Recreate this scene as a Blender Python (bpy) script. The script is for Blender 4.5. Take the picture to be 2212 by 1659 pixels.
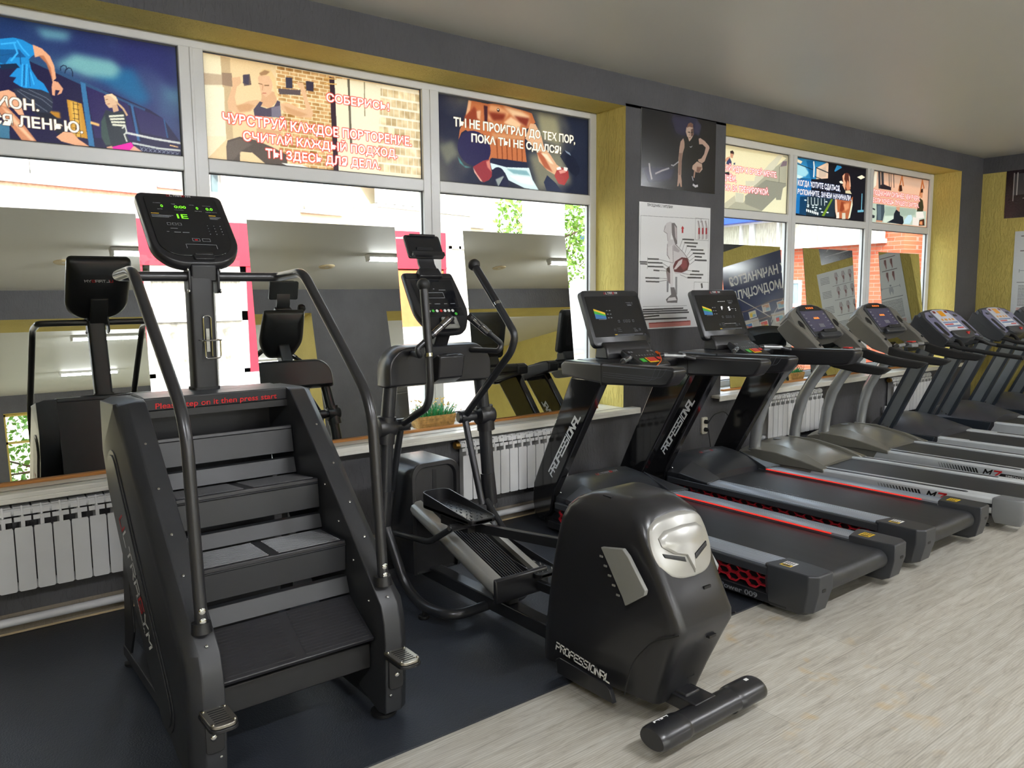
import bpy, bmesh, math, random
import numpy as np
from mathutils import Vector, Matrix
PI=math.pi
SC=bpy.context.scene
COL=SC.collection
for o in list(bpy.data.objects): bpy.data.objects.remove(o)
# ---------------------------------------------------------------- camera
cam=bpy.data.cameras.new('camera'); camo=bpy.data.objects.new('camera',cam); COL.objects.link(camo)
cam.sensor_width=36.0; cam.lens=36*1702.68/2212; cam.clip_end=200; cam.clip_start=.05
CYAW,CPIT,CROL=0.664625,-0.114592,-0.0081781
_f=Vector((math.sin(CYAW)*math.cos(CPIT),math.cos(CYAW)*math.cos(CPIT),math.sin(CPIT)))
_r=Vector((math.cos(CYAW),-math.sin(CYAW),0)); _u=_r.cross(_f)
_r2=_r*math.cos(CROL)+_u*math.sin(CROL); _u2=_u*math.cos(CROL)-_r*math.sin(CROL)
camo.matrix_world=Matrix(((_r2.x,_u2.x,-_f.x,0),(_r2.y,_u2.y,-_f.y,-4.42),(_r2.z,_u2.z,-_f.z,1.64),(0,0,0,1)))
SC.camera=camo
# ---------------------------------------------------------------- view, world, sun
vs=SC.view_settings; vs.view_transform='Standard'; vs.look='None'; vs.gamma=1; vs.use_curve_mapping=False; vs.exposure=EXPOSURE=0.75
cy=SC.cycles; cy.max_bounces=9; cy.diffuse_bounces=5; cy.glossy_bounces=5; cy.transmission_bounces=6; cy.transparent_max_bounces=12; cy.caustics_reflective=False; cy.caustics_refractive=False; cy.sample_clamp_indirect=6
W=bpy.data.worlds.new('world'); SC.world=W; W.use_nodes=True
_n=W.node_tree.nodes; _l=W.node_tree.links
_bg=_n['Background']; _sky=_n.new('ShaderNodeTexSky'); _sky.sky_type='NISHITA'; _sky.sun_disc=False; _sky.sun_elevation=math.radians(48); _sky.sun_rotation=math.radians(200); _sky.air_density=1.6; _sky.dust_density=3.0
_mx=_n.new('ShaderNodeMix'); _mx.data_type='RGBA'; _mx.inputs['Factor'].default_value=.55
_l.new(_sky.outputs[0],_mx.inputs['A']); _mx.inputs['B'].default_value=(3.0,3.1,3.3,1)
_l.new(_mx.outputs['Result'],_bg.inputs[0]); _bg.inputs[1].default_value=WORLD=0.85
_s=bpy.data.lights.new('sun','SUN'); _s.energy=SUN=3.8; _s.angle=math.radians(.6); _s.color=(1,.95,.86)
suno=bpy.data.objects.new('sun',_s); COL.objects.link(suno)
suno.rotation_euler=Vector((.46,.60,-.66)).to_track_quat('-Z','Y').to_euler()
TUBE_STRENGTH=185.0
# ---------------------------------------------------------------- materials
def lin(h):
    if isinstance(h,str):
        h=h.lstrip('#'); c=[int(h[i:i+2],16)/255 for i in (0,2,4)]
    else: c=h
    return tuple(((v+.055)/1.055)**2.4 if v>.04045 else v/12.92 for v in c)
MATS={}
def mat(name,col,rough=.5,metal=0,spec=.5,var=.08,vscale=8,bump=0,bscale=200,coat=0,emit=None,estr=0,stretch=None,rvar=0,trans=0):
    m=bpy.data.materials.new(name); m.use_nodes=True; MATS[name]=m
    N=m.node_tree.nodes; L=m.node_tree.links; p=N['Principled BSDF']
    c=lin(col); p.inputs['Roughness'].default_value=rough; p.inputs['Metallic'].default_value=metal
    p.inputs['Specular IOR Level'].default_value=spec; p.inputs['Coat Weight'].default_value=coat
    if trans: p.inputs['Transmission Weight'].default_value=trans
    tc=N.new('ShaderNodeTexCoord'); mp=N.new('ShaderNodeMapping'); L.new(tc.outputs['Object'],mp.inputs[0])
    if stretch: mp.inputs['Scale'].default_value=stretch
    nz=N.new('ShaderNodeTexNoise'); nz.inputs['Scale'].default_value=vscale; nz.inputs['Detail'].default_value=4; L.new(mp.outputs[0],nz.inputs['Vector'])
    rp=N.new('ShaderNodeValToRGB'); rp.color_ramp.elements[0].position=.3; rp.color_ramp.elements[1].position=.7
    rp.color_ramp.elements[0].color=tuple(v*(1-var) for v in c)+(1,); rp.color_ramp.elements[1].color=tuple(min(1,v*(1+var)) for v in c)+(1,)
    L.new(nz.outputs['Fac'],rp.inputs[0]); L.new(rp.outputs[0],p.inputs['Base Color'])
    if rvar:
        mr=N.new('ShaderNodeMapRange'); L.new(nz.outputs['Fac'],mr.inputs[0]); mr.inputs['To Min'].default_value=rough-rvar; mr.inputs['To Max'].default_value=rough+rvar; L.new(mr.outputs[0],p.inputs['Roughness'])
    if bump:
        n2=N.new('ShaderNodeTexNoise'); n2.inputs['Scale'].default_value=bscale; n2.inputs['Detail'].default_value=3; L.new(mp.outputs[0],n2.inputs['Vector'])
        b=N.new('ShaderNodeBump'); b.inputs['Strength'].default_value=min(1,bump); b.inputs['Distance'].default_value=.002; L.new(n2.outputs['Fac'],b.inputs['Height']); L.new(b.outputs[0],p.inputs['Normal'])
    if emit:
        p.inputs['Emission Color'].default_value=lin(emit)+(1,); p.inputs['Emission Strength'].default_value=estr
    return m
def G(n): return MATS[n]
# ---------------------------------------------------------------- mesh builder
def v3(p): return Vector(p)
def fillet(pts,r,k=5):
    """round the inner corners of a polyline"""
    P=[Vector(p) for p in pts]; out=[P[0]]
    for i in range(1,len(P)-1):
        a,b,c=P[i-1],P[i],P[i+1]; d1=(a-b); d2=(c-b); rr=r[i-1] if isinstance(r,(list,tuple)) else r
        t=min(rr,d1.length*.48,d2.length*.48); s=b+d1.normalized()*t; e=b+d2.normalized()*t
        for j in range(k+1):
            q=j/k; out.append(s*(1-q)**2+b*2*q*(1-q)+e*q*q)
    out.append(P[-1]); return out
def rrect(w,h,r,n=5,cx=0,cy=0):
    """rounded rectangle outline, counter clockwise"""
    o=[]; rs=r if isinstance(r,(list,tuple)) else (r,)*4
    for i,(sx,sy) in enumerate(((1,1),(-1,1),(-1,-1),(1,-1))):
        q=max(1e-4,rs[i]); x=cx+sx*(w/2-q); y=cy+sy*(h/2-q)
        for j in range(n+1):
            a=PI/2*(i+j/n); o.append((x+q*math.cos(a),y+q*math.sin(a)))
    return o
class MB:
    def __init__(s): s.bm=bmesh.new(); s.m=0; s.X=None
    def _f(s,vs):
        try:
            f=s.bm.faces.new(vs); f.material_index=s.m; return f
        except ValueError: return None
    def _v(s,p):
        p=Vector(p)
        if s.X is not None: p=s.X@p
        return s.bm.verts.new(p)
    def box(s,x0,x1,y0,y1,z0,z1):
        v=[s._v((x,y,z)) for z in (z0,z1) for y in (y0,y1) for x in (x0,x1)]
        for q in ((0,2,3,1),(4,5,7,6),(0,1,5,4),(2,6,7,3),(0,4,6,2),(1,3,7,5)): s._f([v[i] for i in q])
        return s
    def prism(s,poly,ax,a,b):
        def P(q,t): return {'x':(t,q[0],q[1]),'y':(q[0],t,q[1]),'z':(q[0],q[1],t)}[ax]
        A=[s._v(P(q,a)) for q in poly]; B=[s._v(P(q,b)) for q in poly]; n=len(poly)
        ar=sum(poly[i][0]*poly[(i+1)%n][1]-poly[(i+1)%n][0]*poly[i][1] for i in range(n))
        fl=(ar>0)==(b>a)
        if ax=='y': fl=not fl
        s._f(A[::-1] if fl else A); s._f(B if fl else B[::-1])
        for i in range(n):
            j=(i+1)%n; q=[A[i],A[j],B[j],B[i]]; s._f(q if fl else q[::-1])
        return s
    def loft(s,rings,cap=True,closed=True):
        R=[[s._v(p) for p in r] for r in rings]; n=len(R[0])
        for a,b in zip(R,R[1:]):
            for i in range(n if closed else n-1):
                j=(i+1)%n; s._f([a[i],a[j],b[j],b[i]])
        if cap and closed: s._f(R[0][::-1]); s._f(R[-1])
        return s
    def tube(s,pts,r,n=12,cap=True,flat=None,up=None):
        P=[Vector(p) for p in pts]; m=len(P); rad=r if isinstance(r,(list,tuple)) else [r]*m
        T=[(P[min(i+1,m-1)]-P[max(i-1,0)]).normalized() for i in range(m)]
        ref=Vector(up) if up else (Vector((0,0,1)) if abs(T[0].z)<.9 else Vector((0,1,0)))
        N=(ref-T[0]*ref.dot(T[0])).normalized(); rings=[]
        for i in range(m):
            N=(N-T[i]*N.dot(T[i])).normalized(); B=T[i].cross(N)
            if flat: rings.append([P[i]+N*(q[1])+B*(q[0]) for q in flat])
            else: rings.append([P[i]+(N*math.cos(2*PI*k/n)+B*math.sin(2*PI*k/n))*rad[i] for k in range(n)])
        return s.loft(rings,cap)
    def cyl(s,p0,p1,r,r1=None,n=24): return s.tube([p0,p1],[r,r if r1 is None else r1],n)
    def lathe(s,prof,c=(0,0,0),ax='z',n=28,sc=(1,1)):
        rings=[]
        for r,h in prof:
            ring=[]
            for k in range(n):
                a=2*PI*k/n; x,y=r*math.cos(a)*sc[0],r*math.sin(a)*sc[1]
                p={'z':(x,y,h),'x':(h,x,y),'y':(y,h,x)}[ax]; ring.append(Vector(p)+Vector(c))
            rings.append(ring)
        return s.loft(rings)
    def sph(s,c,r,n=16,m=10):
        rr=r if isinstance(r,(list,tuple)) else (r,r,r); rings=[]
        for i in range(1,m):
            t=PI*i/m-PI/2; rings.append([(c[0]+rr[0]*math.cos(t)*math.cos(2*PI*k/n),c[1]+rr[1]*math.cos(t)*math.sin(2*PI*k/n),c[2]+rr[2]*math.sin(t)) for k in range(n)])
        return s.loft(rings)
    def quad(s,a,b,c,d): s._f([s._v(p) for p in (a,b,c,d)]); return s
    def poly(s,pts): s._f([s._v(p) for p in pts]); return s
def setp(o,label=None,cat=None,group=None,kind=None):
    if label: o['label']=label
    if cat: o['category']=cat
    if group: o['group']=group
    if kind: o['kind']=kind
    return o
def empty(name,loc,label=None,cat=None,group=None,kind=None):
    o=bpy.data.objects.new(name,None); COL.objects.link(o); o.location=loc; o.empty_display_size=.1
    return setp(o,label,cat,group,kind)
def base(par):
    v=Vector((0,0,0))
    while par is not None: v+=Vector(par.location); par=par.parent
    return v
def obj(name,mb,mats,parent=None,bev=0,seg=2,smooth=38,label=None,cat=None,group=None,kind=None,fix=True,at=None):
    me=bpy.data.meshes.new(name); bm=mb.bm
    if fix: bmesh.ops.recalc_face_normals(bm,faces=bm.faces)
    off=base(parent)
    if at is not None: off=off+Vector(at)
    if off.length>0: bmesh.ops.translate(bm,verts=bm.verts,vec=-off)
    bm.to_mesh(me); bm.free()
    for m in (mats if isinstance(mats,(list,tuple)) else [mats]): me.materials.append(G(m) if isinstance(m,str) else m)
    o=bpy.data.objects.new(name,me); COL.objects.link(o)
    if parent: o.parent=parent
    if at is not None: o.location=at
    if smooth:
        me.polygons.foreach_set('use_smooth',[True]*len(me.polygons)); me.set_sharp_from_angle(angle=math.radians(smooth))
    if bev:
        b=o.modifiers.new('bevel','BEVEL'); b.width=bev; b.segments=seg; b.limit_method='ANGLE'; b.angle_limit=math.radians(35); b.harden_normals=False
    return setp(o,label,cat,group,kind)
def tree_copy(o,loc=None,parent=None):
    c=o.copy(); COL.objects.link(c)
    if parent: c.parent=parent
    if loc is not None: c.location=loc
    for ch in list(o.children): tree_copy(ch,None,c)
    return c
# ---------------------------------------------------------------- lettering
def text_tris(s,offset=0.0):
    c=bpy.data.curves.new('t','FONT'); c.body=s; c.offset=offset; c.resolution_u=4
    o=bpy.data.objects.new('t',c); COL.objects.link(o)
    dg=bpy.context.evaluated_depsgraph_get(); dg.update(); m=o.evaluated_get(dg).to_mesh(); m.calc_loop_triangles()
    v=np.array([q.co[:2] for q in m.vertices]); t=np.array([q.vertices[:] for q in m.loop_triangles])
    bpy.data.objects.remove(o); bpy.data.curves.remove(c); return v,t
def text(name,s,org,right,up,h,m,parent,width=None,offset=0,shear=0,label=None):
    """flat printed lettering: org = lower left corner, h = capital height"""
    v,t=text_tris(s,offset); cap=.73; x0=v[:,0].min(); x1=v[:,0].max()
    k=h/cap; kx=k if width is None else width/(x1-x0)
    R=Vector(right).normalized(); U=Vector(up).normalized(); O=Vector(org); mb=MB()
    vs=[mb._v(O+R*((p[0]-x0)*kx+shear*p[1]*k)+U*(p[1]*k)) for p in v]
    for q in t: mb._f([vs[i] for i in q])
    return obj(name,mb,m,parent,smooth=0,fix=False,label=label)
TECH={'P':[[(0,0),(0,.55)],[(0,1),(1,1),(1,.45),(.25,.45)]],'R':[[(0,0),(0,.62)],[(0,1),(1,1),(1,.5),(.25,.5)],[(.5,.5),(1,0)]],'O':[[(0,0),(0,1),(1,1),(1,0),(0,0)]],
'F':[[(0,0),(0,1),(1,1)],[(0,.5),(.85,.5)]],'E':[[(1,0),(0,0),(0,1),(1,1)],[(0,.5),(.9,.5)]],'S':[[(0,0),(1,0),(1,.5),(0,.5),(0,1),(1,1)]],'I':[[(.5,0),(.5,1)]],
'N':[[(0,0),(0,1),(1,0),(1,1)]],'A':[[(0,0),(0,.6)],[(0,1),(1,1),(1,0)],[(.3,.42),(1,.42)]],'L':[[(0,1),(0,0),(1,0)]],'U':[[(0,1),(0,0),(1,0),(1,1)]],'T':[[(0,1),(1,1)],[(.5,1),(.5,0)]],
'G':[[(1,1),(0,1),(0,0),(1,0),(1,.5),(.5,.5)]],'Y':[[(0,1),(.5,.5),(1,1)],[(.5,.5),(.5,0)]],'M':[[(0,0),(0,1),(.5,.4),(1,1),(1,0)]],'7':[[(0,1),(1,1),(.4,0)]]}
def tech(mb,s,org,right,up,h,w=.75,gap=.32,th=.16,shear=.25,cols=None):
    """squared technical lettering made of flat strokes"""
    R=Vector(right).normalized(); U=Vector(up).normalized(); O=Vector(org); x=0
    for i,ch in enumerate(s):
        lw=w*(.35 if ch=='I' else 1.0)
        if cols: mb.m=cols[i]
        for st in TECH.get(ch,[]):
            pts=[(x+(p[0]-(.5 if ch=='I' else 0))*lw+(lw*.5 if ch=='I' else 0),p[1]) for p in st]
            for a,b in zip(pts,pts[1:]):
                a=Vector(a); b=Vector(b); d=(b-a).normalized(); n=Vector((-d.y,d.x))*th/2; e=d*th/2
                q=[a-e-n,b+e-n,b+e+n,a-e+n]
                mb.quad(*[O+R*((p.x+shear*p.y)*h)+U*(p.y*h) for p in q])
        x+=lw+gap
    return x*h
ART={
 'f1':[
  ('b','grad','#123a66','#2c2a5c'),
  ('b','noise','#5f93a0',0.9,0.55,0.42),
  ('p','#262a5e',60,[784,-9,986,2,994,397,901,226,824,195]),
  ('p','#1d5c86',50,[687,356,838,251,895,512,861,586,758,443]),
  ('p','#6fa3a6',40,[580,338,648,208,773,216,801,281,775,368,686,386,619,338]),
  ('p','#5c8ea0',40,[534,39,644,32,625,107,548,119]),
  ('p','#1f1b3c',0,[415,362,500,299,628,423,771,507,892,607,939,672,996,866,1000,996,397,1017]),
  ('p','#2b4a6e',0,[500,299,585,359,685,447,825,566,877,604,873,629,770,554,672,474,584,396,502,326]),
  ('p','#2a2150',0,[678,472,815,577,841,899,696,914]),
  ('p','#2a2452',0,[836,594,939,672,951,846,856,824]),
  ('l','#15203a',3,[599,368,600,338,609,320,617,324,620,352]),
  ('l','#15203a',3,[612,385,616,354,625,335,633,340,637,368,636,405]),
  ('p','#356d98',0,[660,441,676,450,693,992,674,989]),
  ('p','#315f8c',0,[824,574,833,587,851,904,841,899]),
  ('p','#2c557f',0,[939,672,945,686,954,845,949,846]),
  ('p','#c08a30',0,[612,607,660,629,672,928,621,919]),
  ('p','#e0b050',14,[623,619,646,626,652,918,630,917]),
  ('l','#4a2f18',2,[631,638,651,643]),
  ('l','#4a2f18',2,[630,680,650,685]),
  ('l','#4a2f18',2,[629,722,649,727]),
  ('l','#4a2f18',2,[628,763,648,768]),
  ('l','#4a2f18',2,[627,805,647,810]),
  ('l','#4a2f18',2,[626,847,645,852]),
  ('l','#4a2f18',2,[625,888,644,894]),
  ('l','#4a2f18',2,[632,623,635,923]),
  ('l','#4a2f18',2,[646,626,649,927]),
  ('p','#b07a28',8,[554,723,587,727,588,779,561,773]),
  ('p','#e9b46a',4,[685,772,714,787,713,810,684,795]),
  ('p','#41708a',0,[401,858,429,878,427,994,397,995]),
  ('p','#1f86c8',0,[420,184,462,154,488,161,521,197,523,260,503,312,508,396,525,469,543,499,558,574,488,563,470,548,450,519,461,479,440,480,466,398,414,419]),
  ('p','#14578f',0,[418,269,476,245,495,301,447,321,430,384,415,376]),
  ('p','#12263f',0,[415,391,464,363,474,395,418,432]),
  ('l','#3aa9ea',5,[472,175,486,233,504,283]),
  ('l','#3aa9ea',5,[461,194,470,276,449,348]),
  ('l','#3aa9ea',4,[483,363,475,546]),
  ('l','#3aa9ea',4,[496,358,488,548]),
  ('l','#3aa9ea',4,[505,419,513,517]),
  ('l','#3aa9ea',5,[424,224,467,192]),
  ('l','#0f4c80',3,[478,251,477,365]),
  ('l','#0f4c80',3,[488,368,482,536]),
  ('l','#0f4c80',3,[501,385,501,537]),
  ('l','#0f4c80',3,[417,319,456,288]),
  ('p','#e2a27a',0,[518,187,546,207,569,263,580,338,583,440,571,474,566,359,544,266,522,290]),
  ('p','#b56e4a',6,[533,270,550,264,569,358,572,467,565,403,556,326]),
  ('p','#dc9c78',0,[572,467,588,468,603,521,597,561,582,584,592,540,578,538,575,591,567,586,567,520]),
  ('p','#2c3140',0,[448,577,488,556,534,554,558,574,568,630,565,705,553,745,509,752,462,651]),
  ('l','#6c7280',2,[469,577,534,634,563,691]),
  ('l','#6c7280',2,[496,567,546,615,566,652]),
  ('l','#6c7280',2,[461,587,517,684,548,732]),
  ('p','#e5a680',0,[408,613,435,589,452,611,466,686,476,784,460,789,441,730,404,749]),
  ('p','#c98560',0,[405,721,428,735,467,845,508,994,465,1006,439,904,403,785]),
  ('p','#f0b890',8,[410,733,435,775,485,942,503,988,492,997,447,873]),
  ('p','#20222e',0,[504,746,559,744,590,801,613,899,587,936,550,850]),
  ('p','#e3a47c',0,[570,941,594,890,622,889,643,944,676,996,636,999,586,974]),
  ('p','#d8b08c',0,[735,535,756,511,774,522,782,557,778,597,769,624,750,637,739,603]),
  ('p','#e9c9a0',0,[741,522,763,506,777,532,782,581,773,560,759,531]),
  ('l','#caa47a',7,[776,575,799,629,810,680]),
  ('l','#7a5038',2,[740,568,748,561]),
  ('l','#a05040',2,[744,605,753,598]),
  ('p','#caa080',0,[760,611,778,597,783,650,764,671]),
  ('p','#2b3036',0,[738,657,767,670,798,645,806,697,805,853,816,921,754,976,733,982,717,909,720,762]),
  ('p','#394b46',0,[720,762,734,704,742,871,748,962,730,967,717,893]),
  ('l','#d8d4be',7,[750,710,797,688]),
  ('l','#d8d4be',7,[753,734,798,717]),
  ('l','#d8d4be',7,[756,758,800,747]),
  ('l','#d8d4be',7,[759,782,801,776]),
  ('l','#c9c8ba',5,[791,803,801,777,806,838,796,856,804,917]),
  ('p','#e0199a',0,[748,982,819,920,828,958,811,997,756,999]),
  ('p','#dca486',0,[811,997,828,950,858,998]),
  ('p','#d8a080',0,[733,986,751,969,755,996,735,997]),
  ('l','#c6c6c0',8,[803,839,902,867,998,882]),
  ('l','#b9bab5',7,[825,927,916,951,995,952]),
  ('l','#8a92a0',2,[850,952,858,990]),
  ('l','#8a92a0',2,[862,953,849,988]),
  ('l','#8a92a0',2,[865,955,874,990]),
  ('l','#8a92a0',2,[878,955,864,989]),
  ('l','#8a92a0',2,[881,957,890,990]),
  ('l','#8a92a0',2,[894,958,880,990]),
  ('l','#8a92a0',2,[897,959,906,990]),
  ('l','#8a92a0',2,[910,960,896,991]),
  ('l','#8a92a0',2,[913,962,922,990]),
  ('l','#8a92a0',2,[926,963,912,992]),
  ('l','#8a92a0',2,[929,964,938,990]),
  ('l','#8a92a0',2,[942,965,928,993]),
  ('l','#8a92a0',2,[945,967,954,990]),
  ('l','#8a92a0',2,[958,968,944,994]),
  ('l','#8a92a0',2,[961,969,971,991]),
  ('l','#8a92a0',2,[974,970,961,995]),
  ('l','#8a92a0',2,[978,972,987,991]),
  ('l','#8a92a0',2,[991,973,977,996]),
  ('l','#f0c080',4,[959,912,987,921]),
  ('t', 'ПИОН.', '#f7f2dc', [356, 738, 523, 89], '#4a2a20', 3),
  ('t', 'СЯ ЛЕНЬЮ.', '#f7f2dc', [373, 884, 658, 92], '#4a2a20', 3),
 ],
 'f2':[
  ('b','fill','#e8c99a'),
  ('b','brick','#c99a62','#f3dcb0',300,0,640,1000,26,9),
  ('p','#efe0bb',0,[-4,8,76,12,92,764,3,993]),
  ('p','#c9ad84',0,[70,10,109,13,106,790,79,797]),
  ('p','#c4ac8e',6,[-2,193,75,182,75,279,-3,307]),
  ('p','#eee6c6',4,[1,306,79,297,77,768,-1,789]),
  ('p','#f0e2c0',0,[564,26,993,0,998,995,564,1003]),
  ('b','brick','#dcc295','#f4e8cc',770,30,1000,960,9,8),
  ('p','#f1e4c4',10,[638,30,794,38,776,622,639,702]),
  ('p','#3a2830',0,[540,24,564,26,571,1002,546,1007]),
  ('l','#6b6150',11,[632,22,634,485,636,769]),
  ('l','#8f8262',5,[710,20,708,376]),
  ('l','#d9a860',5,[517,49,573,36]),
  ('l','#d9a860',5,[516,102,573,90]),
  ('p','#e9cfa0',30,[210,389,331,349,312,663,205,662]),
  ('p','#6d5a52',0,[157,160,187,134,192,236,161,257]),
  ('p','#4b4350',0,[159,150,185,135,181,240,157,234]),
  ('p','#3d3a48',0,[340,106,370,99,370,207,340,213]),
  ('p','#3c3440',0,[430,108,466,105,464,205,431,206]),
  ('p','#5d5050',0,[306,230,405,210,404,262,310,285]),
  ('p','#9b8068',0,[73,163,113,153,114,284,73,280]),
  ('p','#e0b288',0,[112,197,146,174,151,231,131,278,121,380,127,467,171,403,211,374,237,381,209,440,182,499,130,530,93,507,90,430,115,264]),
  ('p','#cf9d70',8,[123,458,175,421,201,433,182,489,139,517]),
  ('p','#e0b288',0,[385,135,418,133,430,232,438,313,460,431,450,477,398,487,343,468,316,436,313,375,354,362,409,406,428,400,415,279,403,190]),
  ('p','#cf9d70',8,[326,392,385,424,436,449,398,484,343,463]),
  ('p','#d9a87e',0,[230,262,292,271,299,359,267,441,223,425,233,342]),
  ('p','#e3b48c',0,[220,156,233,111,273,96,282,203,274,287,251,335,230,293]),
  ('p','#e8c48c',0,[224,125,243,63,274,55,295,128,297,238,309,336,291,301,282,183,268,118,233,131]),
  ('p','#a9805a',6,[227,109,251,69,273,76,259,111,233,131]),
  ('l','#7a5638',3,[222,210,238,215]),
  ('l','#7a5638',4,[248,221,266,214]),
  ('l','#c0705a',4,[238,300,252,295]),
  ('l','#c68f68',3,[241,218,237,270]),
  ('p','#534a58',0,[224,385,237,391,227,434,253,446,285,415,300,349,311,356,315,518,199,533,196,474]),
  ('p','#7d7480',0,[273,429,312,396,315,513,272,526]),
  ('p','#d6a67a',0,[205,652,312,652,307,685,205,693]),
  ('p','#5c5048',0,[83,806,134,757,203,774,273,827,331,885,334,999,243,1009,183,900,132,903,130,1004,77,1001,77,867]),
  ('p','#6b5f55',10,[82,826,134,772,185,819,140,891,100,1000,79,995]),
  ('p','#efe9dc',0,[306,974,399,974,451,1011,343,1008]),
  ('t', 'СОБЕРИСЬ!', '#fdf6ea', [523, 282, 834, 85], '#e2372c', 7),
  ('t', 'ЧУВСТВУЙ КАЖДОЕ ПОВТОРЕНИЕ.', '#fdf6ea', [67, 639, 950, 97], '#e2372c', 7),
  ('t', 'СЧИТАЙ КАЖДЫЙ ПОДХОД.', '#fdf6ea', [147, 788, 872, 89], '#e2372c', 7),
  ('t', 'ТЫ ЗДЕСЬ ДЛЯ ДЕЛА.', '#fdf6ea', [240, 935, 780, 89], '#e2372c', 7),
 ],
 'f3':[
  ('b','grad','#1d1f33','#232838'),
  ('b','noise','#8d8566',0.8,0.62,0.35),
  ('p','#8c8668',60,[626,20,770,30,802,410,656,355]),
  ('p','#6a6a5c',40,[0,596,85,524,118,666,48,808]),
  ('p','#77735f',60,[565,559,797,467,877,863,640,981]),
  ('p','#b8693e',0,[184,16,220,13,301,20,375,-13,460,11,547,27,591,40,616,149,581,213,546,259,541,440,555,661,325,661,306,708,307,587,271,389,191,394,164,368,138,409,120,498,129,378,156,252,179,119]),
  ('p','#d99a6a',20,[319,23,375,22,440,88,411,175,341,231,300,192]),
  ('p','#e8bd92',24,[398,14,518,37,576,81,566,200,517,196,455,101]),
  ('p','#e6b98e',16,[450,128,517,188,507,270,402,213]),
  ('p','#7a2d1a',24,[300,106,421,102,402,187,336,215]),
  ('p','#7c3020',20,[469,105,576,107,556,221,507,173]),
  ('p','#8a3a22',20,[157,218,219,72,254,188,218,301,165,334]),
  ('p','#3b1a22',10,[278,45,301,46,299,260,281,257]),
  ('e','#2b1510',0,[369,71,9,21]),
  ('e','#f3e6d8',0,[368,65,4,9]),
  ('p','#dba478',10,[184,16,202,19,192,132,166,199,175,112]),
  ('p','#dca980',12,[232,127,259,110,254,223,236,211]),
  ('l','#8a4524',8,[354,348,362,669]),
  ('l','#8a4524',8,[387,350,394,669]),
  ('l','#8a4524',8,[420,351,426,669]),
  ('l','#8a4524',8,[453,353,459,668]),
  ('l','#8a4524',8,[487,354,492,668]),
  ('l','#8a4524',8,[521,355,525,668]),
  ('p','#c98a5c',20,[326,356,541,332,536,387,331,424]),
  ('p','#d8a67e',0,[581,169,616,167,656,301,676,441,718,523,765,642,791,673,749,776,697,731,640,633,625,518,585,428,546,367,566,254]),
  ('p','#a8583a',12,[625,527,656,501,717,689,738,750,676,698]),
  ('p','#f0d2b0',10,[651,521,697,528,744,646,718,634]),
  ('p','#a03a38',0,[765,716,802,671,850,708,856,792,823,902,780,891,749,794]),
  ('p','#d79080',6,[780,722,823,695,834,730,791,758]),
  ('p','#efe8dc',0,[765,688,791,664,802,699,770,715]),
  ('p','#e6dcd0',0,[818,663,850,670,839,719,818,705]),
  ('p','#1c2030',0,[823,442,861,470,905,544,938,651,932,729,905,777,866,723,834,645,791,533]),
  ('p','#7d8a98',0,[823,442,861,470,872,505,839,475]),
  ('p','#16203c',0,[697,795,759,885,807,999,696,1009,673,892]),
  ('e','#241f45',0,[216,575,102,210]),
  ('p','#4a8a86',8,[114,693,152,794,197,806,161,814,126,766]),
  ('p','#8c2f36',0,[206,795,269,708,306,682,315,794,333,860,305,935,272,968,241,913]),
  ('p','#e3a692',5,[206,800,232,880,268,969,250,955,214,858]),
  ('p','#c97868',8,[288,713,311,690,324,835,296,780]),
  ('p','#1a1f38',0,[315,671,419,656,555,670,565,740,418,763,315,732]),
  ('p','#cfe0de',0,[315,724,418,754,570,730,594,871,640,1009,604,997,539,990,432,911,408,818,324,800]),
  ('p','#7fa8ac',10,[418,772,554,770,579,828,466,824]),
  ('p','#e8f2f0',8,[432,849,579,846,604,942,505,924]),
  ('e','#1b1d36',0,[366,862,43,97]),
  ('p','#8f9690',10,[347,918,399,864,408,933,365,1003]),
  ('p','#191c38',0,[399,882,432,911,427,1001,365,1003]),
  ('t', 'ТЫ НЕ ПРОИГРАЛ ДО ТЕХ ПОР,', '#fff8e2', [93, 340, 902, 100], '#6b5530', 4),
  ('t', 'ПОКА ТЫ НЕ СДАЛСЯ!', '#fff8e2', [199, 496, 798, 94], '#6b5530', 4),
 ],
 'f4':[
  ('b','fill','#e4d9b0'),
  ('p','#d9cda4',0,[5,-49,253,6,892,11,875,51,254,62]),
  ('p','#a9a58e',0,[892,11,991,12,995,971,694,998,308,993,385,879,482,876,601,578,733,377,983,50]),
  ('p','#8f8d7c',6,[497,770,726,473,984,473,974,851,711,984,499,897]),
  ('p','#e3dcb6',0,[694,992,863,735,869,776,927,767,949,564,989,520,991,983]),
  ('p','#cfc8ae',0,[883,13,937,12,835,262,733,389,609,577,502,619,500,527,600,508,607,437,714,299,772,192,832,96]),
  ('p','#c9c4ac',0,[391,730,484,737,482,882,389,878]),
  ('p','#bdb69c',0,[252,944,383,777,393,878,308,993,253,989]),
  ('p','#7d6b70',0,[939,108,993,95,986,176,905,211]),
  ('l','#6d6a5c',6,[896,213,898,476]),
  ('l','#7a7868',4,[735,471,984,479]),
  ('p','#3a2a28',0,[320,90,348,72,364,102,357,148,325,145]),
  ('p','#c98f70',0,[321,123,357,126,350,195,326,189]),
  ('p','#c98f70',0,[257,272,283,199,322,173,311,237,273,268]),
  ('p','#3c4262',0,[284,266,318,191,339,254,336,310,281,300]),
  ('p','#3c4262',0,[359,272,379,256,379,290,363,293]),
  ('p','#2a2830',0,[260,438,314,416,323,471,260,483]),
  ('p','#33353c',0,[64,544,260,461,221,904,69,872]),
  ('t', 'КАЙ ИДТИ К СВОЕЙ МЕЧТЕ.', '#fff2ee', [248, 400, 869, 86], '#e83a44', 9),
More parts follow.
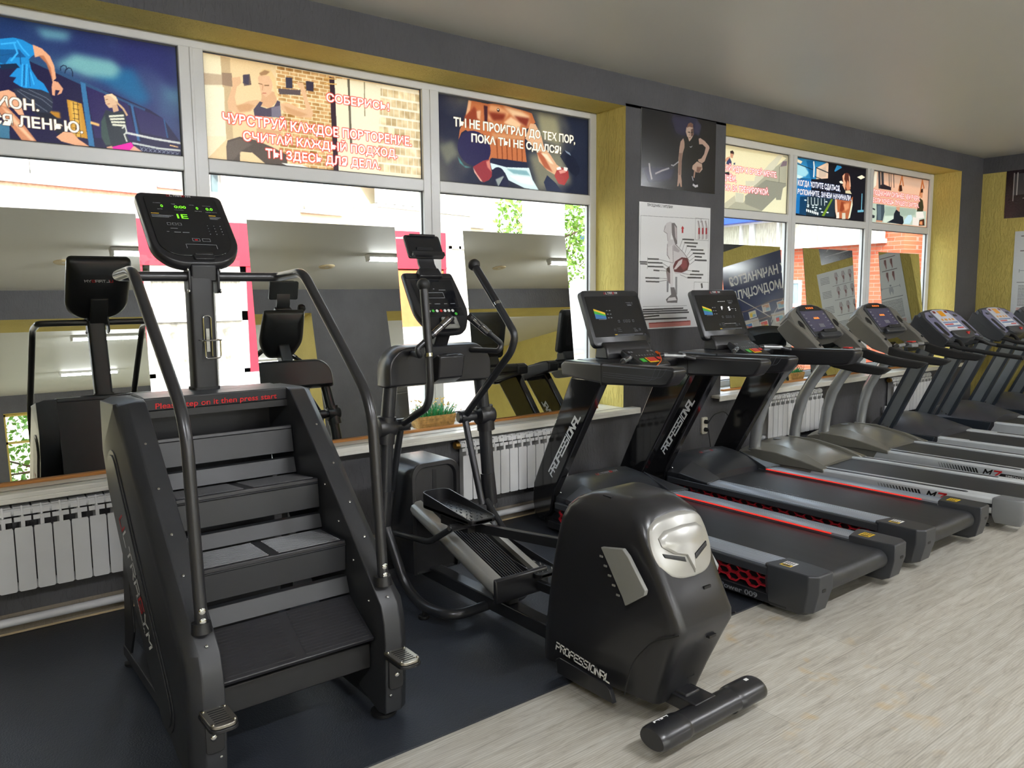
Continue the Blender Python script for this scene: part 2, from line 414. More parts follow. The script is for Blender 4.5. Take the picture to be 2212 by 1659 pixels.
  ('t', 'ДНЁМ,', '#fff2ee', [250, 559, 397, 93], '#e83a44', 9),
  ('t', 'ВКА ЗА ТРЕНИРОВКОЙ.', '#fff2ee', [252, 710, 775, 92], '#e83a44', 9),
 ],
 'f5':[
  ('b','fill','#17161d'),
  ('p','#2f7fae',0,[0,7,260,5,422,2,275,125,280,327,14,364]),
  ('p','#9fd0da',14,[3,105,118,130,176,239,133,312,8,323]),
  ('p','#cfe6e2',8,[13,294,111,317,58,363,9,358]),
  ('p','#175c8c',12,[137,33,260,5,235,336,201,328]),
  ('p','#f3dcb8',0,[3,24,88,58,67,102,2,77]),
  ('p','#e6c2a4',0,[280,124,422,2,443,15,442,281,280,327]),
  ('p','#c9b09a',20,[310,161,412,66,417,257,314,299]),
  ('l','#1a2a33',8,[275,125,445,181]),
  ('l','#1a2a33',6,[8,108,230,170]),
  ('l','#1a2a33',6,[262,287,384,322]),
  ('p','#1e70b0',0,[9,351,58,370,212,340,220,614,162,986,2,963]),
  ('p','#7cc0d8',12,[3,352,31,361,28,681,7,934]),
  ('p','#123a5a',10,[71,667,165,645,173,977,68,984]),
  ('p','#20303a',0,[165,645,547,621,558,966,157,987]),
  ('e','#e9eee6',0,[166,895,9,27]),
  ('e','#e9eee6',0,[190,902,10,27]),
  ('e','#e9eee6',0,[215,909,10,27]),
  ('e','#e9eee6',0,[241,915,9,28]),
  ('e','#e9eee6',0,[266,922,10,28]),
  ('e','#e9eee6',0,[291,929,10,28]),
  ('e','#e9eee6',0,[317,936,10,28]),
  ('l','#cfdcdc',8,[176,665,179,788]),
  ('l','#cfdcdc',8,[221,664,225,785]),
  ('l','#cfdcdc',8,[267,662,270,783]),
  ('l','#cfdcdc',8,[313,661,316,781]),
  ('l','#cfdcdc',8,[359,659,362,779]),
  ('l','#cfdcdc',8,[406,658,409,776]),
  ('e','#dfe9e6',0,[183,802,16,11]),
  ('e','#dfe9e6',0,[248,796,17,12]),
  ('e','#dfe9e6',0,[293,786,17,11]),
  ('e','#dfe9e6',0,[181,831,16,12]),
  ('e','#dfe9e6',0,[249,832,17,12]),
  ('e','#dfe9e6',0,[294,830,17,11]),
  ('e','#dfe9e6',0,[350,844,17,12]),
  ('e','#dfe9e6',0,[431,706,17,12]),
  ('e','#dfe9e6',0,[377,900,18,11]),
  ('e','#dfe9e6',0,[454,897,18,12]),
  ('e','#dfe9e6',0,[144,721,17,11]),
  ('e','#dfe9e6',0,[284,875,17,12]),
  ('l','#f0f0e6',15,[238,32,246,124,245,290]),
  ('p','#6f8c28',0,[500,643,524,647,409,970,373,967]),
  ('p','#2f86b8',0,[565,18,620,21,639,47,539,143,529,130]),
  ('p','#f3e7c8',0,[870,175,942,122,996,155,929,207]),
  ('l','#6fb0c4',12,[958,478,959,791]),
  ('l','#6fb0c4',17,[905,814,989,795]),
  ('p','#5a2f24',0,[644,212,667,155,716,122,754,145,766,219,780,354,765,471,702,459,656,369]),
  ('p','#e0a480',0,[650,196,685,143,677,251,703,307,696,453,656,369,666,314]),
  ('p','#c97d58',10,[727,257,746,284,782,415,727,455,706,382]),
  ('p','#f0e4cc',0,[605,310,635,286,666,314,661,337,624,337]),
  ('p','#d9a888',8,[742,162,762,189,781,369,763,395]),
  ('p','#b3633e',0,[554,635,597,636,658,641,758,641,818,547,817,710,797,852,769,979,589,985,560,823]),
  ('p','#e7c0a0',0,[554,642,579,646,597,855,589,978,564,860]),
  ('p','#8a3e24',16,[647,666,716,686,712,779,659,862,628,851]),
  ('p','#dd9468',18,[679,707,766,679,763,779,708,841]),
  ('p','#dfe0c0',4,[778,847,807,595,820,702,787,954,757,977]),
  ('p','#e6dccb',0,[586,880,622,867,626,981,583,986]),
  ('p','#d3c9b0',0,[666,877,715,870,719,985,669,991]),
  ('p','#d8c8a0',0,[702,459,770,440,798,504,703,505]),
  ('t', 'КОГДА ХОТИТЕ СДАТЬСЯ,', '#fff6ee', [36, 480, 625, 95], '#1d3c78', 9),
  ('t', 'ВСПОМНИТЕ, ЗАЧЕМ НАЧИНАЛИ.', '#fff6ee', [38, 632, 795, 93], '#1d3c78', 9),
 ],
 'f6':[
  ('b','fill','#e2b090'),
  ('p','#caa48a',30,[8,-9,994,-7,979,190,14,156]),
  ('p','#b9c4b0',0,[-10,623,977,658,980,972,-6,993]),
  ('p','#9fae9c',20,[230,660,786,633,768,763,239,879]),
  ('p','#cdd8c4',12,[237,843,387,824,382,961,221,979]),
  ('p','#e6dcc4',6,[38,-3,79,-12,69,276,11,358]),
  ('l','#3c3a3c',35,[110,0,128,302]),
  ('l','#3c3a3c',41,[162,-11,180,292]),
  ('l','#3c3a3c',11,[271,-33,290,273]),
  ('l','#3c3a3c',9,[303,-40,322,267]),
  ('l','#3c3a3c',11,[351,-50,370,259]),
  ('p','#2a2226',0,[141,251,192,230,321,267,323,328,133,325]),
  ('p','#404c52',0,[88,633,218,626,229,770,200,969,95,969,100,824]),
  ('p','#5d6c72',10,[104,654,166,645,177,935,125,941]),
  ('p','#c58c6a',0,[94,945,199,945,200,975,91,982]),
  ('l','#b56a3c',20,[453,306,502,12,532,193]),
  ('l','#b8683a',23,[843,342,876,28,912,176]),
  ('p','#3a2018',0,[460,206,503,186,520,307,465,329]),
  ('p','#3a2018',0,[860,211,895,192,899,281,854,340]),
  ('p','#c9845c',0,[852,289,893,269,892,385,851,392]),
  ('p','#3a3624',0,[845,393,901,436,925,575,917,666,799,682,817,551]),
  ('p','#e8ddd0',0,[788,696,918,673,947,793,865,822,794,811]),
  ('p','#e4d8cc',0,[735,806,853,817,849,979,731,973]),
  ('p','#4a2a1c',0,[855,856,949,819,961,961,848,973]),
  ('p','#d98c5c',0,[868,880,915,875,919,952,859,946]),
  ('p','#bcd6dc',0,[578,888,642,779,704,765,725,845,684,952,570,965]),
  ('p','#1c2028',0,[425,695,493,735,496,798,553,828,569,940,549,986,393,972,274,973,389,886,391,786]),
  ('p','#cf9678',0,[423,645,489,636,482,737,431,694]),
  ('p','#2d3236',0,[-2,837,71,863,62,913,1,908]),
  ('l','#2a2c30',12,[-6,718,66,744]),
  ('t', 'ПОДНАЖМИ СИЛЬНЕЕ, ЧЕМ ВЧЕРА,', '#fff0e6', [33, 461, 848, 100], '#d8202c', 10),
  ('t', 'ЕСЛИ ХОЧЕШЬ ЛУЧШЕГО ЗАВТРА.', '#fff0e6', [30, 602, 837, 88], '#d8202c', 10),
 ],
 'd1':[
  ('b','grad','#16161c','#1a181c'),
  ('p','#2b2a44',90,[355,11,723,-4,788,161,653,287,431,268]),
  ('p','#2a2a46',70,[11,752,437,693,397,880,87,953]),
  ('p','#3a3950',40,[709,13,786,87,751,241,689,178]),
  ('p','#c4a897',0,[580,147,613,119,673,130,682,224,653,287,624,329,593,269,573,207]),
  ('p','#6a5048',10,[643,165,681,136,679,239,645,260]),
  ('p','#7d5a4c',0,[583,154,605,92,638,71,672,86,673,137,620,132]),
  ('l','#2a201e',7,[603,205,629,204]),
  ('l','#2a201e',7,[644,205,667,197]),
  ('l','#8d5a50',6,[619,279,642,275]),
  ('l','#8d6a5a',6,[631,211,626,248]),
  ('p','#191818',0,[556,297,600,267,624,336,668,285,690,237,751,263,769,357,771,505,749,568,668,683,548,700,531,570,558,420]),
  ('p','#b59584',0,[541,299,557,348,558,420,537,496,524,608,520,813,528,864,533,951,515,953,499,896,485,949,467,952,476,833,480,578,492,431,505,349]),
  ('p','#8d6f62',12,[486,504,530,498,512,792,487,796]),
  ('p','#c0a090',0,[752,271,774,256,837,286,900,343,909,371,872,475,842,562,804,597,757,581,749,553,795,531,833,466,854,373,807,336,761,343]),
  ('p','#c8a896',0,[675,645,734,581,804,605,813,678,776,728,722,728,668,691]),
  ('p','#8a6658',12,[736,652,805,649,768,729,729,719]),
  ('p','#1b1b20',0,[668,698,722,720,708,789,725,907,679,905,662,795]),
  ('l','#b8b4ba',10,[670,794,686,844]),
  ('l','#c4c0c4',20,[687,904,718,922,748,911]),
  ('l','#b08a7a',20,[706,715,696,798]),
  ('l','#b8b4b8',19,[102,701,113,794,135,891]),
  ('l','#aaa6aa',14,[183,817,266,767,355,726]),
  ('l','#aaa6aa',11,[387,678,416,682,480,622]),
  ('l','#c9c9cc',6,[632,397,648,402,662,385]),
 ],
 'w1':[
  ('b','fill','#dcdcdc'),
  ('l','#8a8a8a',4,[22,108,771,98,971,94,983,619]),
  ('l','#8a8a8a',4,[22,108,18,818]),
  ('l','#8a8a8a',4,[61,819,669,818]),
  ('l','#9a9a9a',4,[777,93,977,94,977,273,777,273,777,93]),
  ('l','#9a9a9a',5,[776,622,990,625,986,701,772,693,776,622]),
  ('p','#c7c3c4',0,[331,186,369,150,419,138,464,149,477,200,433,234,423,280,468,279,562,355,680,418,700,472,672,525,602,553,498,557,474,534,407,541,384,528,427,476,404,424,381,405,379,320,389,294,371,236,337,225]),
  ('p','#6b6465',0,[436,150,476,145,511,173,520,316,492,317,444,240]),
  ('p','#b9aeb0',5,[476,161,505,186,514,290,490,258]),
  ('p','#a59da0',6,[469,318,562,368,539,382,470,370]),
  ('p','#5a2328',0,[495,455,587,420,669,425,700,472,672,525,590,546,486,540,462,501]),
  ('p','#7c3a3e',14,[564,434,657,446,671,499,613,526,565,487]),
  ('p','#c8bcbc',5,[541,454,599,433,588,473,508,520,474,521]),
  ('p','#3d2c2e',0,[372,515,417,495,430,561,419,607,385,581]),
  ('p','#84787a',5,[367,528,429,554,432,640,392,620]),
  ('p','#d0cccc',0,[385,346,457,318,467,475,472,659,432,666,422,476]),
  ('l','#55504f',6,[384,320,381,405,415,437]),
  ('l','#55504f',5,[458,331,467,468]),
  ('l','#55504f',5,[492,317,609,380,693,445]),
  ('l','#55504f',4,[353,173,332,219,377,236,389,294]),
  ('p','#8a8a8c',0,[499,580,527,580,531,726,502,726]),
  ('p','#7c7c80',0,[380,613,408,620,405,705,382,705]),
  ('p','#6a6668',0,[432,666,489,666,538,759,533,793,390,791,372,764,445,725]),
  ('p','#cfcccc',5,[412,751,503,746,527,772,390,778]),
  ('p','#b01520',0,[571,187,591,165,615,185,603,188,604,222,581,223,582,188]),
  ('l','#b8b0b0',26,[820,121,833,174,830,261]),
  ('l','#a02a34',28,[834,180,835,217]),
  ('l','#55504f',5,[814,114,845,173,846,260]),
  ('l','#b8b0b0',26,[874,118,888,172,885,259]),
  ('l','#a02a34',29,[888,178,889,215]),
  ('l','#55504f',5,[869,112,900,171,900,259]),
  ('l','#b8b0b0',27,[928,116,943,169,940,257]),
  ('l','#a02a34',29,[943,176,944,213]),
  ('l','#55504f',5,[923,110,955,169,956,257]),
  ('l','#55504f',6,[861,99,856,126]),
  ('l','#4a4a4a',24,[886,639,893,667]),
  ('l','#444444',14,[594,274,759,273]),
  ('l','#444444',14,[624,300,813,300]),
  ('l','#444444',14,[660,327,790,329]),
  ('l','#444444',14,[720,356,900,355]),
  ('l','#444444',15,[750,384,920,384]),
  ('l','#444444',15,[777,411,878,413]),
  ('l','#444444',15,[778,440,952,441]),
  ('l','#444444',14,[743,531,845,533]),
  ('l','#444444',14,[714,560,904,561]),
  ('l','#444444',15,[679,586,878,587]),
  ('l','#444444',13,[123,442,265,442]),
  ('l','#444444',13,[124,470,315,471]),
  ('l','#444444',13,[124,501,329,502]),
  ('l','#444444',13,[201,530,275,533]),
  ('l','#444444',13,[94,591,274,593]),
  ('l','#444444',13,[100,619,274,622]),
  ('l','#444444',13,[17,466,108,467]),
  ('l','#444444',12,[23,481,108,482]),
  ('l','#777777',5,[594,275,555,342]),
  ('l','#777777',5,[624,304,591,367]),
  ('l','#777777',5,[660,329,632,386]),
  ('l','#777777',4,[720,358,662,406]),
  ('l','#777777',5,[750,387,680,425]),
  ('l','#777777',4,[778,413,693,452]),
  ('l','#777777',5,[778,444,706,478]),
  ('l','#777777',5,[737,530,660,526]),
  ('l','#777777',5,[708,562,602,551]),
  ('l','#777777',4,[674,589,567,563]),
  ('l','#777777',4,[265,442,461,468]),
  ('l','#777777',5,[315,471,417,508]),
  ('l','#777777',5,[329,502,384,528]),
  ('l','#777777',5,[272,531,373,534]),
  ('l','#777777',4,[274,593,385,594]),
  ('l','#777777',5,[274,620,391,607]),
  ('l','#777777',4,[118,426,114,518]),
  ('l','#3c3c3c',14,[61,843,616,839]),
  ('l','#3c3c3c',14,[61,859,682,857]),
  ('l','#3c3c3c',14,[62,876,700,874]),
  ('l','#3c3c3c',14,[62,901,280,893]),
  ('l','#3c3c3c',14,[62,921,672,921]),
  ('p','#c98078',0,[139,950,732,945,733,985,150,990]),
  ('l','#8a3a34',10,[150,953,720,948]),
  ('t', 'ПРИСЕДАНИЯ С ГАНТЕЛЯМИ', '#333333', [105, 31, 450, 21], '', 0),
 ],
}
# ---------------------------------------------------------------- printed pictures, painted on a fine grid of coloured points
def hexs(h): h=h.lstrip('#'); return np.array([int(h[i:i+2],16)/255 for i in (0,2,4)])
def blur(a,r):
    r=int(r)
    if r<1: return a
    for ax in (0,1):
        for _ in range(2):
            pad=[(0,0)]*a.ndim; pad[ax]=(r+1,r); c=np.cumsum(np.pad(a,pad,mode='edge'),axis=ax,dtype=np.float64)
            n=a.shape[ax]; hi=np.take(c,range(2*r+1,2*r+1+n),axis=ax); lo=np.take(c,range(0,n),axis=ax); a=(hi-lo)/(2*r+1)
    return a
def pmask(pts,Wd,Ht):
    """even odd fill of one polygon in pixel coordinates"""
    p=np.array(pts,float).reshape(-1,2); x0=max(0,int(p[:,0].min())-1); x1=min(Wd,int(p[:,0].max())+2); y0=max(0,int(p[:,1].min())-1); y1=min(Ht,int(p[:,1].max())+2)
    if x1<=x0 or y1<=y0: return None
    X=np.arange(x0,x1)[None,:]+.5; Y=np.arange(y0,y1)[:,None]+.5; ins=np.zeros((y1-y0,x1-x0),bool)
    q=np.roll(p,-1,axis=0)
    for (ax,ay),(bx,by) in zip(p,q):
        if ay==by: continue
        c=((ay>Y)!=(by>Y))&(X<(bx-ax)*(Y-ay)/(by-ay)+ax); ins^=c
    return ins,x0,x1,y0,y1
class Art:
    def __init__(s,w,h,seed=1): s.w=w*2; s.h=h*2; s.a=np.zeros((s.h,s.w,3)); s.rng=np.random.RandomState(seed)
    def put(s,m,col,x0,y0,soft=0):
        c=hexs(col); h,w=m.shape
        if soft>0:
            full=np.zeros((s.h,s.w)); full[y0:y0+h,x0:x0+w]=m; full=blur(full,soft)[:,:,None]; s.a=s.a*(1-full)+c*full
        else:
            v=s.a[y0:y0+h,x0:x0+w]; mm=m[:,:,None].astype(float); s.a[y0:y0+h,x0:x0+w]=v*(1-mm)+c*mm
    def polyp(s,pts,col,soft=0):
        r=pmask(pts,s.w,s.h)
        if r: s.put(r[0],col,r[1],r[3],soft)
    def sx(s,u): return u*s.w/1000
    def sy(s,v): return v*s.h/1000
    def run(s,els):
        for e in els:
            k=e[0]
            if k=='p': s.polyp([(s.sx(e[3][i]),s.sy(e[3][i+1])) for i in range(0,len(e[3]),2)],e[1],e[2]*s.w/3200)
            elif k=='e':
                u,v,ru,rv=e[3]; s.polyp([(s.sx(u+ru*math.cos(t*PI/20)),s.sy(v+rv*math.sin(t*PI/20))) for t in range(40)],e[1],e[2]*s.w/3200)
            elif k=='l': s.line(e[3],s.sx(e[2]),e[1])
            elif k=='t': s.text(*e[1:])
            elif k=='b': s.back(*e[1:])
    def line(s,f,w,col):
        P=[(s.sx(f[i]),s.sy(f[i+1])) for i in range(0,len(f),2)]
        for (ax,ay),(bx,by) in zip(P,P[1:]):
            dx,dy=bx-ax,by-ay; L=math.hypot(dx,dy) or 1; nx,ny=-dy/L*w/2,dx/L*w/2; ex,ey=dx/L*w*.3,dy/L*w*.3
            s.polyp([(ax+nx-ex,ay+ny-ey),(bx+nx+ex,by+ny+ey),(bx-nx+ex,by-ny+ey),(ax-nx-ex,ay-ny-ey)],col)
    def text(s,t,col,box,oc='',ow=0):
        u0,vb,u1,cap=box; v,tr=text_tris(t,.026); x0=v[:,0].min(); x1=v[:,0].max()
        px=np.stack([(u0+(v[:,0]-x0)/(x1-x0)*(u1-u0))*s.w/1000,(vb-v[:,1]/.73*cap)*s.h/1000],1)
        full=np.zeros((s.h,s.w),bool)
        for q in tr:
            r=pmask(px[q],s.w,s.h)
            if r: full[r[3]:r[4],r[1]:r[2]]|=r[0]
        if oc:
            b=blur(full.astype(float),max(1,ow*s.w/3200)); m=np.clip(b*6,0,1)[:,:,None]; s.a=s.a*(1-m)+hexs(oc)*m
        s.a[full]=hexs(col)
    def nz(s,cells,stretch=1.5):
        ch=max(2,int(cells*s.h/s.w*stretch)); g=s.rng.rand(ch,cells)
        yi=np.clip((np.arange(s.h)*ch//s.h),0,ch-1); xi=np.clip((np.arange(s.w)*cells//s.w),0,cells-1)
        return blur(g[yi][:,xi],s.w//cells//2)
    def back(s,op,*a):
        if op=='fill': s.a[:]=hexs(a[0])
        elif op=='grad':
            t=np.linspace(0,1,s.w)[None,:,None]; s.a[:]=hexs(a[0])*(1-t)+hexs(a[1])*t
        elif op=='noise':
            col,amt,thr,wid=a; n=s.nz(7)*.6+s.nz(16)*.28+s.nz(34)*.12; m=np.clip((n-thr+wid*.5)/wid,0,1)[:,:,None]*amt*.7; s.a=s.a*(1-m)+hexs(col)*m
        elif op=='brick':
            c1,c2,u0,v0,u1,v1,rows,cols=a; x0,x1=int(s.sx(u0)),int(s.sx(u1)); y0,y1=int(s.sy(v0)),int(s.sy(v1)); rh=(y1-y0)/rows; cw=(x1-x0)/cols
            Y=np.arange(y0,y1)[:,None]-y0; X=np.arange(x0,x1)[None,:]-x0; r=(Y/rh).astype(int); xx=X+(r%2)*cw*.5; mort=((Y%rh)<rh*.22)|((xx%cw)<cw*.1)
            tone=((np.sin(r*12.9+(xx/cw).astype(int)*78.2)*43758.5)%1)[:,:,None]*.22-.11; n=s.nz(60)[y0:y1,x0:x1,None]*.3-.15
            br=np.clip(hexs(c1)+tone+n,0,1); s.a[y0:y1,x0:x1]=np.where(mort[:,:,None],hexs(c2)+n*.4,br)
    def grain(s,amt=.03): s.a+=s.rng.randn(s.h,s.w,1)*amt; return s
    def out(s): return np.clip(s.a.reshape(s.h//2,2,s.w//2,2,3).mean(axis=(1,3)),0,1)
def picture(name,org,right,up,w,h,px,m,parent=None,**kw):
    """grid sheet whose points carry the printed colours; org = lower left"""
    H_,W_=px.shape[:2]; R=Vector(right); U=Vector(up); O=Vector(org)-base(parent)
    ii,jj=np.meshgrid(np.arange(W_),np.arange(H_)); fx=(ii/(W_-1)*w).ravel(); fy=((1-jj/(H_-1))*h).ravel()
    co=np.array(O)[None]+fx[:,None]*np.array(R)[None]+fy[:,None]*np.array(U)[None]
    a=(jj[:-1,:-1]*W_+ii[:-1,:-1]).ravel(); q=np.stack([a+W_,a+W_+1,a+1,a],1)
    me=bpy.data.meshes.new(name); me.vertices.add(len(co)); me.vertices.foreach_set('co',co.astype(np.float32).ravel())
    me.loops.add(q.size); me.loops.foreach_set('vertex_index',q.ravel().astype(np.int32)); me.polygons.add(len(q))
    me.polygons.foreach_set('loop_start',np.arange(0,q.size,4,dtype=np.int32)); me.update(calc_edges=True)
    at=me.color_attributes.new('print','FLOAT_COLOR','POINT'); l=np.where(px<=.04045,px/12.92,((px+.055)/1.055)**2.4)
    at.data.foreach_set('color',np.concatenate([l,np.ones((H_,W_,1))],2).astype(np.float32).ravel())
    me.materials.append(G(m)); o=bpy.data.objects.new(name,me); COL.objects.link(o)
    if parent: o.parent=parent
    return setp(o,**kw)
def print_mat(name,rough=.4,trans=0.0,spec=.5,gain=1.0):
    m=bpy.data.materials.new(name); m.use_nodes=True; MATS[name]=m; N=m.node_tree.nodes; L=m.node_tree.links; p=N['Principled BSDF']
    at=N.new('ShaderNodeAttribute'); at.attribute_name='print'; L.new(at.outputs['Color'],p.inputs['Base Color']); p.inputs['Roughness'].default_value=rough; p.inputs['Specular IOR Level'].default_value=spec
    if trans:
        t=N.new('ShaderNodeBsdfTranslucent'); g=N.new('ShaderNodeVectorMath'); g.operation='SCALE'; g.inputs['Scale'].default_value=gain; L.new(at.outputs['Color'],g.inputs[0]); L.new(g.outputs[0],t.inputs[0])
        mx=N.new('ShaderNodeMixShader'); mx.inputs[0].default_value=trans; L.new(p.outputs[0],mx.inputs[1]); L.new(t.outputs[0],mx.inputs[2]); L.new(mx.outputs[0],N['Material Output'].inputs[0])
    return m
# ================================================================ materials
mat('wood_floor','#c9c4b8',.34,spec=.5)
def floor_mat():
    m=G('wood_floor'); N=m.node_tree.nodes; L=m.node_tree.links; p=N['Principled BSDF']
    tc=N.new('ShaderNodeTexCoord'); br=N.new('ShaderNodeTexBrick'); br.offset=.37; br.inputs['Scale'].default_value=1; br.inputs['Brick Width'].default_value=1.29; br.inputs['Row Height'].default_value=.19; br.inputs['Mortar Size'].default_value=.0016; br.inputs['Mortar Smooth'].default_value=.2
    br.inputs['Color1'].default_value=(1,1,1,1); br.inputs['Color2'].default_value=(.86,.86,.86,1); br.inputs['Mortar'].default_value=(.45,.44,.42,1); L.new(tc.outputs['Object'],br.inputs['Vector'])
    mp=N.new('ShaderNodeMapping'); mp.inputs['Scale'].default_value=(1.6,13,1); L.new(tc.outputs['Object'],mp.inputs[0])
    ds=N.new('ShaderNodeTexNoise'); ds.inputs['Scale'].default_value=1.3; ds.inputs['Detail'].default_value=3; ds.inputs['Distortion'].default_value=2.2; L.new(mp.outputs[0],ds.inputs['Vector'])
    n1=N.new('ShaderNodeTexNoise'); n1.inputs['Scale'].default_value=2.2; n1.inputs['Detail'].default_value=9; n1.inputs['Roughness'].default_value=.68; n1.inputs['Distortion'].default_value=.9; L.new(mp.outputs[0],n1.inputs['Vector'])
    rp=N.new('ShaderNodeValToRGB'); e=rp.color_ramp.elements; e[0].position=.30; e[0].color=lin('#a9a296')+(1,); e[1].position=.62; e[1].color=lin('#d9d5ca')+(1,); q=e.new(.45); q.color=lin('#c7c1b4')+(1,); L.new(n1.outputs['Fac'],rp.inputs[0])
    # wood grain bands
    wv=N.new('ShaderNodeTexWave'); wv.wave_type='BANDS'; wv.bands_direction='Y'; wv.inputs['Scale'].default_value=2.4; wv.inputs['Distortion'].default_value=7; wv.inputs['Detail'].default_value=3; wv.inputs['Detail Scale'].default_value=.7; L.new(mp.outputs[0],wv.inputs['Vector'])
    mg=N.new('ShaderNodeMix'); mg.data_type='RGBA'; mg.blend_type='MULTIPLY'; mg.inputs['Factor'].default_value=.16; L.new(rp.outputs[0],mg.inputs['A']); L.new(wv.outputs['Color'],mg.inputs['B'])
    m2=N.new('ShaderNodeMix'); m2.data_type='RGBA'; m2.blend_type='MULTIPLY'; m2.inputs['Factor'].default_value=.55; L.new(mg.outputs['Result'],m2.inputs['A']); L.new(br.outputs['Color'],m2.inputs['B'])
    # yellow stains that stay where the floor was spilled on
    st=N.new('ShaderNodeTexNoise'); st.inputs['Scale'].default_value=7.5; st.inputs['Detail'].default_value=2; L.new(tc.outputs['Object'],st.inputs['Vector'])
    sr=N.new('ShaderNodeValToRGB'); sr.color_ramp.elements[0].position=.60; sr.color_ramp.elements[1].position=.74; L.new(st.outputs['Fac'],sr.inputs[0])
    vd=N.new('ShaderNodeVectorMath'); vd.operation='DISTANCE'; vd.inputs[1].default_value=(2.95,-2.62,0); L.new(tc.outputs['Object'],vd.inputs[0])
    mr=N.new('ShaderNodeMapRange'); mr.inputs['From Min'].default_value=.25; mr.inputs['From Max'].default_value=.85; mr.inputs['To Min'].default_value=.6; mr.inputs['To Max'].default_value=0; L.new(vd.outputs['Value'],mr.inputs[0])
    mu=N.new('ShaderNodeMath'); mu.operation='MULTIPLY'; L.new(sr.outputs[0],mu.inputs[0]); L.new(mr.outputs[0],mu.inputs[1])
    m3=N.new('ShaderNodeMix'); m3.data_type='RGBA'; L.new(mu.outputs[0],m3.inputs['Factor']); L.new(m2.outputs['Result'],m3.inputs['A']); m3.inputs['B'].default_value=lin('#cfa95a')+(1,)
    L.new(m3.outputs['Result'],p.inputs['Base Color'])
    r2=N.new('ShaderNodeMapRange'); L.new(n1.outputs['Fac'],r2.inputs[0]); r2.inputs['To Min'].default_value=.28; r2.inputs['To Max'].default_value=.46; L.new(r2.outputs[0],p.inputs['Roughness'])
    b=N.new('ShaderNodeBump'); b.inputs['Strength'].default_value=.25; b.inputs['Distance'].default_value=.001; L.new(n1.outputs['Fac'],b.inputs['Height']); L.new(b.outputs[0],p.inputs['Normal'])
floor_mat()
def rubber():
    m=mat('rubber','#2f333b',.38,spec=.6,var=.15,vscale=2.2); N=m.node_tree.nodes; L=m.node_tree.links; p=N['Principled BSDF']; tc=N['Texture Coordinate']
    n2=N.new('ShaderNodeTexNoise'); n2.inputs['Scale'].default_value=190; n2.inputs['Detail'].default_value=2; L.new(tc.outputs['Object'],n2.inputs['Vector'])
    br=N.new('ShaderNodeTexBrick'); br.offset=0; br.inputs['Scale'].default_value=1; br.inputs['Brick Width'].default_value=1.0; br.inputs['Row Height'].default_value=1.0; br.inputs['Mortar Size'].default_value=.0025; br.inputs['Color1'].default_value=(1,1,1,1); br.inputs['Color2'].default_value=(1,1,1,1); br.inputs['Mortar'].default_value=(0,0,0,1); L.new(tc.outputs['Object'],br.inputs['Vector'])
    a=N.new('ShaderNodeMath'); a.operation='ADD'; L.new(n2.outputs['Fac'],a.inputs[0]); L.new(br.outputs['Fac'],a.inputs[1])
    b=N.new('ShaderNodeBump'); b.inputs['Strength'].default_value=.75; b.inputs['Distance'].default_value=.0022; L.new(n2.outputs['Fac'],b.inputs['Height'])
    b2=N.new('ShaderNodeBump'); b2.invert=True; b2.inputs['Strength'].default_value=.8; b2.inputs['Distance'].default_value=.002; L.new(br.outputs['Fac'],b2.inputs['Height']); L.new(b.outputs[0],b2.inputs['Normal']); L.new(b2.outputs[0],p.inputs['Normal'])
rubber()
def stucco(name,col,depth,rough=.75,var=.1):
    m=mat(name,col,rough,spec=.3,var=var,vscale=3.0); N=m.node_tree.nodes; L=m.node_tree.links; p=N['Principled BSDF']; tc=N['Texture Coordinate']
    mp=N.new('ShaderNodeMapping'); mp.inputs['Scale'].default_value=(1,1,.28); L.new(tc.outputs['Object'],mp.inputs[0])
    n=N.new('ShaderNodeTexNoise'); n.inputs['Scale'].default_value=52; n.inputs['Detail'].default_value=4; n.inputs['Distortion'].default_value=.8; L.new(mp.outputs[0],n.inputs['Vector'])
    r=N.new('ShaderNodeValToRGB'); r.color_ramp.elements[0].position=.36; r.color_ramp.elements[1].position=.52; L.new(n.outputs['Fac'],r.inputs[0])
    b=N.new('ShaderNodeBump'); b.inputs['Strength'].default_value=.9; b.inputs['Distance'].default_value=depth; L.new(r.outputs[0],b.inputs['Height']); L.new(b.outputs[0],p.inputs['Normal'])
stucco('dark_plaster','#555456',.0022); stucco('yellow_plaster','#d3c06c',.0045,.7,.06); stucco('bare_plaster','#8d8375',.002)
mat('ceiling_white','#d8d6cf',.42,spec=.5,var=.015,vscale=.7); mat('pvc','#dcdcda',.3,var=.02); mat('gasket','#3a3a3a',.6); mat('sill_white','#eeebe0',.3,var=.03); mat('batten_wood','#b57a3c',.45,var=.18,vscale=12,stretch=(.6,14,14))
mat('rad_white','#dcdcdc',.32,var=.02); mat('pipe_white','#dddde0',.35); mat('brass','#b08a4a',.3,1); mat('black_plastic','#1b1b1d',.4,var=.12); mat('black_rubber','#151516',.55); mat('cream_plastic','#dcd6c4',.4)
mat('cable_cream','#c9b48e',.5); mat('tube_light','#ffffff',.4,emit='#f6f9ff',estr=TUBE_STRENGTH); mat('lamp_white','#e6e6e2',.35); mat('lamp_beige','#cdbb94',.4)
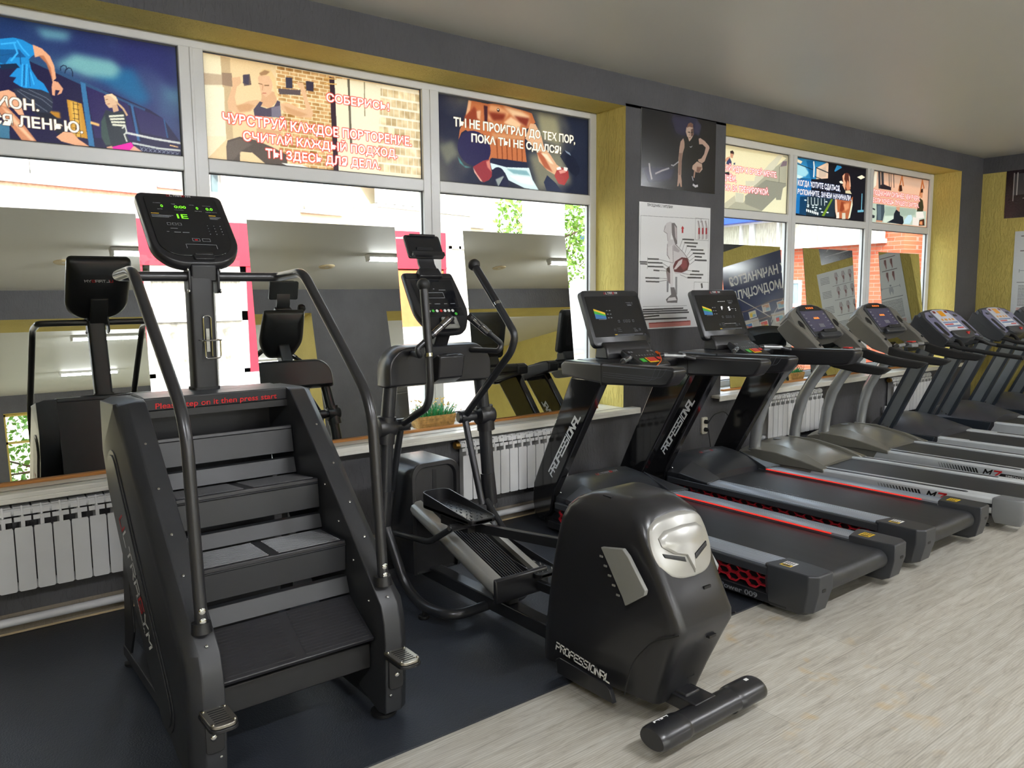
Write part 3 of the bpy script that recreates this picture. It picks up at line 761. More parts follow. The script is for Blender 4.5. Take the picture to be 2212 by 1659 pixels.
def glassmat():
    m=bpy.data.materials.new('window_glass'); m.use_nodes=True; MATS['window_glass']=m; N=m.node_tree.nodes; L=m.node_tree.links; N.remove(N['Principled BSDF'])
    t=N.new('ShaderNodeBsdfTransparent'); t.inputs[0].default_value=(.95,.97,.96,1); g=N.new('ShaderNodeBsdfGlossy'); g.inputs['Roughness'].default_value=.0; f=N.new('ShaderNodeFresnel'); f.inputs[0].default_value=1.35
    nz=N.new('ShaderNodeTexNoise'); nz.inputs['Scale'].default_value=1.2; b=N.new('ShaderNodeBump'); b.inputs['Strength'].default_value=.04; b.inputs['Distance'].default_value=.002; L.new(nz.outputs['Fac'],b.inputs['Height']); L.new(b.outputs[0],g.inputs['Normal'])
    x=N.new('ShaderNodeMixShader'); ge=N.new('ShaderNodeNewGeometry'); iv=N.new('ShaderNodeMath'); iv.operation='SUBTRACT'; iv.inputs[0].default_value=1; L.new(ge.outputs['Backfacing'],iv.inputs[1]); mu=N.new('ShaderNodeMath'); mu.operation='MULTIPLY'; L.new(f.outputs[0],mu.inputs[0]); L.new(iv.outputs[0],mu.inputs[1]); L.new(mu.outputs[0],x.inputs[0]); L.new(t.outputs[0],x.inputs[1]); L.new(g.outputs[0],x.inputs[2]); L.new(x.outputs[0],N['Material Output'].inputs[0])
glassmat()
def mirrormat():
    m=mat('mirror_silver','#c8cbc6',.0,1,var=.01,vscale=2); return m
mirrormat()
print_mat('print_paper',.32,spec=.5); print_mat('print_gloss',.18,spec=.6); print_mat('print_film',.3,trans=.72,gain=.72); print_mat('print_panel',.22,spec=.5)
# ================================================================ room shell
S_=dict(kind='structure')
ZC=3.31
obj('floor',MB().box(-5.2,15.2,-19,.02,-.12,0),'wood_floor',smooth=0,**S_)
mb=MB().box(-5.2,15.2,-19,.45,ZC,ZC+.2); obj('ceiling',mb,'ceiling_white',smooth=0,**S_)
W1=(-.18,4.607,.690,3.077); W2=(5.863,10.576,.690,3.098)
def window_wall():
    mb=MB(); x0,x1=-5.2,11.2; T=.42
    mb.box(x0,x1,0,T,0,.690); mb.box(x0,x1,0,T,3.098,ZC); mb.box(x0,W2[0],0,T,3.077,3.098)
    for a,b in ((x0,W1[0]),(W1[1],W2[0]),(W2[1],x1)): mb.box(a,b,0,T,.69,3.077 if b<W2[0] else 3.098)
    o=obj('wall_window',mb,['dark_plaster','yellow_plaster','bare_plaster'],smooth=0,fix=False,**S_)
    for p in o.data.polygons:
        c=p.center; n=p.normal
        if abs(n.x)>.9 and .7<c.z<3.0 and -1<c.x<11: p.material_index=1
        if n.z<-.9 and c.z>3: p.material_index=1
    return o
window_wall()
mb=MB().box(-5.2,11.19,-.004,0,.0,.108); obj('baseboard_window',mb,'bare_plaster',smooth=0,**S_)
# end wall on the right, dark above, yellow below
def end_wall():
    mb=MB(); mb.box(11.2,11.4,-6.85,.42,0,ZC); mb.box(11.192,11.2,-6.85,0,3.113,ZC); mb.m=1; mb.box(11.194,11.2,-6.85,0,0,3.113)
    return obj('wall_right',mb,['dark_plaster','yellow_plaster'],smooth=0,**S_)
end_wall()
obj('wall_left',MB().box(-5.4,-5.2,-19,.42,0,ZC),'yellow_plaster',smooth=0,**S_)
def back_wall():
    mb=MB(); y0,y1=-7.75,-6.85
    mb.box(-5.2,15.2,y0,y1,2.93,ZC); mb.box(5.25,6.6,y0,y1,0,2.93); mb.box(-5.2,-3.2,y0,y1,0,2.93)
    o=obj('wall_back',mb,['dark_plaster','yellow_plaster'],smooth=0,**S_)
    for p in o.data.polygons:
        c=p.center; n=p.normal
        if n.z<-.9 and c.z>2.5: p.material_index=1
        if abs(n.x)>.9 and c.z<2.9: p.material_index=1
back_wall()
def far_wall():
    mb=MB(); y0,y1=-19,-18.6; xs=(-5.2,-3.0,1.0,2.02,6.2,7.2,11.5,15.2)
    mb.box(-5.2,15.2,y0,y1,2.86,ZC); mb.box(-5.2,15.2,y0,y1,0,.8)
    for i in range(0,7,2): mb.box(xs[i],xs[i+1],y0,y1,.8,2.86)
    o=obj('wall_far',mb,['dark_plaster','yellow_plaster'],smooth=0,**S_)
    for p in o.data.polygons:
        if abs(p.normal.x)>.9 or p.normal.z<-.9: p.material_index=1
    for i,(a,b) in enumerate(((-3,1),(2.02,6.2),(7.2,11.5))):
        e=empty('window_%d'%(i+3),((a+b)/2,-18.8,.8),kind='structure'); mb=MB(); mb.m=0
        for x in (a,(a+b)/2-.03,b-.06): mb.box(x,x+.06,-18.9,-18.84,.8,2.86)
        for z in (.8,2.1,2.8): mb.box(a,b,-18.9,-18.84,z,z+.06)
        obj('window_frame',mb,'yellow_plaster',e,smooth=0); obj('pane',MB().box(a+.02,b-.02,-18.875,-18.87,.82,2.84),'window_glass',e,smooth=0)
far_wall()
obj('wall_far_right',MB().box(15.2,15.4,-19,-6.85,0,ZC),'yellow_plaster',smooth=0,**S_)
obj('floor_edge_trim',MB(),'gasket') if 0 else None
# ---------------------------------------------------------------- windows
def window(n,w,panes,yf):
    x0,x1,z0,z1=w; e=empty('window_%d'%n,((x0+x1)/2,yf,z0),kind='structure')
    fy=(yf,yf+.07); zt0,zt1=2.347,2.425
    mb=MB(); a0=panes[0][0]; a1=panes[-1][1]
    mb.box(x0,a0,*fy,z0,z1); mb.box(a1,x1,*fy,z0,z1); mb.box(a0,a1,*fy,3.026,z1); mb.box(a0,a1,*fy,z0,z0+.085)
    obj('window_frame',mb,'pvc',e,bev=.006)
    for (p,q),(r,s_) in zip(panes,panes[1:]):
        mb=MB(); mb.box(q,r,*fy,z0+.08,3.03); c=(q+r)/2; mb.box(c-.009,c+.009,yf-.006,yf,z0+.08,3.03); obj('mullion',mb,'pvc',e,bev=.005)
    for (p,q) in panes:
        mb=MB().box(p,q,*fy,zt0,zt1); obj('transom',mb,'pvc',e,bev=.006)
        for (a,b) in ((z0+.085,zt0),(zt1,3.026)):
            obj('pane',MB().box(p+.002,q-.002,yf+.03,yf+.036,a+.002,b-.002),'window_glass',e,smooth=0)
            mb=MB(); t=.007
            for bx in ((p,p+t,a,b),(q-t,q,a,b),(p,q,a,a+t),(p,q,b-t,b)): mb.box(bx[0],bx[1],yf+.022,yf+.032,bx[2],bx[3])
            obj('gasket',mb,'gasket',e,smooth=0)
    return e
P1=[(-.085,1.370),(1.505,2.957),(3.090,4.537)]; P2=[(5.945,7.367),(7.5,8.926),(9.07,10.492)]
win1=window(1,W1,P1,.32); win2=window(2,W2,P2,.33)
def sill(e,x0,x1,a,b,yf):
    # board with a drop front, running past the jambs only in front of the wall
    mb=MB(); mb.box(a,b,-.02,yf,.690,.715); mb.box(x0,x1,-.095,-.0,.690,.715); mb.box(x0,x1,-.095,-.083,.668,.692)
    return obj('window_sill',mb,'sill_white',e,bev=.004)
sill(win1,-.35,4.712,W1[0]+.002,W1[1]-.002,.32); sill(win2,5.735,10.72,W2[0]+.002,W2[1]-.002,.33)
# ---------------------------------------------------------------- rubber flooring, wooden battens, mirrors
setp(obj('rubber_mat',MB().box(-5.1,11.15,-2.075,-.006,0.0005,.008),'rubber',smooth=0),'black speckled rubber matting laid along the foot of the window wall under the machines','mat')
def batten(x0,x1,y,lab): return setp(obj('wooden_batten',MB().box(x0,x1,y,y+.035,.7155,.732),'batten_wood',bev=.002),lab,'batten',group='wooden battens on the sills')
batten(-.16,1.30,.098,'brown wooden batten on the left sill under the leftmost mirror'); batten(1.31,3.12,.098,'brown wooden batten on the left sill in front of the yellow flower basket'); batten(3.13,4.42,.098,'brown wooden batten at the right end of the left sill')
batten(6.05,8.1,.105,'brown wooden batten at the left end of the far sill'); batten(8.11,10.45,.105,'brown wooden batten at the right end of the far sill')
def mirror(x0,x1,lab,yb=.136,yt=.287,ht=2.087):
    e=empty('leaning_mirror',((x0+x1)/2,yb,.7165),lab,'mirror','frameless mirrors leaning on the windows')
    d=Vector((0,yt-yb,ht-.7165)); n=Vector((0,d.z,-d.y)).normalized()*.004; mb=MB(); a=Vector((0,yb,.7165)); X0=Vector((x0,0,0)); X1=Vector((x1,0,0))
    f=[X0+a,X1+a,X1+a+d,X0+a+d]; mb.poly(f); obj('mirror_face',mb,'mirror_silver',e,smooth=0,fix=False)
    mb=MB(); g=[p+n for p in f]; f2=[p+n*.02 for p in f]
    mb.poly(g[::-1]); 
    for i in range(4): mb.quad(f2[i],f2[(i+1)%4],g[(i+1)%4],g[i])
    obj('backing',mb,'gasket',e,smooth=0); return e
mirror(.085,1.09,'leftmost leaning mirror, behind the stair climber, showing two ceiling tubes')
mirror(1.70,2.70,'leaning mirror between the stair climber and the elliptical trainer')
mirror(3.255,4.232,'leaning mirror behind the first black treadmill console')
mirror(6.20,7.17,'leaning mirror on the far sill showing the navy banner')
mirror(7.585,8.575,'leaning mirror at the middle of the far sill, showing yellow wall')
mirror(9.17,10.175,'rightmost leaning mirror on the far sill, showing an exercise chart')
# ---------------------------------------------------------------- radiators, pipe, cable, sockets
def radiator(x0,n,lab,first=None):
    e=empty('radiator',(x0+n*.04,-.055,.22),lab,'radiator','white sectional radiators under the windows')
    sec0=None
    for i in range(n):
        if sec0 is None:
            xx=x0; mb=MB(); w=.0775
            mb.prism(rrect(w-.003,.312,.010,4,xx+w/2,.395),'y',-.100,-.094)         # flat front panel
            mb.box(xx+.030,xx+.047,-.096,-.012,.245,.60)                        # water way
            mb.box(xx+.004,xx+.0735,-.094,-.088,.25,.55)
            # sloping grille: top fins
            prof=[(-.098,.553),(-.094,.575),(-.083,.602),(-.078,.632),(-.070,.650),(-.028,.652),(-.028,.646),(-.066,.643),(-.073,.628),(-.078,.600),(-.089,.572),(-.093,.553)]
            mb.prism(prof,'x',xx+.0345,xx+.0430)
            for (ya,za,yb,zb) in ((-.066,.651,-.03,.652),(-.090,.578,-.089,.600),(-.080,.606,-.078,.630)):
                mb.prism([(ya,za),(yb,zb),(yb+.012,zb-.002),(ya+.012,za-.002)],'x',xx+.003,xx+.0745)
            mb.box(xx+.003,xx+.0745,-.072,-.03,.640,.647)
            mb.cyl((xx,-.05,.62),(xx+.08,-.05,.62),.021,n=14); mb.cyl((xx,-.05,.25),(xx+.08,-.05,.25),.021,n=14)
            sec0=obj('section',mb,'rad_white',e,bev=.002); sec0.location=(0,0,0)
        else:
            c=sec0.copy(); COL.objects.link(c); c.parent=e; c.location=(i*.08,0,0)
    mb=MB(); mb.lathe([(.024,0),(.026,.01),(.026,.03),(.014,.03),(.014,.042)][::-1],(x0-.032,-.05,.62),'x'); obj('vent_plug',mb,'brass',e)
    mb=MB(); mb.tube(fillet([(x0,-.05,.25),(x0-.075,-.05,.25),(x0-.075,-.05,.105)],.02),.013,10); mb.lathe([(.02,-.02),(.024,-.01),(.024,.03),(.015,.04)],(x0-.075,-.05,.25),'z',16); mb.cyl((x0-.03,-.05,.25),(x0-.003,-.05,.25),.022,n=14); mb.lathe([(.013,.0),(.019,.006),(.019,.04),(.012,.046)],(x0-.075,-.05,.285),'z',14); obj('valve',mb,'pipe_white',e)
    mb=MB(); mb.lathe([(.022,0),(.024,.004),(.024,.014),(.012,.018)],(x0+n*.08,-.05,.62),'x',16); obj('end_plug',mb,'pipe_white',e)
    for bx in (x0+.1,x0+n*.08-.12): obj('bracket',MB().box(bx,bx+.02,-.02,-.004,.60,.64),'pipe_white',e,smooth=0)
    return e
radiator(-.10,12,'white sectional radiator under the left sill, beside the stair climber'); radiator(2.96,12,'white sectional radiator behind the elliptical trainer and first black treadmill')
radiator(6.475,12,'white sectional radiator under the far sill behind the curved grey posts'); radiator(8.90,12,'white sectional radiator at the right end of the far sill')
mb=MB(); mb.tube([(-5.1,-.05,.082),(11.1,-.05,.082)],.021,14); setp(obj('heating_pipe',mb,'pipe_white'),'white heating pipe running low along the window wall under the radiators','pipe')
mb=MB(); mb.tube([(-5.1,-.018,.016),(1.5,-.02,.015),(4.4,-.018,.016),(11.1,-.02,.015)],.006,6); setp(obj('floor_cable',mb,'cable_cream'),'thin cream cable lying along the foot of the window wall','cable')
def socket(x,z,lab,plugs):
    e=empty('wall_socket',(x,-.001,z-.08),lab,'socket','white double wall sockets')
    mb=MB(); mb.prism(rrect(.075,.15,.014,4,x,z),'y',-.001,-.022); obj('cover_plate',mb,'cream_plastic',e,bev=.003)
    for k,(dz,path) in enumerate(plugs):
        pl=empty('power_plug',(x,-.023,z+dz),('upper' if k==0 else 'lower')+' black plug with a cable in the socket '+('behind the black treadmills' if x>5 else 'below the left sill'),'plug')
        mb=MB(); mb.lathe([(.019,0),(.019,.02),(.012,.034),(.007,.04)],(x,-.023,z+dz),'y',16); 
        for v in mb.bm.verts: v.co.y=-.023-(v.co.y+.023)
        obj('plug_body',mb,'black_rubber',pl); mb=MB(); mb.tube(fillet([(x,-.06,z+dz)]+path,.05,6),.0045,8); obj('cord',mb,'black_rubber',pl)
socket(5.627,.455,'white double wall socket on the grey pier behind the black treadmills',[(.035,[(x_,y_,z_) for x_,y_,z_ in ((5.66,-.09,.56),(5.80,-.10,.58),(5.93,-.12,.44),(6.0,-.16,.16))]),(-.035,[(5.63,-.075,.33),(5.64,-.09,.2),(5.75,-.12,.018)])])
socket(4.80,.47,'white double wall socket below the right end of the left sill',[(.03,[(4.77,-.10,.57),(4.70,-.08,.5),(4.68,-.06,.3),(4.72,-.1,.018)])])
# ---------------------------------------------------------------- ceiling fittings
def tube_lamp(x,y,lab,L=1.2):
    e=empty('ceiling_tube_light',(x+L/2,y,ZC-.001),lab,'lamp','fluorescent tube lights on the ceilings')
    mb=MB().box(x,x+L,y-.045,y+.045,ZC-.045,ZC-.001); mb.box(x,x+.04,y-.035,y+.035,ZC-.095,ZC-.04); mb.box(x+L-.04,x+L,y-.035,y+.035,ZC-.095,ZC-.04); obj('housing',mb,'lamp_white',e,bev=.004)
    mb=MB().cyl((x+.04,y,ZC-.072),(x+L-.04,y,ZC-.072),.022,n=10); obj('lamp_tube',mb,'tube_light',e); return e
k=0
for y,xs in ((-4.73,(-1.3,1.99,5.2,8.5)),(-10.3,(-1.6,2.38,6.4,10.4)),(-14.8,(-1.5,2.8,7.0,11.0))):
    for x in xs: tube_lamp(x,y,'white tube light on the ceiling, %s row, %s along it'%(('near','middle','far')[(-4.73,-10.3,-14.8).index(y)],('first','second','third','fourth')[xs.index(x)]))
for x,y,l in ((1.63,-5.38,'round beige ceiling spot seen in the leftmost mirror'),(4.92,-5.4,'round beige ceiling spot seen in the mirror beside the stair climber'),(7.92,-5.3,'round beige ceiling spot seen in the mirror behind the elliptical trainer')):
    e=empty('ceiling_spot',(x,y,ZC),l,'lamp','round ceiling spots'); mb=MB().lathe([(.02,-.012),(.085,-.022),(.11,-.012),(.115,-.001)],(x,y,ZC)); obj('ring',mb,'lamp_beige',e); mb=MB().lathe([(.0,-.0145),(.06,-.0135),(.06,-.0125)][1:],(x,y,ZC)); obj('diffuser',mb,'lamp_white',e)
# ================================================================ window films and wall posters
def film(key,pane,y,name,lab,seed):
    x0,x1=pane; w=x1-x0-.012; h=.6-.012; px=int(w*330); a=Art(px,int(px*h/w),seed); a.run(ART[key]); a.grain(.02)
    picture('window_film',(x0+.006,y,2.425+.006),(1,0,0),(0,0,1),w,h,a.out(),'print_film',label=lab,cat='poster',group='printed films on the upper panes')
film('f1',P1[0],.344,'f','printed film of a runner in a blue shirt, leftmost upper pane',1)
film('f2',P1[1],.344,'f','pale printed film of a woman lifting dumbbells with red outlined words',2)
film('f3',P1[2],.344,'f','dark printed film of a bare torso with dumbbells and two lines of words',3)
film('f4',P2[0],.354,'f','pale printed film of a man climbing stairs, first upper pane of the far window',4)
film('f5',P2[1],.354,'f','blue and black printed film of a man in a white cap',5)
film('f6',P2[2],.354,'f','pinkish printed film of people training with straps, rightmost upper pane',6)
def poster(key,org,right,w,h,m,lab,px,seed,name='poster',els=None,th=.004):
    e=empty(name,Vector(org)+Vector(right)*w/2,lab,'poster'); R=Vector(right); n=R.cross(Vector((0,0,1)))
    a=Art(px,int(px*h/w),seed); a.run(els or ART[key]); a.grain(.012); O=Vector(org)
    picture('print_sheet',O+n*th,right,(0,0,1),w,h,a.out(),m,e)
    mb=MB(); f=[O,O+R*w,O+R*w+Vector((0,0,h)),O+Vector((0,0,h))]; mb.poly([p+n*.0005 for p in f][::-1])
    for i in range(4): mb.quad(f[i]+n*.0005,f[(i+1)%4]+n*.0005,f[(i+1)%4]+n*th*.95,f[i]+n*th*.95)
    obj('backing_board',mb,'lamp_white',e,smooth=0,fix=False); return e
poster('d1',(4.781,-.002,2.483),(1,0,0),.936,.605,'print_gloss','black poster of a crouching man in a vest, on the grey pier',380,7)
poster('w1',(4.764,-.002,1.338),(1,0,0),.899,1.022,'print_paper','white exercise chart of a squat with dumbbells on the grey pier',460,8)
# posters on the yellow end wall
def words(els,u0,u1,v,n,hh,col='#444444',seed=1):
    r=random.Random(seed); u=u0
    while u<u1:
        w=r.uniform(14,52); els.append(('l',col,hh,[int(u),v,int(min(u+w,u1)),v])); u+=w+9
    return els
c=[('b','fill','#d9dde0')]
for j,vy in enumerate((60,235)):
    c.append(('l','#5a4a4a',16,[120,vy,460,vy])); c.append(('l','#5a4a4a',12,[560,vy,860,vy]))
    for u in (190,330,600,740):
        c+= [('p','#8a5a58',0,[u,vy+25,u+50,vy+25,u+62,vy+70,u+42,vy+120,u+34,vy+150,u+16,vy+150,u+10,vy+90]),('p','#5d2b2c',0,[u+8,vy+34,u+40,vy+36,u+36,vy+100,u+18,vy+100]),('l','#4a4242',6,[u+34,vy+150,u+40,vy+165])]
c+= [('e','#8a9098',0,[330,445,22,13]),('l','#8a9098',9,[130,470,540,470]),('p','#aab0b8',0,[290,465,370,465,385,520,365,580,340,530,320,530,300,580,275,520]),('l','#8a9098',12,[120,455,120,490]),('l','#8a9098',12,[545,455,545,490]),('l','#55595e',12,[90,610,640,610])]
for i in range(15): words(c,120,900,650+i*17,8,9,seed=i)
c+= [('p','#e3c6c2',0,[100,912,900,912,900,962,100,962])]
for i in range(3): words(c,120,860,922+i*15,8,8,'#8a4a48',seed=40+i)
poster(None,(11.194,-.417,1.32),(0,-1,0),.62,1.04,'print_paper','white exercise chart at the window end of the yellow wall',220,9,els=c)
c2=[('b','fill','#d9dde0')]
for j,vy in enumerate((40,250,480)):
    for u in (130,300,480):
        c2+= [('p','#b0aaac',0,[u,vy,u+60,vy,u+80,vy+60,u+50,vy+110,u+70,vy+170,u+30,vy+170,u,vy+100]),('p','#7a4a4c',0,[u+15,vy+70,u+55,vy+70,u+48,vy+120,u+20,vy+120]),('l','#55595e',7,[u+10,vy+5,u-20,vy+70])]
    words(c2,120,640,vy+190,8,9,seed=60+j)
    for i in range(5): words(c2,700,930,vy+40+i*22,8,9,seed=70+j*5+i)
for i in range(8): words(c2,120,900,760+i*20,8,9,seed=90+i)
poster(None,(11.194,-.66-.42,1.30),(0,-1,0),.62,1.02,'print_paper','white exercise chart in the middle of the yellow wall, beside the banner',220,10,els=c2)
m=[('b','grad','#2a1c22','#241a20'),('p','#4a474a',0,[140,80,900,80,900,520,140,520]),('p','#8d8a88',0,[330,90,700,90,700,220,330,220]),('l','#b8b4b0',14,[150,60,150,640]),('l','#b8b4b0',22,[215,60,215,520]),('p','#d8d4cf',0,[350,110,450,110,450,190,350,190]),('p','#2e2c2e',0,[360,130,400,130,420,180,370,180]),('p','#cfc8c0',0,[520,260,620,240,640,420,500,440]),('l','#c9c2bc',12,[330,600,560,600]),('l','#c9c2bc',12,[480,700,720,700])]
poster(None,(11.194,-.278,2.53),(0,-1,0),.60,.586,'print_gloss','maroon black poster high on the yellow wall near the corner',200,11,els=m)
m2=[('b','grad','#2a2024','#2c2226'),('l','#a9a4a2',30,[120,300,420,120,700,300]),('l','#8d8886',24,[260,700,520,480,800,700]),('p','#6d6866',0,[300,520,640,420,700,560,360,640]),('l','#b8b4b0',16,[150,820,860,820])]
poster(None,(11.194,-1.0,2.44),(0,-1,0),.60,.62,'print_gloss','maroon black poster high on the yellow wall beside the banner',160,12,els=m2)
# navy banner
def banner():
    b=[('b','grad','#1d2a55','#1b2550'),('p','#2c3a72',0,[0,0,1000,0,1000,6,0,6])]
    b+= [('p','#b9b6b2',0,[0,560,1000,600,1000,1000,0,1000]),('p','#23233a',0,[300,520,420,560,400,700,330,720,280,640]),('p','#23233a',0,[560,560,640,540,680,620,660,760,600,740])]
    b+= [('l','#d6d3cc',6,[0,300,120,420,250,560,300,650]),('l','#d6d3cc',6,[1000,240,760,250,600,330,440,470,300,600]),('l','#b08a6a',4,[0,470,250,450,520,490,1000,470]),('l','#b08a6a',4,[0,610,300,590,620,620,1000,600])]
    r=random.Random(4)
    for u,v in ((30,450),(150,470),(290,465),(430,500),(560,500),(700,480),(60,600),(180,600),(330,620),(480,610),(640,620),(150,760),(320,790),(520,800)):
        w,h=r.uniform(70,95),r.uniform(70,90); cs=[r.choice(('#d8cfa0','#c9c4c0','#b98a70','#4a78b0','#c94a4a','#e0c040','#8fb4c8')) for _ in range(4)]
        b.append(('p','#ddd8d0',0,[int(u),int(v),int(u+w),int(v+6),int(u+w-4),int(v+h),int(u-4),int(v+h-6)])); b.append(('p',cs[0],0,[int(u+6),int(v+8),int(u+w-8),int(v+12),int(u+w-10),int(v+h*.6),int(u+4),int(v+h*.55)])); b.append(('p',cs[1],0,[int(u+6),int(v+h*.5),int(u+w*.6),int(v+h*.52),int(u+w*.6),int(v+h-10),int(u+4),int(v+h-12)])); b.append(('p',cs[2],0,[int(u+w*.5),int(v+h*.3),int(u+w-10),int(v+h*.34),int(u+w-12),int(v+h-12),int(u+w*.5),int(v+h-14)]))
    b.append(('t','Х НАЧИНАЕТСЯ','#e6e4e0',[85,210,640,85],'',0)); b.append(('t','САМОДИСЦИПЛИНЫ','#e6e4e0',[55,355,790,85],'',0))
    return b
poster(None,(11.194,-2.03,1.18),(0,-1,0),1.95,1.68,'print_gloss','navy banner with white words and pegged photos on the yellow wall',420,13,name='banner',els=banner())
# ================================================================ outside the windows
mat('asphalt','#8f8c86',.9,var=.1); mat('render_cream','#d6cdb4',.8,var=.07,vscale=3); mat('render_white','#dcdbd6',.8,var=.03); mat('shop_red','#c92a3c',.45,var=.05); mat('panel_grey','#c3c9cc',.5,var=.03); mat('brick_buff','#b8a68c',.85,var=.2,vscale=18); mat('roof_blue','#2f55c4',.5)
mat('frame_white','#e2e2de',.4); mat('house_glass','#8fa4ad',.08,spec=.8,var=.25,vscale=2.0); mat('curtain_glass','#b9b4a6',.15,spec=.7,var=.3,vscale=9,stretch=(6,6,.6)); mat('foil_glass','#a7a297',.25,spec=.8,var=.45,vscale=7); mat('leaf','#6f9a3a',.6,var=.35,vscale=6); mat('bark','#5a4a3a',.8); mat('lamp_body','#b8a24a',.4); mat('orange_render','#cf7a4a',.8,var=.08)
def brickmat():
    m=mat('brick_orange','#c9623f',.8,var=.1); N=m.node_tree.nodes; L=m.node_tree.links; p=N['Principled BSDF']; tc=N['Texture Coordinate']; mp=N.new('ShaderNodeMapping'); mp.inputs['Rotation'].default_value=(PI/2,0,0); L.new(tc.outputs['Object'],mp.inputs[0])
    sp=N.new('ShaderNodeSeparateXYZ'); cb=N.new('ShaderNodeCombineXYZ'); L.new(tc.outputs['Object'],sp.inputs[0]); L.new(sp.outputs[1],cb.inputs[0]); L.new(sp.outputs[2],cb.inputs[1])
    b=N.new('ShaderNodeTexBrick'); b.inputs['Scale'].default_value=1; b.inputs['Brick Width'].default_value=.26; b.inputs['Row Height'].default_value=.077; b.inputs['Mortar Size'].default_value=.006; b.inputs['Color1'].default_value=lin('#c8694a')+(1,); b.inputs['Color2'].default_value=lin('#b85638')+(1,); b.inputs['Mortar'].default_value=lin('#a88a78')+(1,)
    L.new(cb.outputs[0],b.inputs['Vector']); L.new(b.outputs['Color'],p.inputs['Base Color'])
brickmat()
obj('ground',MB().box(-40,60,.43,60,-.35,-.15),'asphalt',smooth=0,kind='structure'); obj('ground_rear',MB().box(-40,60,-60,-19.01,-.35,-.15),'asphalt',smooth=0,kind='structure')
A0=Vector((0,12,0)); AA=math.radians(13)
class FMB(MB):
    """builder in facade coordinates: s along, d out of the facade towards the viewer, z up"""
    def __init__(s,o=A0,a=AA): super().__init__(); t=Vector((math.cos(a),math.sin(a),0)); n=Vector((t.y,-t.x,0)); s.X=Matrix(((t.x,n.x,0,o.x),(t.y,n.y,0,o.y),(0,0,1,o.z),(0,0,0,1)))
def fwin(par,s0,s1,z0,z1,d,n=2,glass='house_glass',F=FMB,bar=None,fr=.07):
    mb=F(); 
    for i in range(n+1):
        x=s0+(s1-s0)*i/n; a=x-(fr if i==n else fr/2 if i else 0); mb.box(a,a+fr,d,d+.06,z0,z1)
    mb.box(s0,s1,d,d+.06,z0,z0+fr); mb.box(s0,s1,d,d+.06,z1-fr,z1)
    if bar: mb.box(s0,s1,d,d+.06,bar-fr/2,bar+fr/2)
    w=obj('window',mb,'frame_white',par,smooth=0); obj('pane',F().box(s0+.01,s1-.01,d+.005,d+.02,z0+.01,z1-.01),glass,w,smooth=0); return w
def apartment():
    e=empty('apartment_building',tuple(A0+Vector((9,2,-.15))),'cream apartment block with balconies across the yard, beyond the windows','building')
    obj('wall',FMB().box(-6,15.6,-4,0,-.15,9),['render_cream'],e,smooth=0)
    mb=FMB().box(-2,4.08,0,.9,2.95,3.50); mb.m=1; mb.box(-2,4.06,0,.88,3.50,3.58); mb.m=0; mb.box(-2,4.1,0,.95,3.58,3.74); mb.box(-2,4.1,0,.9,4.5,6.5); mb.box(4.02,4.1,0,.9,3.7,4.6); b=obj('balcony',mb,['render_white','brick_buff'],e,smooth=0)
    for s0,s1,n in ((-1.2,.4,2),(.45,1.9,1),(1.92,2.5,1),(2.5,3.1,1),(3.1,3.38,1),(3.38,4.02,1)): fwin(e,s0,s1,3.74,4.48,.84,n)
    fwin(e,4.52,5.45,3.85,5.1,0,2); fwin(e,5.7,6.3,3.8,5.1,0,2)
    mb=FMB().box(5.6,7.5,0,.8,2.9,3.8); mb.box(5.6,7.5,0,.8,4.5,6.5); obj('balcony',mb,'panel_grey',e,smooth=0); fwin(e,5.6,7.5,3.8,4.5,.74,4)
    fwin(e,8.2,9.25,3.68,5.0,.0,2,'house_glass'); obj('ledge',FMB().box(8.1,9.35,0,.12,3.6,3.68),'frame_white',e,smooth=0)
    mb=FMB().box(9.7,13.2,0,.9,2.9,3.85); mb.box(9.7,13.2,0,.95,3.80,3.88); mb.box(9.7,13.2,0,.9,4.7,7); obj('balcony',mb,'render_white',e,smooth=0); fwin(e,9.72,12.2,3.9,4.7,.84,8,'curtain_glass')
    fwin(e,13.84,14.72,3.68,5.0,.0,2,'curtain_glass'); obj('ledge',FMB().box(13.8,14.8,0,.1,3.6,3.68),'frame_white',e,smooth=0); obj('downpipe',FMB().box(15.03,15.1,0,.08,-.15,8),'panel_grey',e,smooth=0); obj('downpipe',FMB().box(9.62,9.68,0,.06,-.15,8),'panel_grey',e,smooth=0)
    return e
apartment()
mb=FMB(); mb.box(7.70,7.86,.05,.12,3.67,3.79); fl=empty('floodlight',tuple(mb.X@Vector((7.78,.06,3.73))),'small square floodlight on the cream apartment wall','lamp'); obj('housing',mb,'lamp_body',fl,bev=.01); obj('lens',FMB().box(7.715,7.845,.12,.126,3.685,3.775),'lamp_white',fl,smooth=0); obj('arm',FMB().box(7.77,7.79,.002,.05,3.72,3.74),'lamp_body',fl,smooth=0)
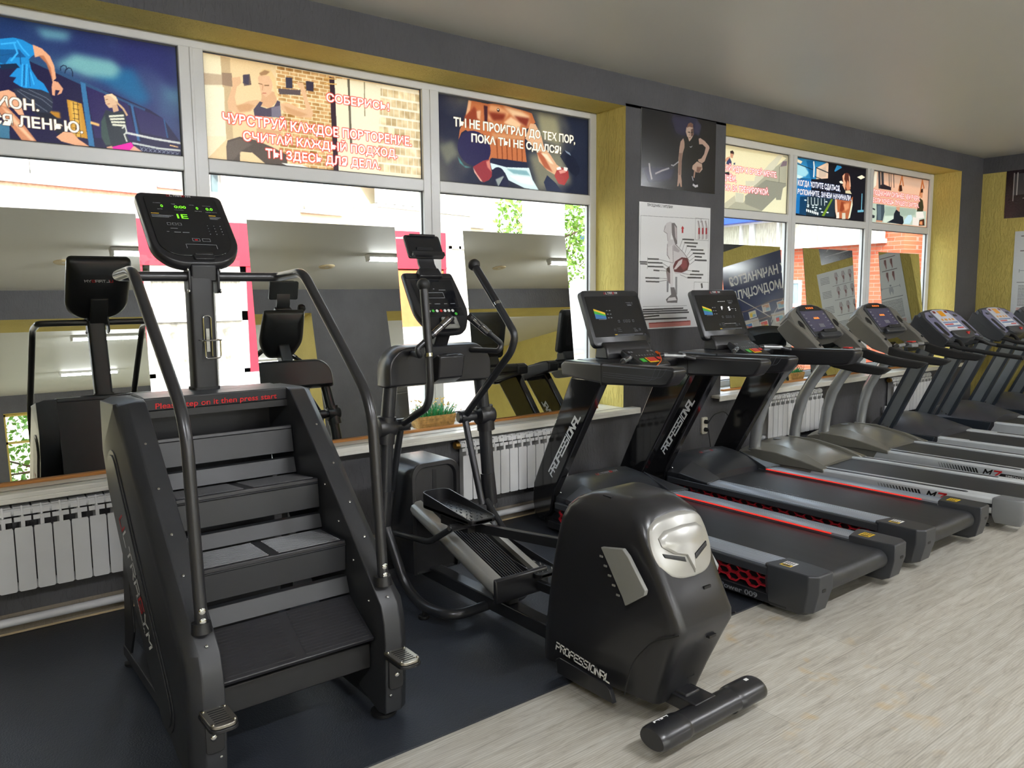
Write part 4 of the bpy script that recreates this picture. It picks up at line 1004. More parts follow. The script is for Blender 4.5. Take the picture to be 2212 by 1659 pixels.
def shop():
    e=empty('shop_front',(6,9,-.15),'single storey red shop front with white windows across the yard','building')
    mb=MB(); mb.box(3.11,8.86,9,11.6,2.15,2.85); mb.box(3.11,8.86,9.15,11.6,-.15,2.15); mb.box(4.80,5.02,9,9.15,.33,2.15); mb.box(3.11,8.86,8.985,9,2.13,2.17); mb.box(3.11,3.16,9,9.15,.33,2.15); mb.box(8.80,8.86,9,9.15,.33,2.15)
    obj('wall',mb,'shop_red',e,smooth=0); obj('plinth',MB().box(3.1,8.87,8.98,9.15,-.15,.33),'render_white',e,smooth=0)
    P=lambda: MB()
    for x0,x1 in ((3.17,4.80),(5.03,6.6)):
        mb=MB()
        for x in (x0,(x0+x1)/2-.09,x1-.1): mb.box(x,x+(.18 if x not in (x0,x1-.1) else .1),9.02,9.1,.33,2.13)
        for z0,z1 in ((.33,.40),(1.22,1.38),(1.88,2.13)): mb.box(x0,x1,9.02,9.1,z0,z1)
        w=obj('window',mb,'frame_white',e,smooth=0); obj('pane',MB().box(x0+.02,x1-.02,9.06,9.07,1.3,1.95),'curtain_glass',w,smooth=0); obj('pane',MB().box(x0+.02,x1-.02,9.06,9.07,.38,1.3),'foil_glass',w,smooth=0)
    obj('panel',MB().box(7.70,8.80,9.02,9.12,1.0,2.1),'orange_render',e,smooth=0); obj('panel',MB().box(7.70,8.80,9.0,9.12,.33,1.0),'render_white',e,smooth=0)
    return e
shop()
e=empty('white_house',(9.6,9.05,-.15),'narrow white house wall with a tall window beside the red shop','building'); obj('wall',MB().box(8.87,11.6,9.05,11.6,-.15,2.85),'render_white',e,smooth=0)
mb=MB(); 
for x in (8.96,9.18,9.40): mb.box(x,x+.05,9.0,9.05,1.35,2.6)
mb.box(8.96,9.45,9.0,9.05,1.35,1.42); mb.box(8.96,9.45,9.0,9.05,2.54,2.6); w=obj('window',mb,'frame_white',e,smooth=0); obj('pane',MB().box(8.98,9.43,9.03,9.045,1.38,2.56),'curtain_glass',w,smooth=0)
def brick_house():
    o=Vector((16,10,0)); a=math.radians(80.3); F=lambda: FMB(o,a)
    # facade runs away from us; its outside faces the yard on the left
    e=empty('brick_building',tuple(o+Vector((0,-4,-.15))),'orange brick building with a glazed upper storey and blue roof edge','building')
    Q=F
    obj('wall',Q().box(-7.42,3,0,5,-.15,2.58),'brick_orange',e,smooth=0); obj('wall',Q().box(-7.42,3,.02,5,2.58,3.1),'brick_orange',e,smooth=0)
    class QQ(MB):
        def __init__(s): super().__init__(); s.X=Q().X
    mb=QQ().box(-7.07,3,-.16,0,2.52,2.60); mb.box(-7.07,3,-.16,.02,3.12,3.16); obj('gallery_band',mb,'frame_white',e,smooth=0)
    for i in range(9):
        s0=-7.07+i*1.1; mb=QQ()
        for x in (s0,s0+.30,s0+1.03): mb.box(x,x+.07,-.15,-.06,2.58,3.14)
        w=obj('window',mb,'frame_white',e,smooth=0); obj('pane',QQ().box(s0+.03,s0+1.07,-.10,-.09,2.6,3.12),'curtain_glass',w,smooth=0)
    obj('roof_edge',QQ().box(-5.2,3,-.4,5,3.16,3.30),'roof_blue',e,smooth=0)
    mb=QQ(); mb.box(-5.1,-4.4,-.03,0,1.3,1.37); mb.box(-5.1,-4.4,-.03,0,1.8,1.87); mb.box(-5.1,-5.03,-.03,0,1.3,1.87); mb.box(-4.47,-4.4,-.03,0,1.3,1.87); w=obj('window',mb,'frame_white',e,smooth=0); obj('pane',QQ().box(-5.05,-4.45,-.012,-.004,1.35,1.82),'house_glass',w,smooth=0)
brick_house()
setp(obj('garage_wall',MB().box(9.7,9.9,6.6,7.6,-.15,4.2),'panel_grey',smooth=0),'pale grey metal clad wall seen at the right edge of the near window','wall')
setp(obj('metal_garage',MB().box(14.9,18.0,1.6,2.1,-.15,3.6),'panel_grey',smooth=0),'pale grey sheet metal wall seen at the right edge of the far window','wall')
def tree(c,r,hz,lab,n,seed,par_h):
    rr=random.Random(seed); e=empty('leafy_tree',(c[0],c[1],-.15),lab,'tree'); mb=MB()
    for i in range(n):
        while True:
            p=Vector((rr.uniform(-1,1),rr.uniform(-1,1),rr.uniform(-1,1)))
            if .35<p.length<1: break
        p=Vector((c[0]+p.x*r[0],c[1]+p.y*r[1],c[2]+p.z*r[2])); a=Vector((rr.gauss(0,1),rr.gauss(0,1),rr.gauss(0,1))).normalized(); b=a.cross(Vector((rr.gauss(0,1),rr.gauss(0,1),rr.gauss(0,1)))).normalized(); s=rr.uniform(.05,.11)*hz
        mb.quad(p-a*s,p-b*s*.5,p+a*s,p+b*s*.5)
    obj('foliage',mb,'leaf',e,smooth=0,fix=False); mb=MB(); mb.tube([(c[0],c[1],-.15),(c[0]+.1,c[1],c[2]*.5),(c[0],c[1],c[2])],[.16,.12,.04],10)
    for k in range(7): 
        an=k*.9; mb.tube([(c[0],c[1],c[2]*(.5+.06*k)),(c[0]+r[0]*.6*math.cos(an),c[1]+r[1]*.6*math.sin(an),c[2]+r[2]*.3*math.sin(k))],[.05,.015],6)
    obj('trunk',mb,'bark',e)
tree((13.4,11.0,3.4),(1.55,1.3,1.7),1.0,'bright green leafy tree in front of the cream apartment block',2600,3,1); tree((3.6,-23.0,2.0),(3.4,1.6,2.4),1.3,'bright green tree beyond the rear window, seen in the leftmost mirror',2600,5,1); tree((9.5,-24,2.2),(3,1.5,2.3),1.4,'green tree beyond the rear wall, right of the other',900,6,1)
# ================================================================ stair climber
mat('steel_black','#2b2c2f',.38,spec=.5,var=.08,vscale=6,bump=.12,bscale=900); mat('steel_dark','#1c1c1e',.42,var=.1); mat('step_rubber','#26262a',.36,spec=.55,var=.12,vscale=9); mat('tube_black','#2a2a2c',.30,spec=.6,var=.05); mat('plastic_black','#1f1f22',.33,spec=.55,var=.08); mat('plastic_charcoal','#2c2d30',.38,var=.06)
mat('chrome','#c9c9c9',.16,1,var=.03); mat('brushed_steel','#b4b0a6',.28,1,var=.08,vscale=30,stretch=(1,14,1)); mat('screen_black','#17181c',.12,spec=.6,var=.03); mat('ink_white','#e6e6e6',.5); mat('ink_red','#d02226',.5); mat('ink_grey','#8b8d92',.5); mat('ink_dim','#5b5e66',.5); mat('ink_yellow','#d8b23a',.5)
mat('led_green','#173a10',.4,emit='#63d21e',estr=1.6); mat('led_red','#5a0808',.4,emit='#ff2a1c',estr=.8); mat('led_amber','#4a2408',.4,emit='#ff7a2a',estr=1.2); mat('led_white','#777777',.4,emit='#ffffff',estr=1.2)
def screws(par,pts,n,r=.006,m='chrome',name='screw'):
    s0=None
    for p in pts:
        if s0 is None:
            mb=MB(); N=Vector(n).normalized(); mb.tube([-N*.002,N*.002,N*.0042,N*.005],[r,r,r*.8,r*.4],10); s0=obj(name,mb,m,None); s0.parent=par; s0.location=Vector(p)-base(par)
        else:
            c=s0.copy(); COL.objects.link(c); c.location=Vector(p)-base(par)
def stair_climber():
    cx=1.065; e=empty('stair_climber',(cx,-1.35,0.008),'large black stair climber with four steps and curved handrails, at the left front','stair climber')
    P=[(-.80,1.224),(-.79,1.0),(-.86,.84),(-1.03,.63),(-1.40,.225),(-1.52,.145),(-1.70,.075),(-1.83,.038),(-1.885,.05),(-1.895,.20),(-1.90,.33),(-1.893,.41),(-1.872,.475),(-1.80,.545),(-1.69,.655),(-1.52,.82),(-1.38,.955),(-1.24,1.085),(-1.09,1.222),(-1.05,1.232)]
    def inset(q,d=.05): # pull the front run back and in, for the bevelled outer shoulder
        o=[]
        for i,(y,z) in enumerate(q):
            if 7<i<=18: y,z=y+d*.8,z-(d*.35 if i>12 else 0)
            elif i in (0,19): z-=.012
            o.append((y,z))
        return o
    for s,nm in ((-1,'left'),(1,'right')):
        xs=(cx+s*.297,cx+s*.366,cx+s*.398,cx+s*.41); rings=[[(x,y,z) for y,z in pr] for x,pr in zip(xs,(P,P,inset(P,.03),inset(P,.062)))]
        mb=MB(); mb.loft(rings); sp=obj('side_panel',mb,'steel_black',e,bev=.004,seg=2,smooth=30)
        xo=cx+s*.4105; a=Vector((-.985,.93)); b=Vector((-1.60,.215)); d=(b-a).normalized(); nn=Vector((-d.y,d.x)); st=[]
        for k in range(13): t=PI/2+PI*k/12; st.append(a+d*(.10*math.cos(t))+nn*(.10*math.sin(t)))
        for k in range(13): t=-PI/2+PI*k/12; st.append(b+d*(.10*math.cos(t))+nn*(.10*math.sin(t)))
        mb=MB(); mb.prism([(q.x,q.y) for q in st],'x',xo-.001*s,xo+.004*s); obj('embossed_cover',mb,'steel_black',sp,bev=.003)
        st2=[a+(q-a)*.80 if i<13 else b+(q-b)*.80 for i,q in enumerate(st)]
        mb=MB(); mb.prism([(q.x,q.y) for q in st2],'x',xo+.003*s,xo+.008*s); obj('embossed_cover',mb,'steel_black',sp,bev=.003)
        mb=MB(); xf=xo+.0088*s
        if s<0: tech(mb,'ULTRAGYM',(xf,-1.075,.765),(0,-.678,-.735),(0,-.735,.678),.052,w=1.0,gap=.35,th=.2,cols=[1,0,0,0,0,1,0,0]); mb.m=0; 
        else: tech(mb,'ULTRAGYM',(xf,-1.42,.40),(0,.678,.735),(0,-.735,.678),.052,w=1.0,gap=.35,th=.2,cols=[1,0,0,0,0,1,0,0])
        if s<0:
            mb.m=0; tech(mb,'PROFESSIONAL',(xf,-1.28,.515),(0,-.678,-.735),(0,-.735,.678),.011,w=1.0,gap=.3,th=.2)
        obj('logo',mb,['ink_white','ink_red'],sp,smooth=0,fix=False)
        F=[(-1.245,1.082),(-1.40,.938),(-1.54,.80),(-1.66,.684),(-1.335,.998)][:4]; nv=(0,-.72,.69)
        screws(sp,[(cx+s*.345,y-.0005,z+.0005) for y,z in F]+[(cx+s*.335,-1.853,.497)],nv); screws(sp,[(cx+s*.318,-1.8975,.30),(cx+s*.318,-1.890,.125)],(0,-1,0))
        screws(sp,[(cx+s*.2965,-1.42-.12*k,.86-.13*k) for k in range(4)],(-s,0,0),.005)
        # handrail
        hx=cx+s*.338; hr=fillet([(cx+s*.055,-.90,1.722),(hx,-.90,1.722),(hx,-1.18,1.738),(hx,-1.765,1.238),(hx,-1.822,.545)],[.045,.06,.12],7)
        mb=MB(); mb.tube(hr,.0205,16); h=obj('handrail',mb,'tube_black',e)
        mb=MB(); d=Vector((0,-.055,-.69)).normalized(); q=Vector((hx,-1.818,.56)); mb.tube([q-d*.01,q+d*.025],[.031,.034],18); obj('socket_ring',mb,'steel_dark',h)
        screws(h,[(hx,-1.832-.004,.612),(hx,-1.835-.004,.578)],(0,-1,.08),.012,'chrome','hex_bolt')
        mb=MB(); mb.prism(rrect(.07,.11,.02,4,-.90,1.705),'x',cx+s*.055,cx+s*.066); obj('rail_bracket',mb,'steel_dark',h,bev=.003)
        screws(h,[(cx+s*.066,-.93,1.75),(cx+s*.066,-.93,1.66)],(s,0,0),.010,'chrome','hex_bolt')
        # step peg
        px=cx+s*.338; mb=MB(); mb.prism(rrect(.088,.135,[.004,.004,.03,.03],5,px,-1.957),'z',.292,.304); pg=obj('step_peg',mb,'brushed_steel',e,bev=.002,label='brushed steel foot peg')
        mb=MB(); mb.prism(rrect(.092,.14,[.004,.004,.03,.03],5,px,-1.959),'z',.280,.292); mb.prism(rrect(.06,.13,.014,4,px,.215),'y',-1.897,-1.903); mb.box(px-.03,px+.03,-1.99,-1.899,.270,.281); obj('peg_bracket',mb,'steel_dark',pg,bev=.002)
        mb=MB()
        for k in range(7): y=-1.915-.0145*k; mb.prism(rrect(.052,.005,.0024,3,px,y),'z',.3035,.3046)
        obj('grip_slots',mb,'black_rubber',pg,smooth=0); screws(pg,[(px+a_*.034,y,.304) for a_ in (-1,1) for y in (-1.905,-2.005)],(0,0,1),.006); screws(pg,[(px+.004*s,-1.903,.205)],(0,-1,0),.011,'chrome','hex_bolt')
        # feet and base rail
        mb=MB(); mb.lathe([(.045,0),(.05,.004),(.05,.016),(.03,.022),(.012,.024),(.012,.05)],(cx+s*.335,-1.80,.008)); obj('foot',mb,'black_rubber',e)
        mb=MB(); mb.box(cx+s*.335-.03,cx+s*.335+.03,-1.80,-.70,.05,.10); obj('base_rail',mb,'steel_black',e,bev=.004)
        mb=MB(); mb.prism([(-.70,.05),(-.79,.05),(-.90,.22),(-.86,.62),(-.80,.62),(-.74,.22)],'x',cx+s*.36,cx+s*.35); obj('rear_bracket',mb,'steel_dark',e,bev=.003)
        mb=MB(); mb.lathe([(.026,0),(.03,.004),(.03,.014),(.01,.018),(.01,.045)],(cx+s*.34,-.73,.008)); obj('foot',mb,'black_rubber',e)
    # top cover with printed band
    mb=MB(); xi=.298
    mb.prism([(-1.052,1.232),(-1.046,1.178),(-1.03,1.178),(-1.03,1.20),(-.80,1.20),(-.80,1.224),(-.86,1.236),(-.98,1.236)],'x',cx-xi,cx+xi); obj('top_cover',mb,'steel_black',e,bev=.005)
    text('lettering','Please step on it then press start',(cx-.255,-1.0505,1.187),(1,0,0),(0,-.11,.99),.024,'ink_red',e,width=.505,offset=.012)
    mb=MB(); mb.box(cx-.30,cx+.30,-.83,-.80,.10,1.20); mb.box(cx-.3,cx+.3,-1.05,-.83,1.15,1.178); obj('rear_panel',mb,'steel_dark',e,smooth=0)
    mb=MB(); mb.box(cx-.296,cx+.296,-1.78,-1.70,.20,.30); obj('front_beam',mb,'steel_dark',e,bev=.004)
    # steps
    def step(y0,z0,y1,z1,lip,riser,ribs=True):
        d=Vector((y1-y0,z1-z0)).normalized(); n=Vector((-d.y,d.x)); n=n if n.y>0 else -n; L=(Vector((y1,z1))-Vector((y0,z0))).length
        f=Vector((y0,z0)); r=Vector((y1,z1)); t=.018; mb=MB(); x0,x1=cx-.288,cx+.288
        pr=[f,f-n*t-d*.001,f-n*t+d*.012] ; mb.prism([(q.x,q.y) for q in (f,r,r-n*t,f-n*t)],'x',x0,x1)
        st=obj('step',mb,'step_rubber',e,bev=.004)
        if ribs:
            mb=MB(); nr=15; ux=(-.272,-.02,.02,.272)
            for a,b in ((ux[0],ux[1]),(ux[2],ux[3])):
                for i in range(nr):
                    c=f+d*(.02+(L-.035)*i/(nr-1)); q=[c-d*.0036,c-d*.002+n*.0032,c+d*.002+n*.0032,c+d*.0036]; mb.prism([(p.x,p.y) for p in q],'x',cx+a,cx+b)
            obj('tread_ribs',mb,'step_rubber',st,smooth=0)
        if riser:
            (ya,za),(yb,zb)=riser; mb=MB(); mb.prism([(ya,za),(yb,zb),(yb-.004,zb+.004),(y0,z0-.016),(y0+.02,z0-.018),(yb+.016,zb-.01),(ya+.016,za)],'x',x0,x1); obj('riser',mb,'steel_black',st,bev=.003)
        if lip:
            (ya,za),(yb,zb)=lip; mb=MB(); mb.prism([(ya,za),(yb,zb),(yb+.01,zb),(ya+.03,za)],'x',x0,x1); 
            obj('hinge_lip',mb,'steel_black',st,bev=.002)
    step(-1.833,.343,-1.632,.455,None,None)
    step(-1.612,.671,-1.393,.668,((-1.610,.523),(-1.634,.460)),((-1.603,.546),(-1.610,.648)))
    step(-1.373,.880,-1.143,.858,((-1.378,.730),(-1.397,.674)),((-1.378,.756),(-1.371,.856)))
    step(-1.112,1.073,-.90,1.035,((-1.128,.931),(-1.149,.866)),((-1.127,.955),(-1.110,1.055)),False)
    # mast
    mb=MB(); mb.prism(rrect(.104,.082,.018,5,cx-.012,-.895),'z',1.236,1.725); po=obj('mast',mb,'steel_dark',e,bev=.002)
    mb=MB(); mb.prism(rrect(.116,.094,.02,5,cx-.012,-.895),'z',1.234,1.248); obj('mast_collar',mb,'black_rubber',po); mb=MB(); mb.prism(rrect(.30,.13,.05,6,cx-.012,-.90),'z',1.2345,1.2365); obj('mast_flange',mb,'steel_black',po)
    mb=MB(); 
    def wire(pts,r=.003): mb.tube(fillet(pts,.014,5),r,8)
    bx=cx+.0; by=-.937; wire([(bx-.016,by-.004,1.44),(bx-.016,by-.004,1.555),(bx+.016,by-.004,1.555),(bx+.016,by-.004,1.38)]); wire([(bx-.04,by-.01,1.452),(bx-.038,by-.075,1.452),(bx+.038,by-.075,1.452),(bx+.04,by-.01,1.452)]); wire([(bx-.03,by-.06,1.452),(bx-.03,by-.06,1.375),(bx+.034,by-.06,1.375),(bx+.034,by-.06,1.452)]); wire([(bx-.016,by-.006,1.44),(bx-.016,by-.03,1.372),(bx+.0,by-.055,1.372)]); mb.box(bx-.007,bx+.007,by-.006,by,1.40,1.50)
    obj('bottle_cage',mb,'chrome',po,label='chrome wire bottle cage')
    # console
    v=Vector((0,.697,.717)); n=Vector((0,-.717,.697)); C0=Vector((cx-.002,-.775,1.93))
    def CM(): 
        m=MB(); m.X=Matrix(((1,0,0,C0.x),(0,v.y,n.y,C0.y),(0,v.z,n.z,C0.z),(0,0,0,1))); return m
    ol=rrect(.37,.45,[.03,.03,.13,.15],9)
    def sc(o,k,kk=None,dy=0): return [(x*k,y*(kk or k)+dy) for x,y in o]
    mb=CM(); mb.loft([[(x,y,z) for x,y in o] for o,z in ((sc(ol,.62,.6),-.075),(sc(ol,.9),-.055),(ol,-.03),(sc(ol,1.005),-.008),(sc(ol,.985),.008),(sc(ol,.95),.012),(sc(ol,.86,.84,.006),.006))]); co=obj('console',mb,'plastic_black',e,smooth=50)
    po_=rrect(.31,.375,[.012,.012,.09,.10],8,0,.012); mb=CM(); mb.prism(po_,'z',.004,.0105); obj('display_panel',mb,'screen_black',co,bev=.002)
    mb=CM(); mb.prism(rrect(.085,.035,.01,4,.012,-.190),'z',.006,.022); mb.prism(rrect(.075,.012,.005,3,.012,-.178),'z',.02,.026); obj('phone_rest',mb,'plastic_black',co,bev=.002)
    Z=.0112
    def tp(x,y): return C0+Vector((1,0,0))*x+v*y+n*Z
    def tx(s,x,y,h,m,w=None,off=.012,nm='display_text'): return text(nm,s,tp(x,y),(1,0,0),v,h,m,co,width=w,offset=off)
    for s_,x,y,w in (('0',-.095,.128,.010),('0:00',-.038,.126,.05),('0',.055,.124,.010),('0.0',.098,.122,.03)): tx(s_,x,y,.017,'led_green',w)
    for s_,x,y,w in (('FLOORS',-.122,.152,.03),('METS',-.112,.112,.02),('TIME',-.048,.150,.018),('CALORIES',-.042,.112,.04),('LEVEL',.03,.150,.022),('SPM',.045,.110,.03),('DISTANCE',.088,.148,.035),('HEART RATE',.092,.106,.05)): tx(s_,x,y,.0045,'ink_grey',w)
    tx('IE',-.04,.058,.030,'led_green',.046,.004)
    mb=CM(); mb.box(-.145,-.112,.083,.087,Z,Z+.0002); mb.box(.10,.13,.083,.087,Z,Z+.0002); obj('panel_marks',mb,'ink_yellow',co,smooth=0)
    mb=CM()
    for k in range(3): mb.box(-.145,-.055-.01*k,.073-.006*k,.0755-.006*k,Z,Z+.0002); mb.box(.10,.15-.008*k,.073-.006*k,.0755-.006*k,Z,Z+.0002)
    for k in range(3):
        x=-.085+.022*k; 
        for a,b in ((x-.008,x+.008),): mb.box(a,b,.012,.0135,Z,Z+.0002); mb.box(a,b,.026,.0275,Z,Z+.0002); mb.box(a,a+.0015,.012,.027,Z,Z+.0002); mb.box(b-.0015,b,.012,.027,Z,Z+.0002)
    for r_ in range(4):
        for c_ in range(3): mb.box(.075+.028*c_,.0785+.028*c_,.015-.018*r_,.0185-.018*r_,Z,Z+.0002)
    for x0,x1,y0 in ((-.085,-.055,-.01),(-.105,-.095,-.032),(-.075,-.048,-.034),(-.04,-.012,-.034)): mb.box(x0,x1,y0,y0+.003,Z,Z+.0002)
    for x0,x1 in ((-.01,.022),(.032,.066)):
        mb.box(x0,x1,-.070,-.0685,Z,Z+.0002); mb.box(x0,x1,-.087,-.0855,Z,Z+.0002); mb.box(x0,x0+.0015,-.087,-.069,Z,Z+.0002); mb.box(x1-.0015,x1,-.087,-.069,Z,Z+.0002)
    mb.box(-.045,.085,-.108,-.106,Z,Z+.0002); mb.box(-.045,-.043,-.132,-.107,Z,Z+.0002); mb.box(.083,.085,-.132,-.107,Z,Z+.0002)
    obj('key_marks',mb,'ink_grey',co,smooth=0); mb=CM(); mb.box(.0,.012,-.081,-.075,Z,Z+.0003); obj('stop_mark',mb,'ink_red',co,smooth=0)
    mb=MB(); O=C0+v*.203+n*.0128; tech(mb,'ULTRAGYM',O-Vector((.055,0,0)),(1,0,0),v,.010,w=1.0,gap=.3,th=.2,cols=[1,0,0,0,0,1,0,0]); obj('logo',mb,['ink_white','ink_red'],co,smooth=0,fix=False)
    # tilting bracket between mast and console, and the back of the console seen in the mirror
    mb=MB(); mb.prism([(-.86,1.70),(-.935,1.70),(-.94,1.77),(-.86,1.84),(-.78,1.88),(-.74,1.84),(-.80,1.76)],'x',cx-.052,cx+.052); obj('console_bracket',mb,'steel_dark',e,bev=.006)
    mb=CM()
    for i in range(22): x=-.11+.0105*i; mb.box(x,x+.005,.16,.18,-.057,-.053)
    obj('vent_slots',mb,'black_rubber',co,smooth=0); mb=MB(); O=C0+v*.08-n*.0765; tech(mb,'ULTRAGYM',O+Vector((.075,0,0)),(-1,0,0),v,.016,w=1.0,gap=.3,th=.2,cols=[1,0,0,0,0,1,0,0]); obj('logo',mb,['ink_white','ink_red'],co,smooth=0,fix=False)
    return e
stair_climber()
# ================================================================ elliptical trainer
mat('frame_satin','#333437',.28,metal=.35,spec=.6,var=.05); mat('plastic_satin','#232326',.30,spec=.6,var=.08,vscale=5); mat('silver_paint','#b2b1ac',.30,.35,var=.05); mat('grey_insert','#8a8a86',.42,var=.05); mat('aluminium','#c2c6ca',.22,1,var=.05,vscale=20); mat('gloss_black','#121214',.08,spec=.7,var=.05); mat('grip_chrome','#8d8d90',.15,1,var=.05); mat('sticker_white','#e8e8e8',.45)
mat('btn_green','#3fae3a',.4); mat('btn_red','#c5342e',.4); mat('btn_white','#d8d8d8',.4)
def ring_xy(cx,z,yf,yr,wf,wr,rf=.05,rr=.09,n=7):
    """plan outline of a housing: front (towards the wall) at yf, rear at yr"""
    P=[(wf,yf),(-wf,yf),(-wr,yr),(wr,yr)]; R=[rf,rf,rr,rr]; o=[]
    for i in range(4):
        a,b,c=Vector(P[i-1]),Vector(P[i]),Vector(P[(i+1)%4]); s=b+(a-b).normalized()*R[i]; e=b+(c-b).normalized()*R[i]
        for j in range(n+1):
            q=j/n; p=s*(1-q)**2+b*2*q*(1-q)+e*q*q; o.append((cx+p.x,p.y,z))
    return o
def elliptical():
    cx=2.29; e=empty('elliptical_trainer',(cx,-1.5,.008),'black elliptical trainer with swing arms and a big rear drive housing','elliptical trainer')
    mb=MB(); mb.box(cx-.04,cx+.04,-2.60,-.45,.06,.128); obj('base_beam',mb,'plastic_satin',e,bev=.006)
    mb=MB(); mb.box(cx-.26,cx+.26,-.50,-.42,.05,.11); obj('front_foot_bar',mb,'plastic_satin',e,bev=.01)
    for s in (-1,1):
        X=lambda d: cx+s*d
        mb=MB(); mb.tube(fillet([(X(.345),-.84,.47),(X(.30),-.975,.13),(X(.285),-1.12,.066),(X(.24),-1.315,.066),(X(.03),-1.315,.072)],[.1,.08,.09],6),.026,14); obj('stabiliser_tube',mb,'frame_satin',e)
        mb=MB(); mb.lathe([(.028,0),(.03,.005),(.028,.016),(.008,.02),(.008,.05)],(X(.285),-1.12,.008),n=18); obj('levelling_foot',mb,'black_rubber',e)
        mb=MB(); mb.lathe([(.028,0),(.03,.005),(.028,.016),(.008,.02),(.008,.05)],(X(.2),-.46,.008),n=18); obj('levelling_foot',mb,'black_rubber',e)
        mb=MB(); mb.tube([(X(.283),-.84,1.20),(X(.312),-.84,.95),(X(.345),-.84,.46)],.037,18); po=obj('upright',mb,'frame_satin',e)
        mb=MB(); mb.tube([(X(.330),-.84,.62),(X(.349),-.84,.44)],[.041,.043],18); obj('sleeve',mb,'plastic_black',po)
        # pivot hub
        mb=MB(); mb.lathe([(.03,-.055),(.052,-.05),(.056,-.03),(.056,.03),(.045,.05)],(X(.318),-.84,.955),'x',24); mb.tube([(X(.312),-.84,1.01),(X(.325),-.84,.87)],[.05,.05],20); obj('hub_cover',mb,'plastic_black',po)
        mb=MB(); mb.cyl((X(.28),-.82,.952),(X(.16),-.80,.952),.026,n=18); mb.cyl((X(.235),-.80,.952),(X(.172),-.80,.952),.034,n=20); obj('pivot_axle',mb,'frame_satin',po)
        # swing arm
        ax=X(.205)
        if s<0: up=[(-.80,.952),(-1.07,1.075),(-1.10,1.17),(-1.092,1.337)]; top=(-1.056,1.675); lo=[(-.80,.952),(-.62,.362)]; lk=[(-.66,.345),(-1.11,.392),(-1.33,.52)]
        else: up=[(-.80,.952),(-1.235,1.345),(-1.268,1.43),(-1.121,1.582)]; top=(-.921,1.785); lo=[(-.80,.952),(-.83,.86),(-.96,.48)]; lk=[(-.96,.50),(-1.2,.30),(-1.38,.27)]
        mb=MB(); mb.tube(fillet([(ax,y,z) for y,z in up],[.07,.07],6),.0195,14); arm=obj('swing_arm',mb,'frame_satin',e)
        mb=MB(); mb.tube(fillet([(ax,y,z) for y,z in lo],.05),.019,12); obj('lower_arm',mb,'frame_satin',arm)
        a=Vector((ax,*up[-1])); b=Vector((ax,*top)); d=(b-a).normalized(); mb=MB(); mb.cyl(a-d*.006,a+d*.012,.0215,n=18); obj('ring',mb,'chrome',arm,label='bright metal ring'); mb=MB(); mb.cyl(a+d*.012,b,.0215,n=18); obj('grip',mb,'plastic_black',arm); mb=MB(); mb.tube([b-d*.012,b,b+d*.012,b+d*.03,b+d*.042],[.024,.031,.034,.028,.012],18); obj('knob',mb,'black_rubber',arm)
        mb=MB(); mb.tube(fillet([(X(.235),y,z) for y,z in lk],.05),.016,12); obj('link_rod',mb,'frame_satin',arm)
        # pedal with rim
        py0,py1,pz,px=(-1.00,-1.46,.552,.145) if s<0 else (-1.16,-1.60,.262,.145); c=(py0+py1)/2; L=py0-py1
        ol=rrect(.155,L,[.05,.05,.03,.03],5,X(px),c); mb=MB(); mb.prism(ol,'z',pz,pz+.02); pd=obj('pedal',mb,'plastic_black',e,bev=.004)
        outer=[(x,y) for x,y in ol]; inn=[(X(px)+(x-X(px))*.93,c+(y-c)*.975) for x,y in ol]; mb=MB(); n=len(ol)
        def hz(y): t=(y-py1)/L; return pz+.022+.055*min(1,max(0,(t-.02)*1.6))
        V=[[mb._v((x,y,z)) for (x,y),z in zip(o,zs)] for o,zs in ((outer,[pz]*n),(outer,[hz(y) for x,y in outer]),(inn,[hz(y) for x,y in outer]),(inn,[pz+.018]*n))]
        for r0,r1 in zip(V,V[1:]):
            for i in range(n): mb._f([r0[i],r0[(i+1)%n],r1[(i+1)%n],r1[i]])
        obj('pedal_rim',mb,'plastic_black',pd)
        mb=MB()
        for i in range(9):
            for j in range(4):
                x=X(px)-.045+.03*j; y=py1+.04+.044*i; q=.016 if (i+j)%2 else -.016; mb.prism([(x-.009,y-.012),(x-.003,y-.012),(x+.009+q*.3,y+.012),(x+.003+q*.3,y+.012)],'z',pz+.019,pz+.0235)
        obj('tread_pattern',mb,'grey_insert' if s>0 else 'steel_black',pd,smooth=0)
        mb=MB(); jy,jz=(-1.33,.52) if s<0 else (-1.40,.265); mb.cyl((X(.255),jy,jz),(X(.115),jy,jz),.019,n=18); obj('joint',mb,'plastic_black',pd); mb=MB(); mb.cyl((X(.262),jy,jz),(X(.254),jy,jz),.013,n=14); obj('cap_bolt',mb,'chrome',pd)
        mb=MB(); y1,z1=(-2.02,.60) if s<0 else (-2.02,.26); z0=.505 if s<0 else .235; mb.prism([(-1.22,z0),(y1,z1),(y1,z1-.045),(-1.22,z0-.045)],'x',X(.085),X(.115)); obj('pedal_beam',mb,'frame_satin',e,bev=.003)
        mb=MB(); mb.box(X(.16) if s<0 else X(.08),X(.08) if s<0 else X(.16),-1.34,-1.10,z0-.03,pz+.001); obj('pedal_bracket',mb,'plastic_black',pd,bev=.003)
        # ramp side and fixed grip
        pr=[(-.79,.475),(-.80,.525),(-1.55,.285),(-1.555,.215),(-1.545,.195)]; mb=MB(); a0=Vector((-.80,.485)); a1=Vector((-1.55,.245)); d=(a1-a0).normalized(); n_=Vector((-d.y,d.x)); n_=n_ if n_.y>0 else -n_
        sec=[(-.030,-.042),(.004,-.042),(.024,-.026),(.030,0),(.024,.026),(.008,.040),(-.030,.042)]; rings=[[(X(.130+u),(q+n_*w).x,(q+n_*w).y) for u,w in sec] for q in (a0,a1)]
